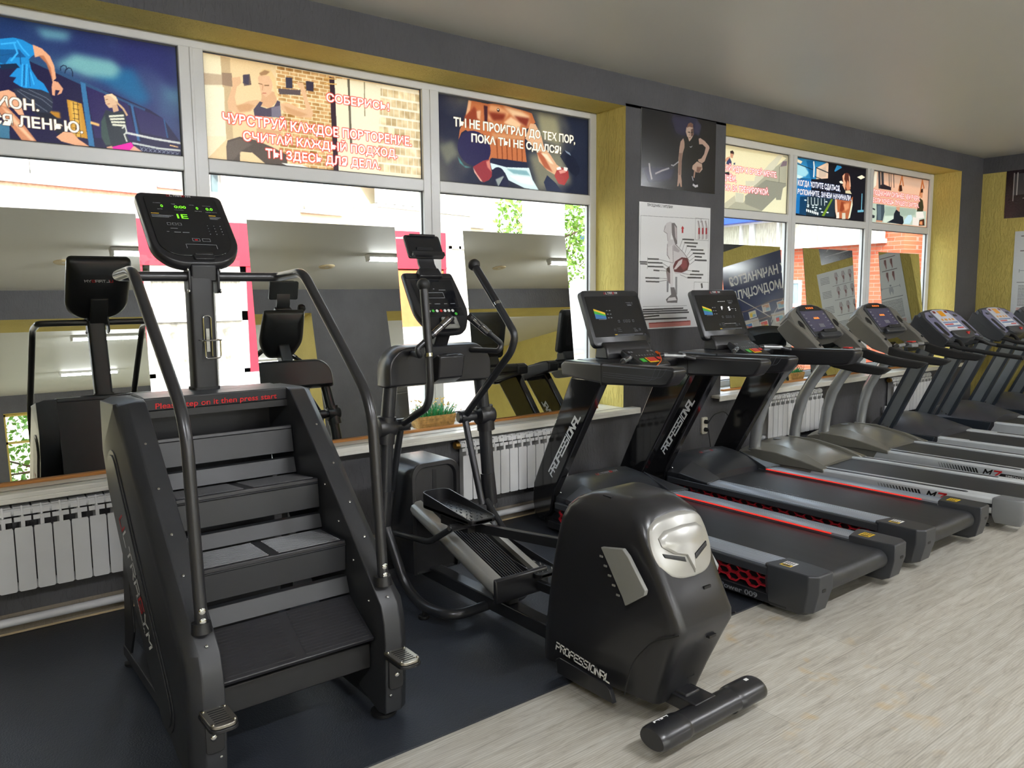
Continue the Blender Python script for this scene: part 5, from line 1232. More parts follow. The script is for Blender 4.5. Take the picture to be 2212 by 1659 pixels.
        mb.loft(rings); obj('ramp_side',mb,'silver_paint',e,label='silver aluminium ramp side',smooth=50)
        gp=fillet([(X(.185),-.895,1.335),(X(.245),-1.075,1.335),(X(.265),-1.075,1.37),(X(.06),-1.075,1.518)],[.03,.03],6)
        mb=MB(); mb.tube(gp,.0145,12); gr=obj('fixed_handle',mb,'frame_satin',e); q0=Vector((X(.06),-1.075,1.518)); q1=Vector((X(.265),-1.075,1.37)); d=(q1-q0).normalized(); mb=MB(); mb.cyl(q0-d*.008,q0+d*.15,.0185,n=18); obj('grip',mb,'plastic_black',gr)
        mb=MB(); mb.cyl(q0+d*.012,q0+d*.068,.0193,n=18); mb.cyl(q0+d*.076,q0+d*.132,.0193,n=18); obj('pulse_plate',mb,'grip_chrome',gr)
    # ramp top
    mb=MB(); mb.prism([(-.79,.50),(-1.55,.262),(-1.55,.215),(-.79,.44)],'x',cx-.102,cx+.102); rp=obj('ramp',mb,'gloss_black',e)
    mb=MB()
    for i in range(10): x=cx-.066+.0147*i; mb.prism([(-1.05,.4245),(-1.53,.2742),(-1.53,.2685),(-1.05,.4190)],'x',x-.0035,x+.0035)
    obj('ramp_ribs',mb,'plastic_satin',rp,smooth=0)
    mb=MB(); mb.prism([(-1.545,.305),(-1.565,.30),(-1.575,.215),(-1.56,.180),(-1.545,.185)],'x',cx-.162,cx+.162); obj('ramp_end_cap',mb,'plastic_black',e,bev=.008)
    mb=MB(); mb.box(cx-.03,cx+.03,-1.5,-1.42,.128,.215); obj('ramp_support',mb,'plastic_satin',e,bev=.004)
    # front incline box
    pr=rrect(.315,.62,[.075,.075,.01,.01],7,cx,.42); mb=MB(); mb.loft([[(x,y,z+(.0)) for x,z in o] for o,y in ((pr,-.52),(pr,-.80),([(cx+(x-cx)*.97,z*.99+.003) for x,z in pr],-.815),([(cx+(x-cx)*.84,z*.95+.01) for x,z in pr],-.816),([(cx+(x-cx)*.80,z*.94+.01) for x,z in pr],-.795))]); obj('incline_housing',mb,'plastic_satin',e,smooth=45,bev=.004)
    mb=MB(); mb.box(cx-.012,cx+.012,-.7975,-.79,.55,.68); obj('slot',mb,'black_rubber',e,smooth=0)
    # crossbar shell, cup holder, neck
    pr=rrect(.66,.215,[.13,.13,.012,.012],8,cx,1.268); mb=MB(); mb.loft([[(x,y,z) for x,z in o] for o,y in (([(cx+(x-cx)*.94,1.268+(z-1.268)*.86) for x,z in pr],-.752),(pr,-.785),(pr,-.865),([(cx+(x-cx)*.965,1.268+(z-1.268)*.90) for x,z in pr],-.900))]); sh=obj('crossbar_shell',mb,'plastic_satin',e,smooth=50,bev=.006)
    mb=MB(); mb.prism([(-.89,1.30),(-.955,1.325),(-.985,1.318),(-.985,1.30),(-.965,1.20),(-.90,1.17),(-.89,1.17)],'x',cx-.07,cx+.085); cu=obj('cup_holder',mb,'plastic_satin',sh,bev=.008); mb=MB(); mb.lathe([(.040,0),(.044,.003),(.044,.006),(.034,.0075)],(cx+.02,-.943,1.318),n=26,sc=(1.25,.72)); obj('cup_rim',mb,'plastic_black',cu); mb=MB(); mb.lathe([(.038,0),(.036,.0012)],(cx+.02,-.943,1.3246),n=26,sc=(1.25,.72)); obj('cup_hole',mb,'black_rubber',cu)
    mb=MB(); mb.prism([(-.80,1.34),(-.87,1.34),(-.945,1.47),(-.90,1.55),(-.84,1.50)],'x',cx-.04,cx+.045); obj('neck',mb,'plastic_black',e,bev=.008)
    # console
    v=Vector((0,.567,.824)); n=Vector((0,-.824,.567)); C0=Vector((cx,-.87,1.592))
    def CM():
        m=MB(); m.X=Matrix(((1,0,0,C0.x),(0,v.y,n.y,C0.y),(0,v.z,n.z,C0.z),(0,0,0,1))); return m
    ol=fillet([(0,.195),(.155,.195),(.165,.05),(.168,-.07),(.10,-.19),(0,-.195)],[.02,.2,.05,.09],6); ol=ol[:-1]+[Vector((-p.x,p.y)) if len(p)==2 else Vector((-p[0],p[1])) for p in reversed([Vector((q[0],q[1])) for q in ol])][:-1] if 0 else ol
    half=[(q[0],q[1]) for q in ol]; full=half+[(-x,y) for x,y in half[::-1][1:-1]]; full=full[::-1]
    def sc(k,kk=None): return [(x*k,y*(kk or k)) for x,y in full]
    mb=CM(); mb.loft([[(x,y,z) for x,y in o] for o,z in ((sc(.6),-.065),(sc(.9),-.045),(sc(1),-.02),(sc(1),-.004),(sc(.965),.006),(sc(.93),.002))]); co=obj('console',mb,'plastic_satin',e,smooth=50)
    mb=CM(); mb.poly([(-.125,.145,.0045),(-.118,-.03,.0045),(.118,-.03,.0045),(.132,.145,.0045)][::1]); obj('display_panel',mb,'screen_black',co,smooth=0)
    mb=CM(); mb.box(-.122,.13,-.085,-.035,.002,.0046); obj('key_strip',mb,'screen_black',co,smooth=0); mb=CM(); mb.box(-.145,.145,.155,.185,.003,.0065); obj('speaker_grille',mb,'black_rubber',co,smooth=0)
    mb=CM()
    for x0,x1,y0,y1 in ((-.06,.05,.062,.0645),(-.06,.05,.028,.0305),(.048,.05,.028,.064),(-.06,-.058,.028,.064)): mb.box(x0,x1,y0,y1,.0047,.005)
    for x0,x1,y0 in ((.03,.072,.078),(-.005,.004,.085),(-.08,-.05,-.008),(-.03,.005,-.010),(.03,.05,-.010),(.07,.1,-.010)): mb.box(x0,x1,y0,y0+.003,.0047,.005)
    obj('panel_marks',mb,'ink_grey',co,smooth=0)
    for i in range(9):
        c=(-.105+.0245*i if i<8 else .08,-.053 if i<8 else -.074,.0046); mb=CM(); mb.lathe([(.0085,0),(.0085,.002)],c,n=14); obj('key',mb,'btn_green' if i in (2,8) else 'btn_red' if i==4 else 'btn_white',co)
    mb=CM(); mb.box(-.03,.05,-.165,-.095,.0,.016); obj('phone_slot',mb,'plastic_black',co,bev=.004); mb=CM(); mb.box(-.038,-.014,-.165,-.105,.014,.03); mb.box(.032,.056,-.165,-.105,.014,.03); mb.box(-.038,.056,-.175,-.150,.014,.03); obj('phone_clip',mb,'grey_insert',co,bev=.006,label='light grey phone clip')
    mb=CM(); mb.prism([(-.075,.15),(.072,.15),(.06,.205),(-.062,.205)],'z',-.01,.034); fn=obj('fan_vent',mb,'plastic_satin',co,bev=.006); mb=CM()
    for k in range(7): mb.box(-.058,.055,.155+.0065*k,.158+.0065*k,.0335,.036)
    obj('vent_slats',mb,'black_rubber',fn,smooth=0)
    # tablet holder
    mb=MB(); mb.tube([(cx+.0,-.80,1.74),(cx,-.755,1.80),(cx,-.735,1.86),(cx,-.745,1.89)],.03,flat=[(-.05,-.006),(.05,-.006),(.05,.006),(-.05,.006)],up=(0,1,0)); th=obj('holder_neck',mb,'plastic_black',e)
    v2=Vector((0,.46,.888)); n2=Vector((0,-.888,.46)); D0=Vector((cx+.004,-.735,1.895)); m=MB(); m.X=Matrix(((1,0,0,D0.x),(0,v2.y,n2.y,D0.y),(0,v2.z,n2.z,D0.z),(0,0,0,1))); m.prism(rrect(.222,.138,.014,5),'z',-.018,0); tb=obj('tablet_holder',m,'plastic_satin',e,bev=.004)
    m=MB(); m.X=Matrix(((1,0,0,D0.x),(0,v2.y,n2.y,D0.y),(0,v2.z,n2.z,D0.z),(0,0,0,1))); m.prism(rrect(.20,.112,.01,4,0,.004),'z',0,.0012); obj('pad',m,'screen_black',tb); m=MB(); m.X=Matrix(((1,0,0,D0.x),(0,v2.y,n2.y,D0.y),(0,v2.z,n2.z,D0.z),(0,0,0,1))); m.box(-.10,.10,-.068,-.052,0,.026); m.box(-.1,.1,-.068,-.045,.022,.026); m.box(-.08,.08,.058,.069,0,.014); obj('ledge',m,'plastic_satin',tb,bev=.003)
    # rear drive housing
    lv=[(.085,-1.935,-2.53,.200,.125,.05,.04),(.20,-1.95,-2.575,.207,.135,.05,.04),(.34,-1.975,-2.635,.21,.155,.05,.045),(.405,-1.985,-2.665,.21,.162,.05,.045),(.44,-1.99,-2.662,.21,.165,.05,.045),(.56,-2.015,-2.60,.21,.165,.05,.05),(.66,-2.035,-2.55,.21,.170,.06,.05),(.73,-2.055,-2.515,.208,.170,.06,.05),(.785,-2.085,-2.49,.20,.162,.06,.05),(.82,-2.12,-2.465,.182,.138,.06,.09),(.843,-2.165,-2.43,.15,.115,.05,.07),(.852,-2.22,-2.39,.10,.08,.04,.05)]
    mb=MB(); mb.loft([ring_xy(cx,*l) for l in lv]); ho=obj('drive_housing',mb,'plastic_satin',e,smooth=32)
    # fitted lower skirt seam with notch, grey side inserts, lettering
    for s in (-1,1):
        xo=cx+s*.211
        pts=[(-2.315,.668),(-2.43,.690),(-2.458,.668),(-2.545,.562),(-2.540,.542),(-2.445,.474),(-2.432,.50)]; mb=MB(); mb.prism(pts,'x',xo-.014*s,xo+.004*s); obj('side_insert',mb,'grey_insert',ho,bev=.003,label='grey side insert') if s<0 else obj('side_insert',mb,'grey_insert',ho,bev=.003)
        for k in range(5): y,z=-2.325-.0225*k,.632-.032*k; mb=MB(); mb.box(min(xo,xo+.004*s),max(xo,xo+.004*s),y,y+.016,z-.004,z+.004); obj('fin',mb,'grey_insert',ho,bev=.001)
        mb=MB(); mb.prism([(-2.06,.060),(-2.05,.118),(-2.075,.132),(-2.34,.122),(-2.365,.108),(-2.385,.060)],'x',xo-.02*s,xo+.0025*s); obj('lower_skirt',mb,'plastic_black',ho,bev=.003)
        mb=MB(); sm=[(-2.44,.12),(-2.475,.26),(-2.56,.37),(-2.665,.42)]
        mb.tube(fillet([(cx+s*(.2075 if y>-2.5 else .164 if y<-2.6 else .190),y,z) for y,z in sm],.05),.003,6); obj('seam',mb,'black_rubber',ho)
        mb=MB(); 
        if s<0: tech(mb,'PROFESSIONAL',(xo-.0015,-2.052,.163),(0,-1,-.085),(0,-.03,1),.030,w=.72,gap=.20,th=.22,shear=.18)
        else: tech(mb,'PROFESSIONAL',(xo+.0015,-2.34,.140),(0,1,.085),(0,-.03,1),.030,w=.72,gap=.20,th=.22,shear=.18)
        obj('lettering',mb,'ink_white',ho,smooth=0,fix=False)
    for y,z,x in ((-2.615,.535,.05),(-2.655,.36,.035),(-2.56,.17,.03)): mb=MB(); mb.box(cx+x-.02,cx+x+.02,y-.004,y+.012,z-.005,z+.005); obj('vent_notch',mb,'black_rubber',ho,smooth=0)
    for x in (-.13,.10): mb=MB(); mb.X=Matrix.Translation((cx+x,-2.27,.835)) ; mb.box(-.006,.006,-.022,.022,.0,.012); obj('vent_notch',mb,'black_rubber',ho,smooth=0)
    # silver fascia
    def ys(x,z): return -2.553+(z-.66)*.42+x*x*.9-.010
    def patch(pts,t0,t1,name,m,par,inset=1.0):
        c=sum((Vector(p) for p in pts),Vector((0,0)))/len(pts); mb=MB()
        R=[[(cx+x,ys(x,z)-t,z) for x,z in o] for o,t in ((pts,-.05),(pts,t0),([(c.x+(x-c.x)*inset,c.y+(z-c.y)*inset) for x,z in pts],t1))]
        mb.loft(R,cap=False); ctr=mb._v((cx+c.x,ys(c.x,c.y)-t1,c.y)); mb.bm.verts.ensure_lookup_table(); n=len(pts); top=mb.bm.verts[2*n:3*n]
        for i in range(n): mb._f([top[i],top[(i+1)%n],ctr])
        return obj(name,mb,m,par,smooth=45)
    h=[(.0,.585),(.075,.588),(.13,.61),(.158,.655),(.163,.715),(.145,.775),(.10,.795),(.0,.805)]; ol=h+[(-x,z) for x,z in h[::-1][1:-1]]; ol=[tuple(p[:2]) for p in fillet([Vector((x,z,0)) for x,z in ol+ol[:1]],.03,4)][:-1]
    fa=patch(ol,.002,.008,'fascia',"silver_paint",ho,.93)
    T=[(0,.598),(.02,.66),(.075,.675),(.12,.705),(.125,.735),(.09,.757),(0,.765)]; T=T+[(-x,z) for x,z in T[::-1][1:-1]]; patch(T,.010,.018,'emblem','silver_paint',fa,.86)
    for s in (-1,1): patch([(s*.028,.640),(s*.12,.668),(s*.125,.682),(s*.03,.657)][::s],.0095,.0105,'vent_opening','black_rubber',fa,.95)
    # rear stabiliser foot
    fy=-2.665; el=[(.062*math.cos(2*PI*k/24),.045*math.sin(2*PI*k/24)*(.8 if math.sin(2*PI*k/24)<0 else 1)) for k in range(24)]
    def bar(x0,x1,k,name,par,m='plastic_satin',rounded=False):
        mb=MB(); st=((x0,.86),(x0+.012,.97),(x0+.03,1),(x1-.03,1),(x1-.012,.97),(x1,.86)) if rounded else ((x0,1),(x1,1)); mb.loft([[(cx+x,fy+a*k*q,.075+b*k*q) for a,b in el] for x,q in st]); return obj(name,mb,m,par,smooth=50)
    ft=bar(-.28,.28,.93,'rear_foot',e)
    for s in (-1,1):
        b_=bar(*sorted((s*.14,s*.305)),1.04,'end_cap',ft,rounded=True); 
        mb=MB(); mb.lathe([(.025,0),(.028,.005),(.025,.014),(.008,.018),(.008,.04)],(cx+s*.19,fy+.03,0),n=16); obj('levelling_foot',mb,'black_rubber',ft)
    mb=MB(); mb.box(cx-.06,cx+.06,-2.66,-2.50,.07,.12); obj('foot_bracket',mb,'plastic_satin',ft,bev=.004)
    mb=MB(); o=Vector((cx-.27,fy+.028,.121)); q=Vector((.075,0,0)); w=Vector((0,-.042,-.0075)); mb.quad(o,o+w,o+w+q,o+q); st=obj('sticker',mb,'sticker_white',ft,smooth=0,fix=False)
    text('sticker_text','EAC',o+q*.92+w*.12+Vector((0,0,.0006)),-q,w,.028,'black_plastic',st,width=.062,offset=.03)
    mb=MB(); o=Vector((cx+.235,fy+.01,.1235)); mb.quad(o,o+Vector((0,-.014,-.001)),o+Vector((.02,-.014,-.001)),o+Vector((.02,0,0))); obj('sticker',mb,'sticker_white',ft,smooth=0,fix=False)
    return e
elliptical()
# ---------------------------------------------------------------- flower baskets
mat('wicker','#b58e52',.8,var=.35,vscale=40,bump=.8,bscale=120); mat('grass_green','#2f9a5a',.5,var=.3,vscale=20); mat('petal_cream','#f2e0a0',.6); mat('petal_centre','#d8a83a',.6); mat('petal_pink','#e58a9a',.6); mat('petal_white','#f4f2ea',.6); mat('pot_white','#e8e8e6',.4)
def basket(x0,x1,y0,y1,z0,h,lab,seed,pink=False):
    r=random.Random(seed); e=empty('flower_basket',((x0+x1)/2,(y0+y1)/2,z0),lab,'flower basket'); cxb,cyb=(x0+x1)/2,(y0+y1)/2; w,d=x1-x0,y1-y0
    mb=MB(); mb.loft([[(x,y,z) for x,y in rrect(w*k,d*k,.02,4,cxb,cyb)] for z,k in ((z0,.88),(z0+h*.5,.95),(z0+h,1.0),(z0+h,.92),(z0+h*.8,.90))]); bk=obj('basket',mb,'wicker',e)
    for zz in (.35,.7): 
        mb=MB(); mb.tube([(x,y,z0+h*zz+r.uniform(-.003,.003)) for x,y in rrect(w*(.945 if zz<.5 else .985),d*(.945 if zz<.5 else .985),.02,4,cxb,cyb)],.0025,5); obj('wicker_band',mb,'wicker',bk)
    mb=MB(); heads=[]
    for i in range(260 if not pink else 150):
        bx=cxb+r.uniform(-.42,.42)*w; by=cyb+r.uniform(-.35,.35)*d; L=r.uniform(.06,.135)*(1 if not pink else .75); lean=Vector(((bx-cxb)/w*1.3+r.gauss(0,.25),(by-cyb)/d*.5+r.gauss(0,.25),1.0)).normalized()
        p0=Vector((bx,by,z0+h*.75)); p1=p0+lean*L*.6; p2=p0+lean*L+Vector((lean.x*.03,lean.y*.03,-abs(lean.x)*.02)); sd=Vector((r.uniform(-1,1),r.uniform(-1,1),0)).normalized()*.0022
        if p2.y>.27: continue
        a=[mb._v(q) for q in (p0-sd,p0+sd,p1+sd,p1-sd)]; mb._f(a); t=mb._v(p2); mb._f([a[3],a[2],t])
        if r.random()<.42: heads.append(p2+Vector((0,0,.012)))
    obj('grass_blades',mb,'grass_green',e,smooth=0,fix=False); f0=None
    for i,p in enumerate(heads[:58]):
        if f0 is None:
            mb=MB(); 
            for k in range(6):
                a=2*PI*k/6; u=Vector((math.cos(a),math.sin(a),.5))*.009; s_=Vector((-math.sin(a),math.cos(a),0))*.004; mb.quad((0,0,0),u*.6-s_,u,u*.6+s_)
            mb.m=1; mb.sph((0,0,.003),.0035,8,5); f0=obj('blossom',mb,['petal_pink' if pink else 'petal_cream','petal_centre'],None,smooth=0,fix=False); f0.parent=e; c=f0
        else: c=f0.copy(); COL.objects.link(c)
        c.location=p-base(e); c.rotation_euler=(r.uniform(-.9,.3),r.uniform(-.7,.7),r.uniform(0,3)); s_=r.uniform(.8,1.25); c.scale=(s_,s_,s_)
    return e
basket(2.775,3.10,.165,.285,.7155,.085,'flower basket of pale yellow blossoms and green stems on the near sill',3)
basket(7.235,7.50,.155,.275,.7155,.085,'flower basket of pink blossoms on the far sill behind the treadmills',5,True)
# ================================================================ treadmills
mat('belt_black','#2a2b2e',.45,spec=.5,var=.12,vscale=3,stretch=(9,.6,1)); mat('rail_alu','#b4bbc6',.34,.45,var=.06,vscale=10,stretch=(14,.6,1)); mat('rail_groove','#2b2e36',.4); mat('grille_red','#b3202c',.42,var=.06); mat('graphite','#3a3c40',.38,.2,var=.05); mat('hood_black','#2a2c30',.34,spec=.6,var=.05)
mat('hood_silver','#8f8d84',.30,.55,var=.05); mat('shell_grey','#77756f',.36,.25,var=.05); mat('rail_white','#d6dadd',.32,.2,var=.04); mat('post_silver','#a3a6a8',.26,.55,var=.05); mat('foam_black','#1c1c1d',.6,var=.08); mat('panel_sky_tint','#4d4b62',.16,spec=.6,var=.08,vscale=14); mat('cap_grey','#76787a',.4,var=.04); mat('post_face','#7c8084',.34,.5,var=.05); mat('trim_dark','#2a3038',.34,var=.05); mat('hood_charcoal','#3c3c41',.34,spec=.6,var=.05); mat('panel_lilac','#7a7a98',.35,.15,var=.04); mat('lcd_amber','#b07a1e',.3,emit='#c8861c',estr=.25); mat('lcd_red','#7a1d1c',.3); mat('panel_light','#c3c6d2',.35); mat('ink_blue','#2f6fa8',.5); mat('label_yellow','#e8c020',.45); mat('lanyard','#e0661c',.5); mat('ink_black','#1a1a1a',.5)
mat('shell_dark','#26272a',.32,spec=.55,var=.05)
def mir(fn):
    for s in (-1,1): fn(s)
def treadmill_black():
    cx=3.895; e=empty('treadmill',(cx,-1.35,.008),'black treadmill with red honeycomb sides nearest the elliptical trainer, dark display','treadmill','black treadmills with red sides')
    mb=MB(); mb.box(cx-.41,cx+.41,-2.30,-.32,.075,.205); fr=obj('deck_frame',mb,'plastic_black',e,bev=.006)
    # belt with rear roller
    pr=[(-.62,.222),(-2.345,.222)]+[(-2.345-.052*math.sin(PI*k/10),.170+.052*math.cos(PI*k/10)) for k in range(1,11)]+[(-.62,.118)]
    mb=MB(); mb.prism(pr,'x',cx-.292,cx+.292); be=obj('running_belt',mb,'belt_black',e,smooth=30)
    mb=MB()
    for k in range(7):
        y=-1.10-.052*k; x0=cx-.215
        for a,b in (((0,0),(.030,-.004)),((.030,-.004),(.040,-.020)),((.040,-.020),(.034,-.034))):
            p=Vector((x0+a[0],y+a[1])); q=Vector((x0+b[0],y+b[1])); d=(q-p).normalized(); n=Vector((-d.y,d.x))*.0028; d*=.0028; mb.quad(*[(t.x,t.y,.2226) for t in (p-d-n,q+d-n,q+d+n,p-d+n)])
    obj('belt_print',mb,'ink_grey',be,smooth=0,fix=False)
    def side(s):
        X=lambda a:cx+s*a
        prof=[(.300,.232),(.300,.246)]; n=7
        for k in range(n): u=.302+.138*k/n; w=.138/n; prof+=[(u,.247),(u+w*.72,.2485-.001*k),(u+w*.78,.2445-.001*k),(u+w*.96,.2445-.001*k)]
        prof+=[(.442,.238),(.442,.228)]
        mb=MB(); mb.prism([(X(a),z) for a,z in prof],'y',-2.165,-.66); ra=obj('foot_rail',mb,'rail_alu',e,smooth=0,label='ribbed aluminium foot rail')
        mb=MB(); mb.box(*sorted((X(.442),X(.468))),-2.17,-.50,.190,.236); mb.box(*sorted((X(.296),X(.442))),-2.17,-.5,.205,.230); obj('upper_side_cover',mb,'graphite',e,bev=.006)
        mb=MB(); mb.box(*sorted((X(.293),X(.299))),-2.06,-.80,.2385,.2435); obj('light_strip',mb,'led_red',e,smooth=0,label='glowing red light strip')
        mb=MB(); mb.box(*sorted((X(.412),X(.462))),-2.26,-.42,.046,.092); mb.box(*sorted((X(.460),X(.464))),-2.19,-.5,.089,.0935); bm_=obj('lower_beam',mb,'plastic_black',e,bev=.004)
        # honeycomb grille
        mb=MB(); x0,x1=sorted((X(.428),X(.446))); HX,HZ=.088,.045; bw=.0035
        for i in range(28):
            for j in range(3):
                cy_=-.56-i*.0622; cz=.121+j*HZ+(HZ/2 if i%2 else 0)
                if cz>.186: continue
                c=[(cy_-.041,cz),(cy_-.020,cz+.0205),(cy_+.020,cz+.0205),(cy_+.041,cz),(cy_+.020,cz-.0205),(cy_-.020,cz-.0205)]
                for a,b in zip(c,c[1:]+c[:1]):
                    if not(.093<min(a[1],b[1]) and max(a[1],b[1])<.193 and min(a[0],b[0])>-2.2): continue
                    p=Vector(a); q=Vector(b); d=(q-p).normalized()*bw; n=Vector((-d.y,d.x)); mb.prism([tuple(t) for t in (p-n,q-n,q+n,p+n)],'x',x0,x1)
        obj('honeycomb_grille',mb,'grille_red',e,smooth=0,label='red honeycomb grille')
        # rear corner cap
        pl=[(X(.300),-2.165),(X(.455),-2.13),(X(.474),-2.16),(X(.474),-2.385),(X(.440),-2.425),(X(.315),-2.425),(X(.300),-2.30)]
        def shr(q,k,dy): return [(X(.387)+(x-X(.387))*k,-2.27+(y+2.27)*k+dy) for x,y in q]
        mb=MB(); mb.loft([[(x,y,z) for x,y in o] for o,z in ((shr(pl,.70,.03),.035),(shr(pl,.88,.01),.06),(pl,.17),(pl,.248),(shr(pl,.965,0),.256))]); ca=obj('rear_cap',mb,'graphite',e,bev=.004,smooth=30)
        mb=MB(); mb.prism(rrect(.034,.016,.006,3,X(.395),.175),'y',-2.4262,-2.418); obj('cap_slot',mb,'black_rubber',ca,smooth=0)
        mb=MB(); o=(X(.345) if s>0 else X(.43)); mb.box(o,o+.075,-2.26,-2.195,.2562,.2568); lb=obj('warning_label',mb,'label_yellow' if s>0 else 'sticker_white',ca,smooth=0); mb=MB(); 
        if s<0: mb.box(o,o+.028,-2.259,-2.196,.2568,.2571); obj('label_mark',mb,'label_yellow',lb,smooth=0)
        mb=MB(); mb.box(o+.008,o+.022,-2.25,-2.205,.2571,.2574); 
        for k in range(4): mb.box(o+.034,o+.068,-2.248+.013*k,-2.243+.013*k,.2568,.2572)
        obj('label_print',mb,'ink_black',lb,smooth=0)
        if s<0: text('lettering','Power 009',(X(.4648),-1.86,.054),(0,-1,0),(0,0,1),.028,'ink_grey',bm_,width=.235,offset=.016)
        else: text('lettering','Power 009',(X(.4648),-2.10,.054),(0,1,0),(0,0,1),.028,'ink_grey',bm_,width=.235,offset=.016)
        # upright
        po=[(-.285,.105),(-.262,.20),(-.272,.33),(-.315,.42),(-.655,1.10),(-.90,1.10),(-.935,1.075),(-.485,.30),(-.455,.16),(-.40,.105)]
        mb=MB(); mb.prism(po,'x',X(.395),X(.462)); up=obj('upright',mb,'gloss_black',e,bev=.012,seg=3)
        mb=MB(); d=Vector((-.53,.848)); u_=Vector((.848,.53)) if s<0 else Vector((.848,.53)); o=Vector((-.428,.385))
        if s<0: tech(mb,'PROFESSIONAL',(X(.4628),-.470,.405),(0,-.537,.843),(0,.843,.537),.045,w=.78,gap=.24,th=.24,shear=.22)
        else: tech(mb,'PROFESSIONAL',(X(.4628),-.725,.93),(0,.537,-.843),(0,.843,.537),.045,w=.78,gap=.24,th=.24,shear=.22)
        obj('lettering',mb,'ink_white',up,smooth=0,fix=False)
        screws(up,[(X(.43),-.52-.0,.30+.0)],(0,-.85,.5),.007)
        # arm rest
        ar=[(-.575,1.105),(-.56,1.175),(-.60,1.203),(-.95,1.203),(-1.50,1.214),(-1.525,1.200),(-1.515,1.165),(-1.47,1.108),(-1.42,1.098),(-.97,1.075)]
        mb=MB(); mb.prism(ar,'x',X(.355),X(.470)); am=obj('arm_rest',mb,'plastic_satin',e,bev=.014,seg=3)
        mb=MB(); mb.box(*sorted((X(.354),X(.4715))),-.945,-.937,1.07,1.2045); obj('seam',mb,'black_rubber',am,smooth=0)
        mb=MB()
        for k in range(3):
            z=1.125+.013*k; y1=-1.35-.04*k; mb.tube(fillet([(X(.4705),-.96,z),(X(.4705),y1,z),(X(.4705),y1-.035,1.205)],.03,5),.0009,4)
        obj('pinstripe',mb,'ink_dim',am,smooth=0)
        mb=MB(); mb.tube(fillet([(X(.135),-.875,1.215),(X(.24),-.93,1.225),(X(.36),-1.0,1.19)],.05),.0155,12); hb=obj('hand_bar',mb,'plastic_black',e); mb=MB(); a=Vector((X(.165),-.892,1.2185)); b=Vector((X(.30),-.963,1.211)); mb.cyl(a+Vector((0,0,.0)),b,.0168,n=14); obj('pulse_plate',mb,'post_silver',hb)
        # wheel and foot
        mb=MB(); mb.cyl((X(.36),-.40,.056),(X(.40),-.40,.056),.046,n=20); obj('transport_wheel',mb,'black_rubber',e)
        mb=MB(); mb.lathe([(.03,0),(.034,.005),(.03,.014),(.01,.018),(.01,.05)],(X(.36),-2.12,.0),n=16); obj('levelling_foot',mb,'black_rubber',e)
    mir(side)
    # motor hood
    rg=[]
    for y,z,h_,zs in ((-.27,.20,.445,.19),(-.29,.30,.44,.22),(-.36,.352,.43,.24),(-.46,.372,.43,.262),(-.56,.362,.435,.264),(-.66,.335,.44,.258),(-.74,.296,.445,.254),(-.785,.262,.448,.250)):
        row=[(cx-h_,y,min(z,zs)-.03),(cx-h_,y,min(z,zs)),(cx-h_*.84,y,min(z,zs)+(z-min(z,zs))*.55),(cx-h_*.60,y,z)]+[(cx+h_*t,y+.02*(1-abs(t)/.6),z+.004*(1-abs(t)/.6)) for t in (-.35,0,.35)]+[(cx+h_*.60,y,z),(cx+h_*.84,y,min(z,zs)+(z-min(z,zs))*.55),(cx+h_,y,min(z,zs)),(cx+h_,y,min(z,zs)-.03)]
        row+=[(cx+h_,y,.16),(cx-h_,y,.16)]; rg.append(row)
    mb=MB(); mb.loft(rg); hd=obj('motor_hood',mb,'hood_black',e,smooth=34)
    for s in (-1,1):
        mb=MB(); mb.loft([[(cx+s*a,y,z) for a,y,z in r_] for r_ in (((.30,-.60,.352),(.455,-.60,.276),(.455,-.60,.24),(.30,-.60,.24)),((.292,-.72,.312),(.460,-.72,.266),(.46,-.72,.24),(.292,-.72,.24)),((.29,-.86,.258),(.464,-.88,.252),(.464,-.88,.238),(.29,-.86,.236)))]); obj('hood_wing',mb,'hood_black',hd,bev=.004,smooth=30)
    mb=MB(); tech(mb,'ULTRAGYM',(cx-.09,-.522,.3695),(1,0,0),(0,.97,.23),.022,w=.9,gap=.3,th=.2,cols=[1,0,0,0,0,1,0,0]); obj('logo',mb,['ink_grey','ink_red'],hd,smooth=0,fix=False)
    mb=MB(); mb.box(cx-.42,cx+.42,-.34,-.26,.06,.20); obj('front_cover',mb,'plastic_black',e,bev=.02,seg=3)
    # console
    mb=MB(); mb.prism([(-.575,1.125),(-.565,1.18),(-.60,1.206),(-.80,1.203),(-.86,1.18),(-.84,1.13)],'x',cx-.36,cx+.36); cb=obj('console_base',mb,'plastic_satin',e,bev=.012,seg=3)
    mb=MB(); mb.prism([(-.62,1.20),(-.75,1.20),(-.735,1.27),(-.70,1.31),(-.64,1.31)],'x',cx-.215,cx+.215); mb2=obj('console_neck',mb,'plastic_black',cb,bev=.012); mb=MB(); mb.prism(rrect(.13,.016,.008,4,cx,1.245),'y',-.7475,-.738); obj('key_slot',mb,'black_rubber',mb2)
    v=Vector((0,.38,.925)); n=Vector((0,-.925,.38)); C0=Vector((cx,-.618,1.470))
    def CM():
        m=MB(); m.X=Matrix(((1,0,0,C0.x),(0,v.y,n.y,C0.y),(0,v.z,n.z,C0.z),(0,0,0,1))); return m
    ol=rrect(.55,.40,.036,6); sc=lambda k:[(x*(1-(1-k)),y*k) for x,y in ol]
    mb=CM(); mb.loft([[(x,y,z) for x,y in o] for o,z in ((sc(.90),-.058),(ol,-.040),(ol,-.006),(sc(.975),0))]); di=obj('display',mb,'shell_dark' if 'shell_dark' in MATS else 'plastic_satin',e,smooth=40)
    for i in range(3):
        w,h=.40-.07*i,.26-.06*i; mb=CM(); mb.prism(rrect(w,h,.02,4),'z',-.0585-.0015*(i+1),-.057); obj('back_relief',mb,'plastic_satin',di,bev=.0012)
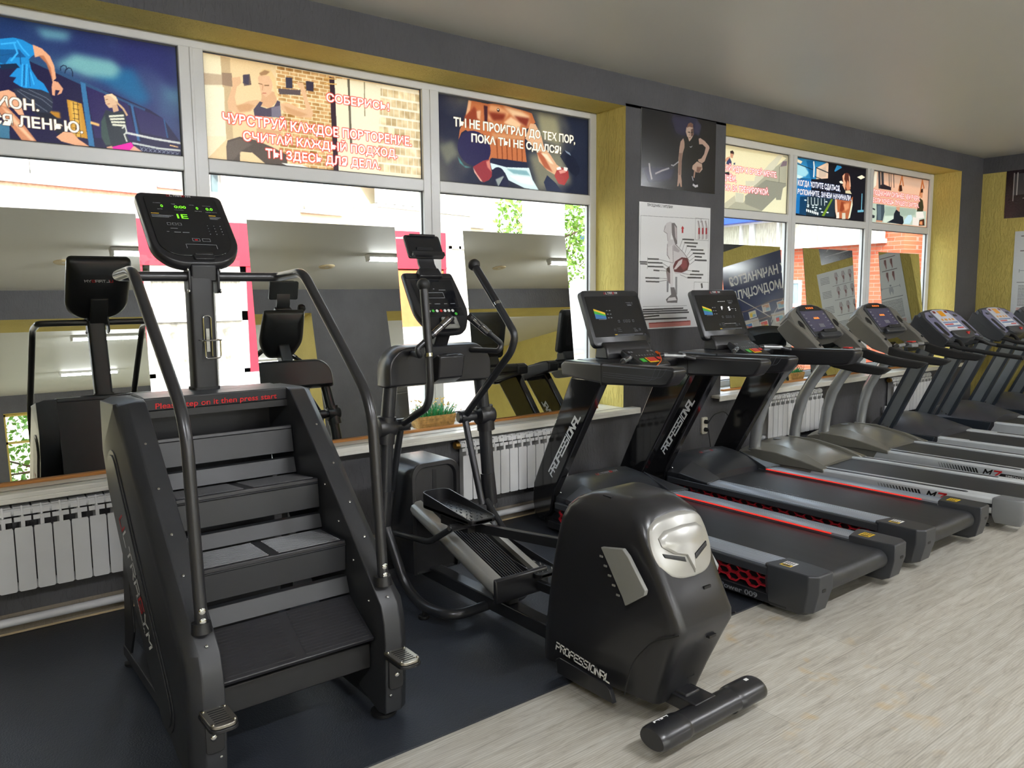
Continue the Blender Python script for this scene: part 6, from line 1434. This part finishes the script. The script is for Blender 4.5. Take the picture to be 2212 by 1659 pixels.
    mb=CM(); mb.prism(rrect(.505,.29,.006,3,0,.010),'z',0,.0022); sp=obj('screen',mb,'screen_black',di,smooth=0); mb=CM(); mb.lathe([(.008,.0),(.009,.002),(.006,.004)],(.235,-.172,0),n=16); obj('button',mb,'black_rubber',di)
    P=lambda x,y,t=.0026: C0+Vector((x,0,0))+v*y+n*t
    mb=MB(); tech(mb,'ULTRAGYM',P(-.062,.172,.0008),(1,0,0),v,.013,w=.95,gap=.28,th=.2,cols=[1,0,0,0,0,1,0,0]); obj('logo',mb,['ink_white','ink_red'],di,smooth=0,fix=False); text('logo_line','PROFESSIONAL',P(-.03,.163,.0008),(1,0,0),v,.0045,'ink_grey',di,width=.06)
    mb=CM(); z0,z1=.0022,.0027
    for y0,y1,m_ in ((.048,.052,0),):
        pass
    for a,b,c,d_,m_ in ((.066,.040,.060,.022,1),(.052,.026,.040,.012,2),(.030,.016,.006,.004,3)):
        mb.m=m_-1; mb.poly([(-.205,a,.0026+.0001*m_),(-.205,c-.02 if m_<3 else c-.012,.0026+.0001*m_),(-.105,d_-.012,.0026+.0001*m_),(-.105,b-.004,.0026+.0001*m_)])
    obj('zone_chart',mb,['label_yellow','btn_green','ink_blue'],sp,smooth=0,fix=False)
    mb=CM()
    for x0,x1,y,h in ((.12,.165,.105,.003),(.125,.165,.094,.003),(.13,.17,.083,.006),(-.18,-.11,-.014,.005),(-.03,0,-.078,.002),(-.03,.005,-.09,.002),(-.03,.01,-.102,.002),(.125,.15,-.085,.002),(.13,.16,-.095,.002),(.13,.165,-.105,.002)): mb.box(x0,x1,y,y+h,z0,z1)
    for i in range(3):
        for j in range(2): mb.box(-.09+.026*j,-.075+.026*j,.048-.026*i,.054-.026*i,z0,z1)
    for x in (.005,.055,.08,.105,.145): 
        for q in ((x-.008,x-.006,-.035,-.02),(x+.006,x+.008,-.035,-.02),(x-.008,x+.008,-.022,-.02),(x-.008,x+.008,-.037,-.035)): mb.box(*q,z0,z1)
    for x,y in ((.18,.10),(-.055,-.09),(.185,-.095),(.225,-.135)):
        for q in ((x-.007,x-.005,y-.008,y+.008),(x+.005,x+.007,y-.008,y+.008),(x-.006,x+.006,y+.006,y+.008)): mb.box(*q,z0,z1)
    for k in range(3): mb.box(-.07,.205-.09*(k>1),-.125-.006*k,-.122-.006*k,z0,z1)
    obj('screen_marks',mb,'ink_dim',sp,smooth=0); mb=CM(); mb.box(-.07,-.045,-.125,-.120,z1,z1+.0004); obj('screen_mark',mb,'label_yellow',sp,smooth=0)
    # keypad
    kp=[(-.79,1.268),(-.985,1.172),(-.985,1.150),(-.93,1.145),(-.80,1.20),(-.775,1.23)]; mb=MB(); mb.prism(kp,'x',cx-.135,cx+.135); ky=obj('keypad',mb,'plastic_black',e,bev=.010,seg=3)
    kd=Vector((0,-.898,-.441)); kn=Vector((0,-.441,.898)); K0=Vector((cx,-.79,1.268))
    def KB(x0,x1,a,b,t0,t1,m_,nm,bev=.0015):
        m=MB(); m.X=Matrix(((1,0,0,K0.x),(0,kd.y,kn.y,K0.y),(0,kd.z,kn.z,K0.z),(0,0,0,1))); m.box(x0,x1,a,b,t0,t1); return obj(nm,m,m_,ky,bev=bev)
    KB(-.095,-.055,.135,.175,0,.004,'btn_green','start_button'); KB(-.035,.055,.125,.185,0,.003,'label_yellow','stop_button_frame'); KB(-.027,.047,.132,.178,.003,.007,'btn_red','stop_button'); KB(.072,.105,.128,.155,0,.004,'btn_red','pause_button')
    m=MB(); m.X=Matrix(((1,0,0,K0.x),(0,kd.y,kn.y,K0.y),(0,kd.z,kn.z,K0.z),(0,0,0,1)))
    for i in range(7): m.box(-.08+.026*i,-.073+.026*i,.085,.097,.0,.0006)
    for x in (-.11,-.085,.07,.105): m.box(x,x+.014,.035,.05,0,.0006)
    for x in (-.112,.108): m.box(x,x+.006,.07,.078,0,.0006)
    obj('key_marks',m,'ink_grey',ky,smooth=0)
    ly=empty('safety_key',(cx+.14,-.90,1.22),'orange safety key cord on the keypad of the black treadmill nearest the elliptical trainer','safety key'); mb=MB(); mb.tube(fillet([(cx+.139,-.86,1.245),(cx+.09,-.93,1.222),(cx+.04,-.985,1.195),(cx-.02,-.995,1.165)],.03),.0025,6); obj('cord',mb,'lanyard',ly); mb=MB(); mb.tube([(cx+.150,-.835,1.235),(cx+.150,-.88,1.215)],[.012,.016],12); obj('clip',mb,'lanyard',ly)
    return e,di,C0,v,n,sp

tA,dA,_c,_v,_n,_sp=treadmill_black()
tB=tree_copy(tA,(tA.location.x+1.163,tA.location.y+.02,tA.location.z)); tB['label']='black treadmill with red honeycomb sides next to the silver treadmills, display showing letters'
_db=[o for o in tB.children if o.name.startswith('display')][0]; _sb=[o for o in _db.children if o.name.startswith('screen')][0]
_o=_c+Vector((1.163,.02,0))
for s_,x,y,h,w in (('F',.02,.030,.030,.019),('S',.105,.024,.032,.022),('----',.0,.098,.006,.09),('---',.14,.036,.004,.03),(':',.192,.02,.03,.004),('--------',.0,-.085,.004,.14)): text('display_text',s_,_o+Vector((x,0,0))+_v*y+_n*.0030,(1,0,0),_v,h,'led_white',_sb,width=w,offset=.01)
# ---------------------------------------------------------------- silver treadmills
def treadmill_silver():
    cx=7.27; e=empty('treadmill',(cx,-1.35,.008),'silver treadmill with curved grey posts and M7 side, second of the two silver ones','treadmill','silver treadmills with curved posts')
    mb=MB(); mb.box(cx-.30,cx+.30,-2.36,-.5,.07,.185); obj('deck_frame',mb,'plastic_black',e,bev=.006)
    pr=[(-.7,.203),(-2.36,.203)]+[(-2.36-.045*math.sin(PI*k/8),.158+.045*math.cos(PI*k/8)) for k in range(1,9)]+[(-.7,.113)]; mb=MB(); mb.prism(pr,'x',cx-.252,cx+.252); obj('running_belt',mb,'belt_black',e,smooth=30)
    def side(s):
        X=lambda a:cx+s*a
        mb=MB(); mb.prism([(X(.255),.19),(X(.255),.214),(X(.262),.219),(X(.372),.216),(X(.382),.205),(X(.385),.135),(X(.37),.105),(X(.30),.105),(X(.30),.19)],'y',-2.30,-.70); ra=obj('side_rail',mb,'rail_white',e,bev=.003)
        mb=MB(); mb.prism([(x,y) for x,y in rrect(.034,1.05,.016,5,X(.318),-1.56)],'z',.2165,.2195); obj('grip_strip',mb,'rail_groove',ra)
        xo=X(.3862); mb=MB()
        for k in range(14):
            y=-1.50-.022*k if s<0 else -1.95+.022*k; w=.003+.0009*k; mb.quad((xo,y,.150),(xo,y-w,.150),(xo,y-w+.018,.190),(xo,y+.018,.190))
        obj('side_stripes',mb,'ink_black',ra,smooth=0,fix=False); mb=MB()
        if s<0: tech(mb,'M',(xo,-1.835,.150),(0,-1,0),(0,0,1),.038,w=1.25,th=.3,shear=.4); mb.m=1; tech(mb,'7',(xo-.0003,-1.905,.150),(0,-1,0),(0,0,1),.038,w=1.2,th=.32,shear=.4); mb.m=0; mb.quad((xo,-1.95,.150),(xo,-2.30,.150),(xo,-2.30,.176),(xo,-1.965,.176))
        else: tech(mb,'M',(xo,-1.62,.150),(0,1,0),(0,0,1),.038,w=1.25,th=.3,shear=.4)
        obj('logo',mb,['ink_black','ink_red'],ra,smooth=0,fix=False)
        if s<0: text('lettering','SMOOTH',(xo-.0005,-2.00,.155),(0,-1,0),(0,0,1),.015,'ink_white',ra,width=.16,offset=.012)
        mb=MB(); pl=[(X(.27),-2.28),(X(.392),-2.26),(X(.392),-2.42),(X(.37),-2.452),(X(.27),-2.452)]; mb.loft([[(x,y,z) for x,y in o] for o,z in (([(X(.33)+(x-X(.33))*.8,-2.36+(y+2.36)*.8) for x,y in pl],.045),(pl,.10),(pl,.212),([(X(.33)+(x-X(.33))*.93,-2.36+(y+2.36)*.93) for x,y in pl],.226))]); obj('rear_cap',mb,'cap_grey',e,bev=.006)
        mb=MB(); mb.tube([(X(.335),-.40,.22),(X(.335),-.405,.36),(X(.335),-.425,.52),(X(.335),-.475,.69),(X(.335),-.545,.82),(X(.335),-.64,.96),(X(.335),-.76,1.10)],.044,18,flat=[(.044*1.0*math.cos(2*PI*k/18),.050*math.sin(2*PI*k/18)) for k in range(18)]); obj('curved_post',mb,'post_silver',e)
        mb=MB(); mb.lathe([(.055,0),(.058,.006),(.052,.012)],(X(.335),-.402,.283),n=20); obj('post_collar',mb,'cap_grey',e)
        # console shoulder, then hand rest
        mb=MB(); mb.loft([[(X(a),y,z) for a in (.30,.385) for (y,z) in (pp if a==.30 else pp[::-1])] for pp in ([(-.60,1.33),(-.70,1.42)],[(-.70,1.22),(-.79,1.345)],[(-.86,1.12),(-.93,1.235)],[(-1.01,1.075),(-1.02,1.148)])]); obj('console_shoulder',mb,'shell_grey',e,bev=.012,seg=3)
        mb=MB(); mb.loft([[(X(a),y,z) for a in (.31,.385) for (y,z) in (pp if a==.31 else pp[::-1])] for pp in ([(-1.00,1.075),(-1.01,1.148)],[(-1.10,1.040),(-1.12,1.115)],[(-1.28,1.012),(-1.31,1.082)],[(-1.45,1.005),(-1.49,1.060)],[(-1.47,1.012),(-1.525,1.052)])]); obj('hand_rest',mb,'foam_black',e,bev=.012,seg=3)
        mb=MB(); mb.sph((X(.345),-.965,1.21),.012,12,8); mb.cyl((X(.345),-.965,1.18),(X(.345),-.965,1.205),.006,n=8); obj('joystick',mb,'black_rubber',e)
        mb=MB(); mb.cyl((X(.06),-1.02,1.155),(X(.33),-1.02,1.14),.016,n=14); hb=obj('hand_bar',mb,'black_rubber',e); mb=MB(); mb.cyl((X(.12),-1.02,1.1515),(X(.24),-1.02,1.145),.0168,n=14); obj('pulse_plate',mb,'post_silver',hb)
        mb=MB(); mb.lathe([(.03,0),(.034,.005),(.03,.014),(.01,.018),(.01,.06)],(X(.32),-2.2,0),n=14); obj('levelling_foot',mb,'black_rubber',e); mb=MB(); mb.cyl((X(.30),-.38,.05),(X(.34),-.38,.05),.045,n=18); obj('transport_wheel',mb,'black_rubber',e)
    mir(side)
    # hood with two raised wings
    def hood(rows,m,nm):
        mb=MB(); mb.loft([[(cx+a,y,z) for a,z in r_]+[(cx+r_[-1][0],y,.10),(cx+r_[0][0],y,.10)] for y,r_ in rows]); return obj(nm,mb,m,e,smooth=34)
    def row(y,zs,zm,h): return (y,[(-h,zs-.03),(-h,zs),(-h*.80,zs+(zm-zs)*.55),(-h*.45,zm),(0,zm+.006),(h*.45,zm),(h*.80,zs+(zm-zs)*.55),(h,zs),(h,zs-.03)])
    hd=hood([row(-.24,.20,.22,.40),row(-.27,.25,.29,.405),row(-.36,.275,.33,.405),row(-.50,.275,.332,.40),row(-.66,.262,.315,.395),row(-.80,.245,.285,.39),row(-.92,.226,.245,.385),row(-.98,.215,.219,.38)],'hood_silver','motor_hood')
    for s in (-1,1):
        mb=MB(); mb.loft([[(cx+s*a,y,z) for a,y,z in r_] for r_ in (((.22,-.40,.336),(.40,-.40,.300),(.41,-.40,.2),(.22,-.40,.2)),((.245,-.62,.335),(.398,-.62,.298),(.41,-.62,.2),(.245,-.62,.2)),((.27,-.85,.293),(.392,-.85,.262),(.398,-.85,.2),(.27,-.85,.2)),((.31,-1.05,.222),(.388,-1.05,.220),(.388,-1.05,.19),(.31,-1.05,.19)))]); obj('hood_wing',mb,'hood_silver',hd,bev=.006,smooth=30)
    mb=MB(); mb.lathe([(.045,0),(.048,.003),(.038,.006)],(cx,-.42,.3375),n=24,sc=(1,.7)); obj('hood_badge',mb,'cap_grey',hd); mb=MB(); mb.box(cx-.39,cx+.39,-.75,-.26,.06,.12); obj('motor_box',mb,'cap_grey',e,bev=.01)
    # console shell
    v=Vector((0,.628,.778)); n=Vector((0,-.778,.628)); C0=Vector((cx,-.745,1.385))
    def CM():
        m=MB(); m.X=Matrix(((1,0,0,C0.x),(0,v.y,n.y,C0.y),(0,v.z,n.z,C0.z),(0,0,0,1))); return m
    ol=[(.22,-.17),(.31,-.16),(.37,-.10),(.385,.0),(.37,.07),(.31,.115),(.20,.155),(.10,.172),(0,.178)]; ol=[(x,y) for x,y in ol]+[(-x,y) for x,y in ol[::-1][1:]]
    sc=lambda k,q=0:[(x*k,y*k) for x,y in ol]
    mb=CM(); mb.loft([[(x,y,z) for x,y in o] for o,z in ((sc(.86),-.15),(sc(.97),-.11),(ol,-.04),(sc(.985),-.006),(sc(.95),.006))]); co=obj('console',mb,'shell_grey',e,smooth=36)
    mb=CM(); mb.prism([(.215,-.165),(.235,.10),(.17,.145),(.08,.166),(-.08,.166),(-.17,.145),(-.235,.10),(-.215,-.165)],'z',.004,.016); bz=obj('console_bezel',mb,'cap_grey' if 0 else 'graphite',co,bev=.005)
    mb=CM(); mb.box(-.195,.195,-.115,.095,.0162,.018); sc_=obj('screen',mb,'panel_sky_tint',bz,smooth=0); mb=CM(); mb.prism([(.19,.104),(.15,.135),(.07,.155),(-.07,.155),(-.15,.135),(-.19,.104)],'z',.0162,.018); obj('display_window',mb,'screen_black',bz,smooth=0)  # sky reflection is painted into the screen's violet-grey base colour
    text('display_text','8.8:8.8',C0+Vector((-.06,0,0))+v*.118+n*.0186,(1,0,0),v,.018,'led_amber',bz,width=.12); mb=CM(); mb.box(-.085,.075,-.035,.075,.018,.0184); obj('display_window',mb,'screen_black',sc_,smooth=0) if 0 else mb.bm.free()
    mb=CM()
    for i in range(14): h=.004+.012*abs(math.sin(i*.7+.4)); mb.box(-.045+.0065*i,-.040+.0065*i,.012,.014+h,.0181,.0186)
    obj('led_graph',mb,'led_amber',sc_,smooth=0); mb=CM()
    for i in range(5):
        for s in (-1,1): mb.box(s*.165-.012,s*.165+.012,-.09+.036*i,-.082+.036*i,.0181,.0185)
    for i in range(4): mb.box(-.03+.022*i,-.02+.022*i,-.075,-.04,.0181,.0185)
    obj('key_marks',mb,'ink_grey',sc_,smooth=0)
    for s in (-1,1): mb=CM(); mb.lathe([(.052,0),(.054,.004),(.048,.006)],(s*.295,-.035,.003),n=24,sc=(.85,1.0)); cu=obj('cup_ring',mb,'shell_grey',co); mb=CM(); mb.lathe([(.045,0),(.044,.0015)],(s*.295,-.035,.0075),n=24,sc=(.85,1.0)); obj('cup_hole',mb,'black_rubber',cu)
    mb=CM(); mb.prism(rrect(.34,.055,.025,5,0,-.165),'z',.005,.05); tr=obj('book_rest',mb,'graphite',co,bev=.01,seg=3); mb=CM(); mb.prism(rrect(.22,.03,.014,5,0,-.135),'z',.016,.062); obj('rest_lip',mb,'foam_black',tr,bev=.006)
    mb=MB(); mb.prism([(-.99,1.175),(-1.065,1.16),(-1.07,1.125),(-.985,1.125)],'x',cx-.06,cx+.06); sb=obj('stop_box',mb,'cap_grey',e,bev=.008); mb=MB(); mb.box(cx-.035,cx+.035,-1.055,-1.0,1.170,1.180); obj('stop_button',mb,'btn_red',sb,bev=.003)
    return e
t2=treadmill_silver(); 
t1=tree_copy(t2,(6.175,-1.36,.008)); t1.rotation_euler.z=math.radians(3.5); t1['label']='silver treadmill with curved grey posts beside the second black treadmill'
# ---------------------------------------------------------------- grey treadmills by the end wall
def treadmill_grey():
    cx=8.27; e=empty('treadmill',(cx,-1.35,.008),'grey treadmill with flat slanted posts and a lilac console, next to the silver ones','treadmill','grey treadmills with flat posts')
    mb=MB(); mb.box(cx-.31,cx+.31,-2.36,-.5,.07,.19); obj('deck_frame',mb,'plastic_black',e,bev=.006)
    pr=[(-.7,.207),(-2.36,.207)]+[(-2.36-.045*math.sin(PI*k/8),.162+.045*math.cos(PI*k/8)) for k in range(1,9)]+[(-.7,.117)]; mb=MB(); mb.prism(pr,'x',cx-.255,cx+.255); obj('running_belt',mb,'belt_black',e,smooth=30)
    def side(s):
        X=lambda a:cx+s*a
        mb=MB(); mb.prism([(X(.258),.19),(X(.258),.214),(X(.30),.222),(X(.37),.222),(X(.385),.212),(X(.385),.12),(X(.37),.105),(X(.31),.105),(X(.31),.19)],'y',-2.38,-.60); ra=obj('side_rail',mb,'rail_white',e,bev=.003); mb=MB(); mb.prism(rrect(.03,.9,.014,5,X(.32),-1.75),'z',.2215,.2245); obj('grip_strip',mb,'rail_groove',ra)
        mb=MB(); mb.box(*sorted((X(.27),X(.392))),-2.46,-2.37,.05,.226); obj('rear_cap',mb,'cap_grey',e,bev=.015,seg=3)
        a0=Vector((-.375,.12)); a1=Vector((-.855,1.17)); d=(a1-a0).normalized(); w=Vector((-d.y,d.x)); w=w if w.x<0 else -w
        def strip(u0,u1,x0,x1,m_,nm,par): mb=MB(); mb.prism([tuple(q) for q in (a0+w*u0,a1+w*u0,a1+w*u1,a0+w*u1)],'x',X(x0),X(x1)); return obj(nm,mb,m_,par,bev=.004)
        po=strip(.018,.128,.352,.388,'post_face','post',e); strip(-.004,.026,.345,.396,'trim_dark','post_edge',po); strip(.118,.150,.345,.396,'trim_dark','post_edge',po)
        for xx in (.3885,.3515):
            q0=a0+d*.20+w*.045; q1=a0+d*.20+w*.095; q2=a0+d*.14+w*.045; screws(po,[(X(xx),q.x,q.y) for q in (q0,q1,q2)],(s if xx>.37 else -s,0,0),.009)
        # console shoulder tapering down towards the runner
        mb=MB(); mb.loft([[(X(a),y,z) for a in (.33,.40) for (y,z) in (pp if a==.33 else pp[::-1])] for pp in ([(-.70,1.26),(-.765,1.40)],[(-.80,1.18),(-.87,1.335)],[(-.95,1.105),(-1.03,1.225)],[(-1.04,1.085),(-1.10,1.165)])]); obj('console_shoulder',mb,'graphite',e,bev=.012,seg=3)
        mb=MB(); mb.tube(fillet([(X(.375),-1.00,1.12),(X(.375),-1.09,1.125),(X(.375),-1.17,1.095),(X(.375),-1.45,1.06),(X(.375),-1.72,1.03)],.05,5),.020,14); h=obj('hand_rail',mb,'foam_black',e); mb=MB(); mb.tube([(X(.375),-1.722,1.0298),(X(.375),-1.73,1.029)],[.021,.017],14); obj('end_cap',mb,'black_rubber',h)
        mb=MB(); mb.tube(fillet([(X(.22),-.965,1.09),(X(.22),-1.00,1.15),(X(.23),-1.12,1.155),(X(.30),-1.19,1.10),(X(.355),-1.22,1.09)],.04,5),.018,12); hb=obj('inner_handle',mb,'foam_black',e); mb=MB(); mb.lathe([(.02,0),(.022,.004),(.02,.012)],(X(.22),-.965,1.085),n=14); obj('joint',mb,'chrome',hb)
        mb=MB(); mb.lathe([(.03,0),(.034,.005),(.03,.014),(.01,.018),(.01,.06)],(X(.32),-2.2,0),n=14); obj('levelling_foot',mb,'black_rubber',e); mb=MB(); mb.cyl((X(.30),-.40,.05),(X(.34),-.40,.05),.045,n=18); obj('transport_wheel',mb,'black_rubber',e)
    mir(side)
    rows=[]
    for y,zs,zm,h in ((-.30,.16,.22,.40),(-.34,.20,.32,.41),(-.45,.225,.37,.41),(-.60,.23,.378,.41),(-.75,.23,.355,.405),(-.90,.228,.31,.395),(-1.0,.226,.265,.39)):
        dy=lambda t: y-.10*max(0,abs(t)-.3)*( (-y-.45) if -y>.45 else 0)
        rows.append([(cx+h*t,dy(t),z) for t,z in ((-1,zs-.04),(-1,zs),(-.82,zs+(zm-zs)*.5),(-.5,zs+(zm-zs)*.9),(0,zm),(.5,zs+(zm-zs)*.9),(.82,zs+(zm-zs)*.5),(1,zs),(1,zs-.04))]+[(cx+h,y,.11),(cx-h,y,.11)])
    mb=MB(); mb.loft(rows); hd=obj('motor_hood',mb,'hood_charcoal',e,smooth=34); mb=MB(); mb.lathe([(.04,0),(.044,.003),(.03,.005)],(cx-.05,-.50,.374),n=20,sc=(1.3,.7)); obj('hood_badge',mb,'chrome',hd)
    for s in (-1,1): mb=MB(); mb.prism([(-.31,.12),(-.34,.215),(-.60,.232),(-.88,.228),(-1.02,.222),(-.98,.12)],'x',cx+s*.40,cx+s*.416); obj('hood_side',mb,'trim_dark',hd,bev=.006)
    mb=MB(); mb.box(cx-.33,cx+.33,-.68,-.64,1.03,1.10) ; obj('cross_bar',mb,'trim_dark',e,bev=.01)
    v=Vector((0,.74,.673)); n=Vector((0,-.673,.74)); C0=Vector((cx,-.905,1.325))
    def CM():
        m=MB(); m.X=Matrix(((1,0,0,C0.x),(0,v.y,n.y,C0.y),(0,v.z,n.z,C0.z),(0,0,0,1))); return m
    ol=[(.40,-.25),(.405,.0),(.40,.10),(.36,.145),(.25,.165),(.12,.176),(0,.18)]; ol=ol+[(-x,y) for x,y in ol[::-1][1:]]; ol=[(x*.995,y) for x,y in ol]
    mb=CM(); mb.loft([[(x,y,z) for x,y in o] for o,z in (([(x*.9,y*.9) for x,y in ol],-.12),(ol,-.07),(ol,-.004),([(x*.97,y*.97) for x,y in ol],.004))]); co=obj('console',mb,'graphite',e,smooth=36)
    for s in (-1,1):
        mb=CM(); mb.prism([(s*.21,-.20),(s*.385,-.235),(s*.385,.06),(s*.30,.13),(s*.20,.14)],'z',.003,.010); sp=obj('side_plate',mb,'panel_lilac',co,bev=.004); mb=CM(); mb.prism([(x,y) for x,y in rrect(.075,.19,.034,6,s*.30,-.10)],'z',.0095,.0115); obj('tray_hollow',mb,'black_rubber',sp); mb=CM(); mb.box(s*.265-.035,s*.265+.035,.055,.085,.0098,.014); obj('fan_slot',mb,'black_rubber',sp,bev=.003); mb=CM(); mb.box(s*.265-.018,s*.265+.024,.064,.076,.0135,.0155); obj('fan_fin',mb,'post_silver',sp,smooth=0)
    mb=CM(); mb.prism([(.195,-.14),(.175,.14),(.10,.155),(-.10,.155),(-.175,.14),(-.195,-.14)],'z',.004,.016); pn=obj('control_panel',mb,'panel_light',co,bev=.003)
    def pb(x0,x1,y0,y1,m_,nm='panel_window'): mb=CM(); mb.box(x0,x1,y0,y1,.0161,.0175); return obj(nm,mb,m_,pn,smooth=0)
    pb(-.055,.055,.06,.135,'lcd_amber'); pb(-.15,-.10,.105,.135,'lcd_red'); pb(.10,.15,.105,.135,'lcd_red'); pb(-.13,-.095,.0,.025,'lcd_amber'); pb(-.06,-.01,.0,.025,'lcd_amber'); pb(.03,.065,.0,.025,'lcd_amber'); pb(.10,.135,.0,.025,'lcd_amber')
    mb=CM()
    for i in range(10):
        for y in (-.035,-.085): mb.box(-.155+.032*i,-.135+.032*i,y,y+.014,.0161,.0172)
    obj('panel_keys',mb,'ink_blue',pn,smooth=0); mb=CM(); mb.box(-.16,.02,-.06,-.046,.0161,.0170); mb.box(.03,.165,-.112,-.098,.0161,.0170); obj('panel_stripe',mb,'btn_red',pn,smooth=0); mb=CM(); mb.box(.03,.165,-.06,-.046,.0161,.0170); mb.box(-.16,.02,-.112,-.098,.0161,.0170); obj('panel_stripe',mb,'ink_white',pn,smooth=0)
    mb=CM(); mb.prism([(-.20,-.145),(.20,-.145),(.225,-.20),(.17,-.245),(0,-.262),(-.17,-.245),(-.225,-.20)],'z',-.06,.035); sh=obj('front_shelf',mb,'graphite',co,bev=.014,seg=3); mb=CM(); mb.lathe([(.018,0),(.020,.005),(.012,.012)],(.06,-.20,.035),n=14); obj('stop_button',mb,'btn_red',sh); mb=CM(); mb.box(.035,.085,-.205,-.195,.045,.053); obj('safety_clip',mb,'btn_red',sh,bev=.002)
    return e
g1=treadmill_grey()
g2=tree_copy(g1,(9.60,-1.35,.008)); g2['label']='middle grey treadmill with flat slanted posts, in front of the dark corner'
g3=tree_copy(g1,(10.775,-1.35,.008)); g3['label']='grey treadmill with flat slanted posts against the yellow end wall'
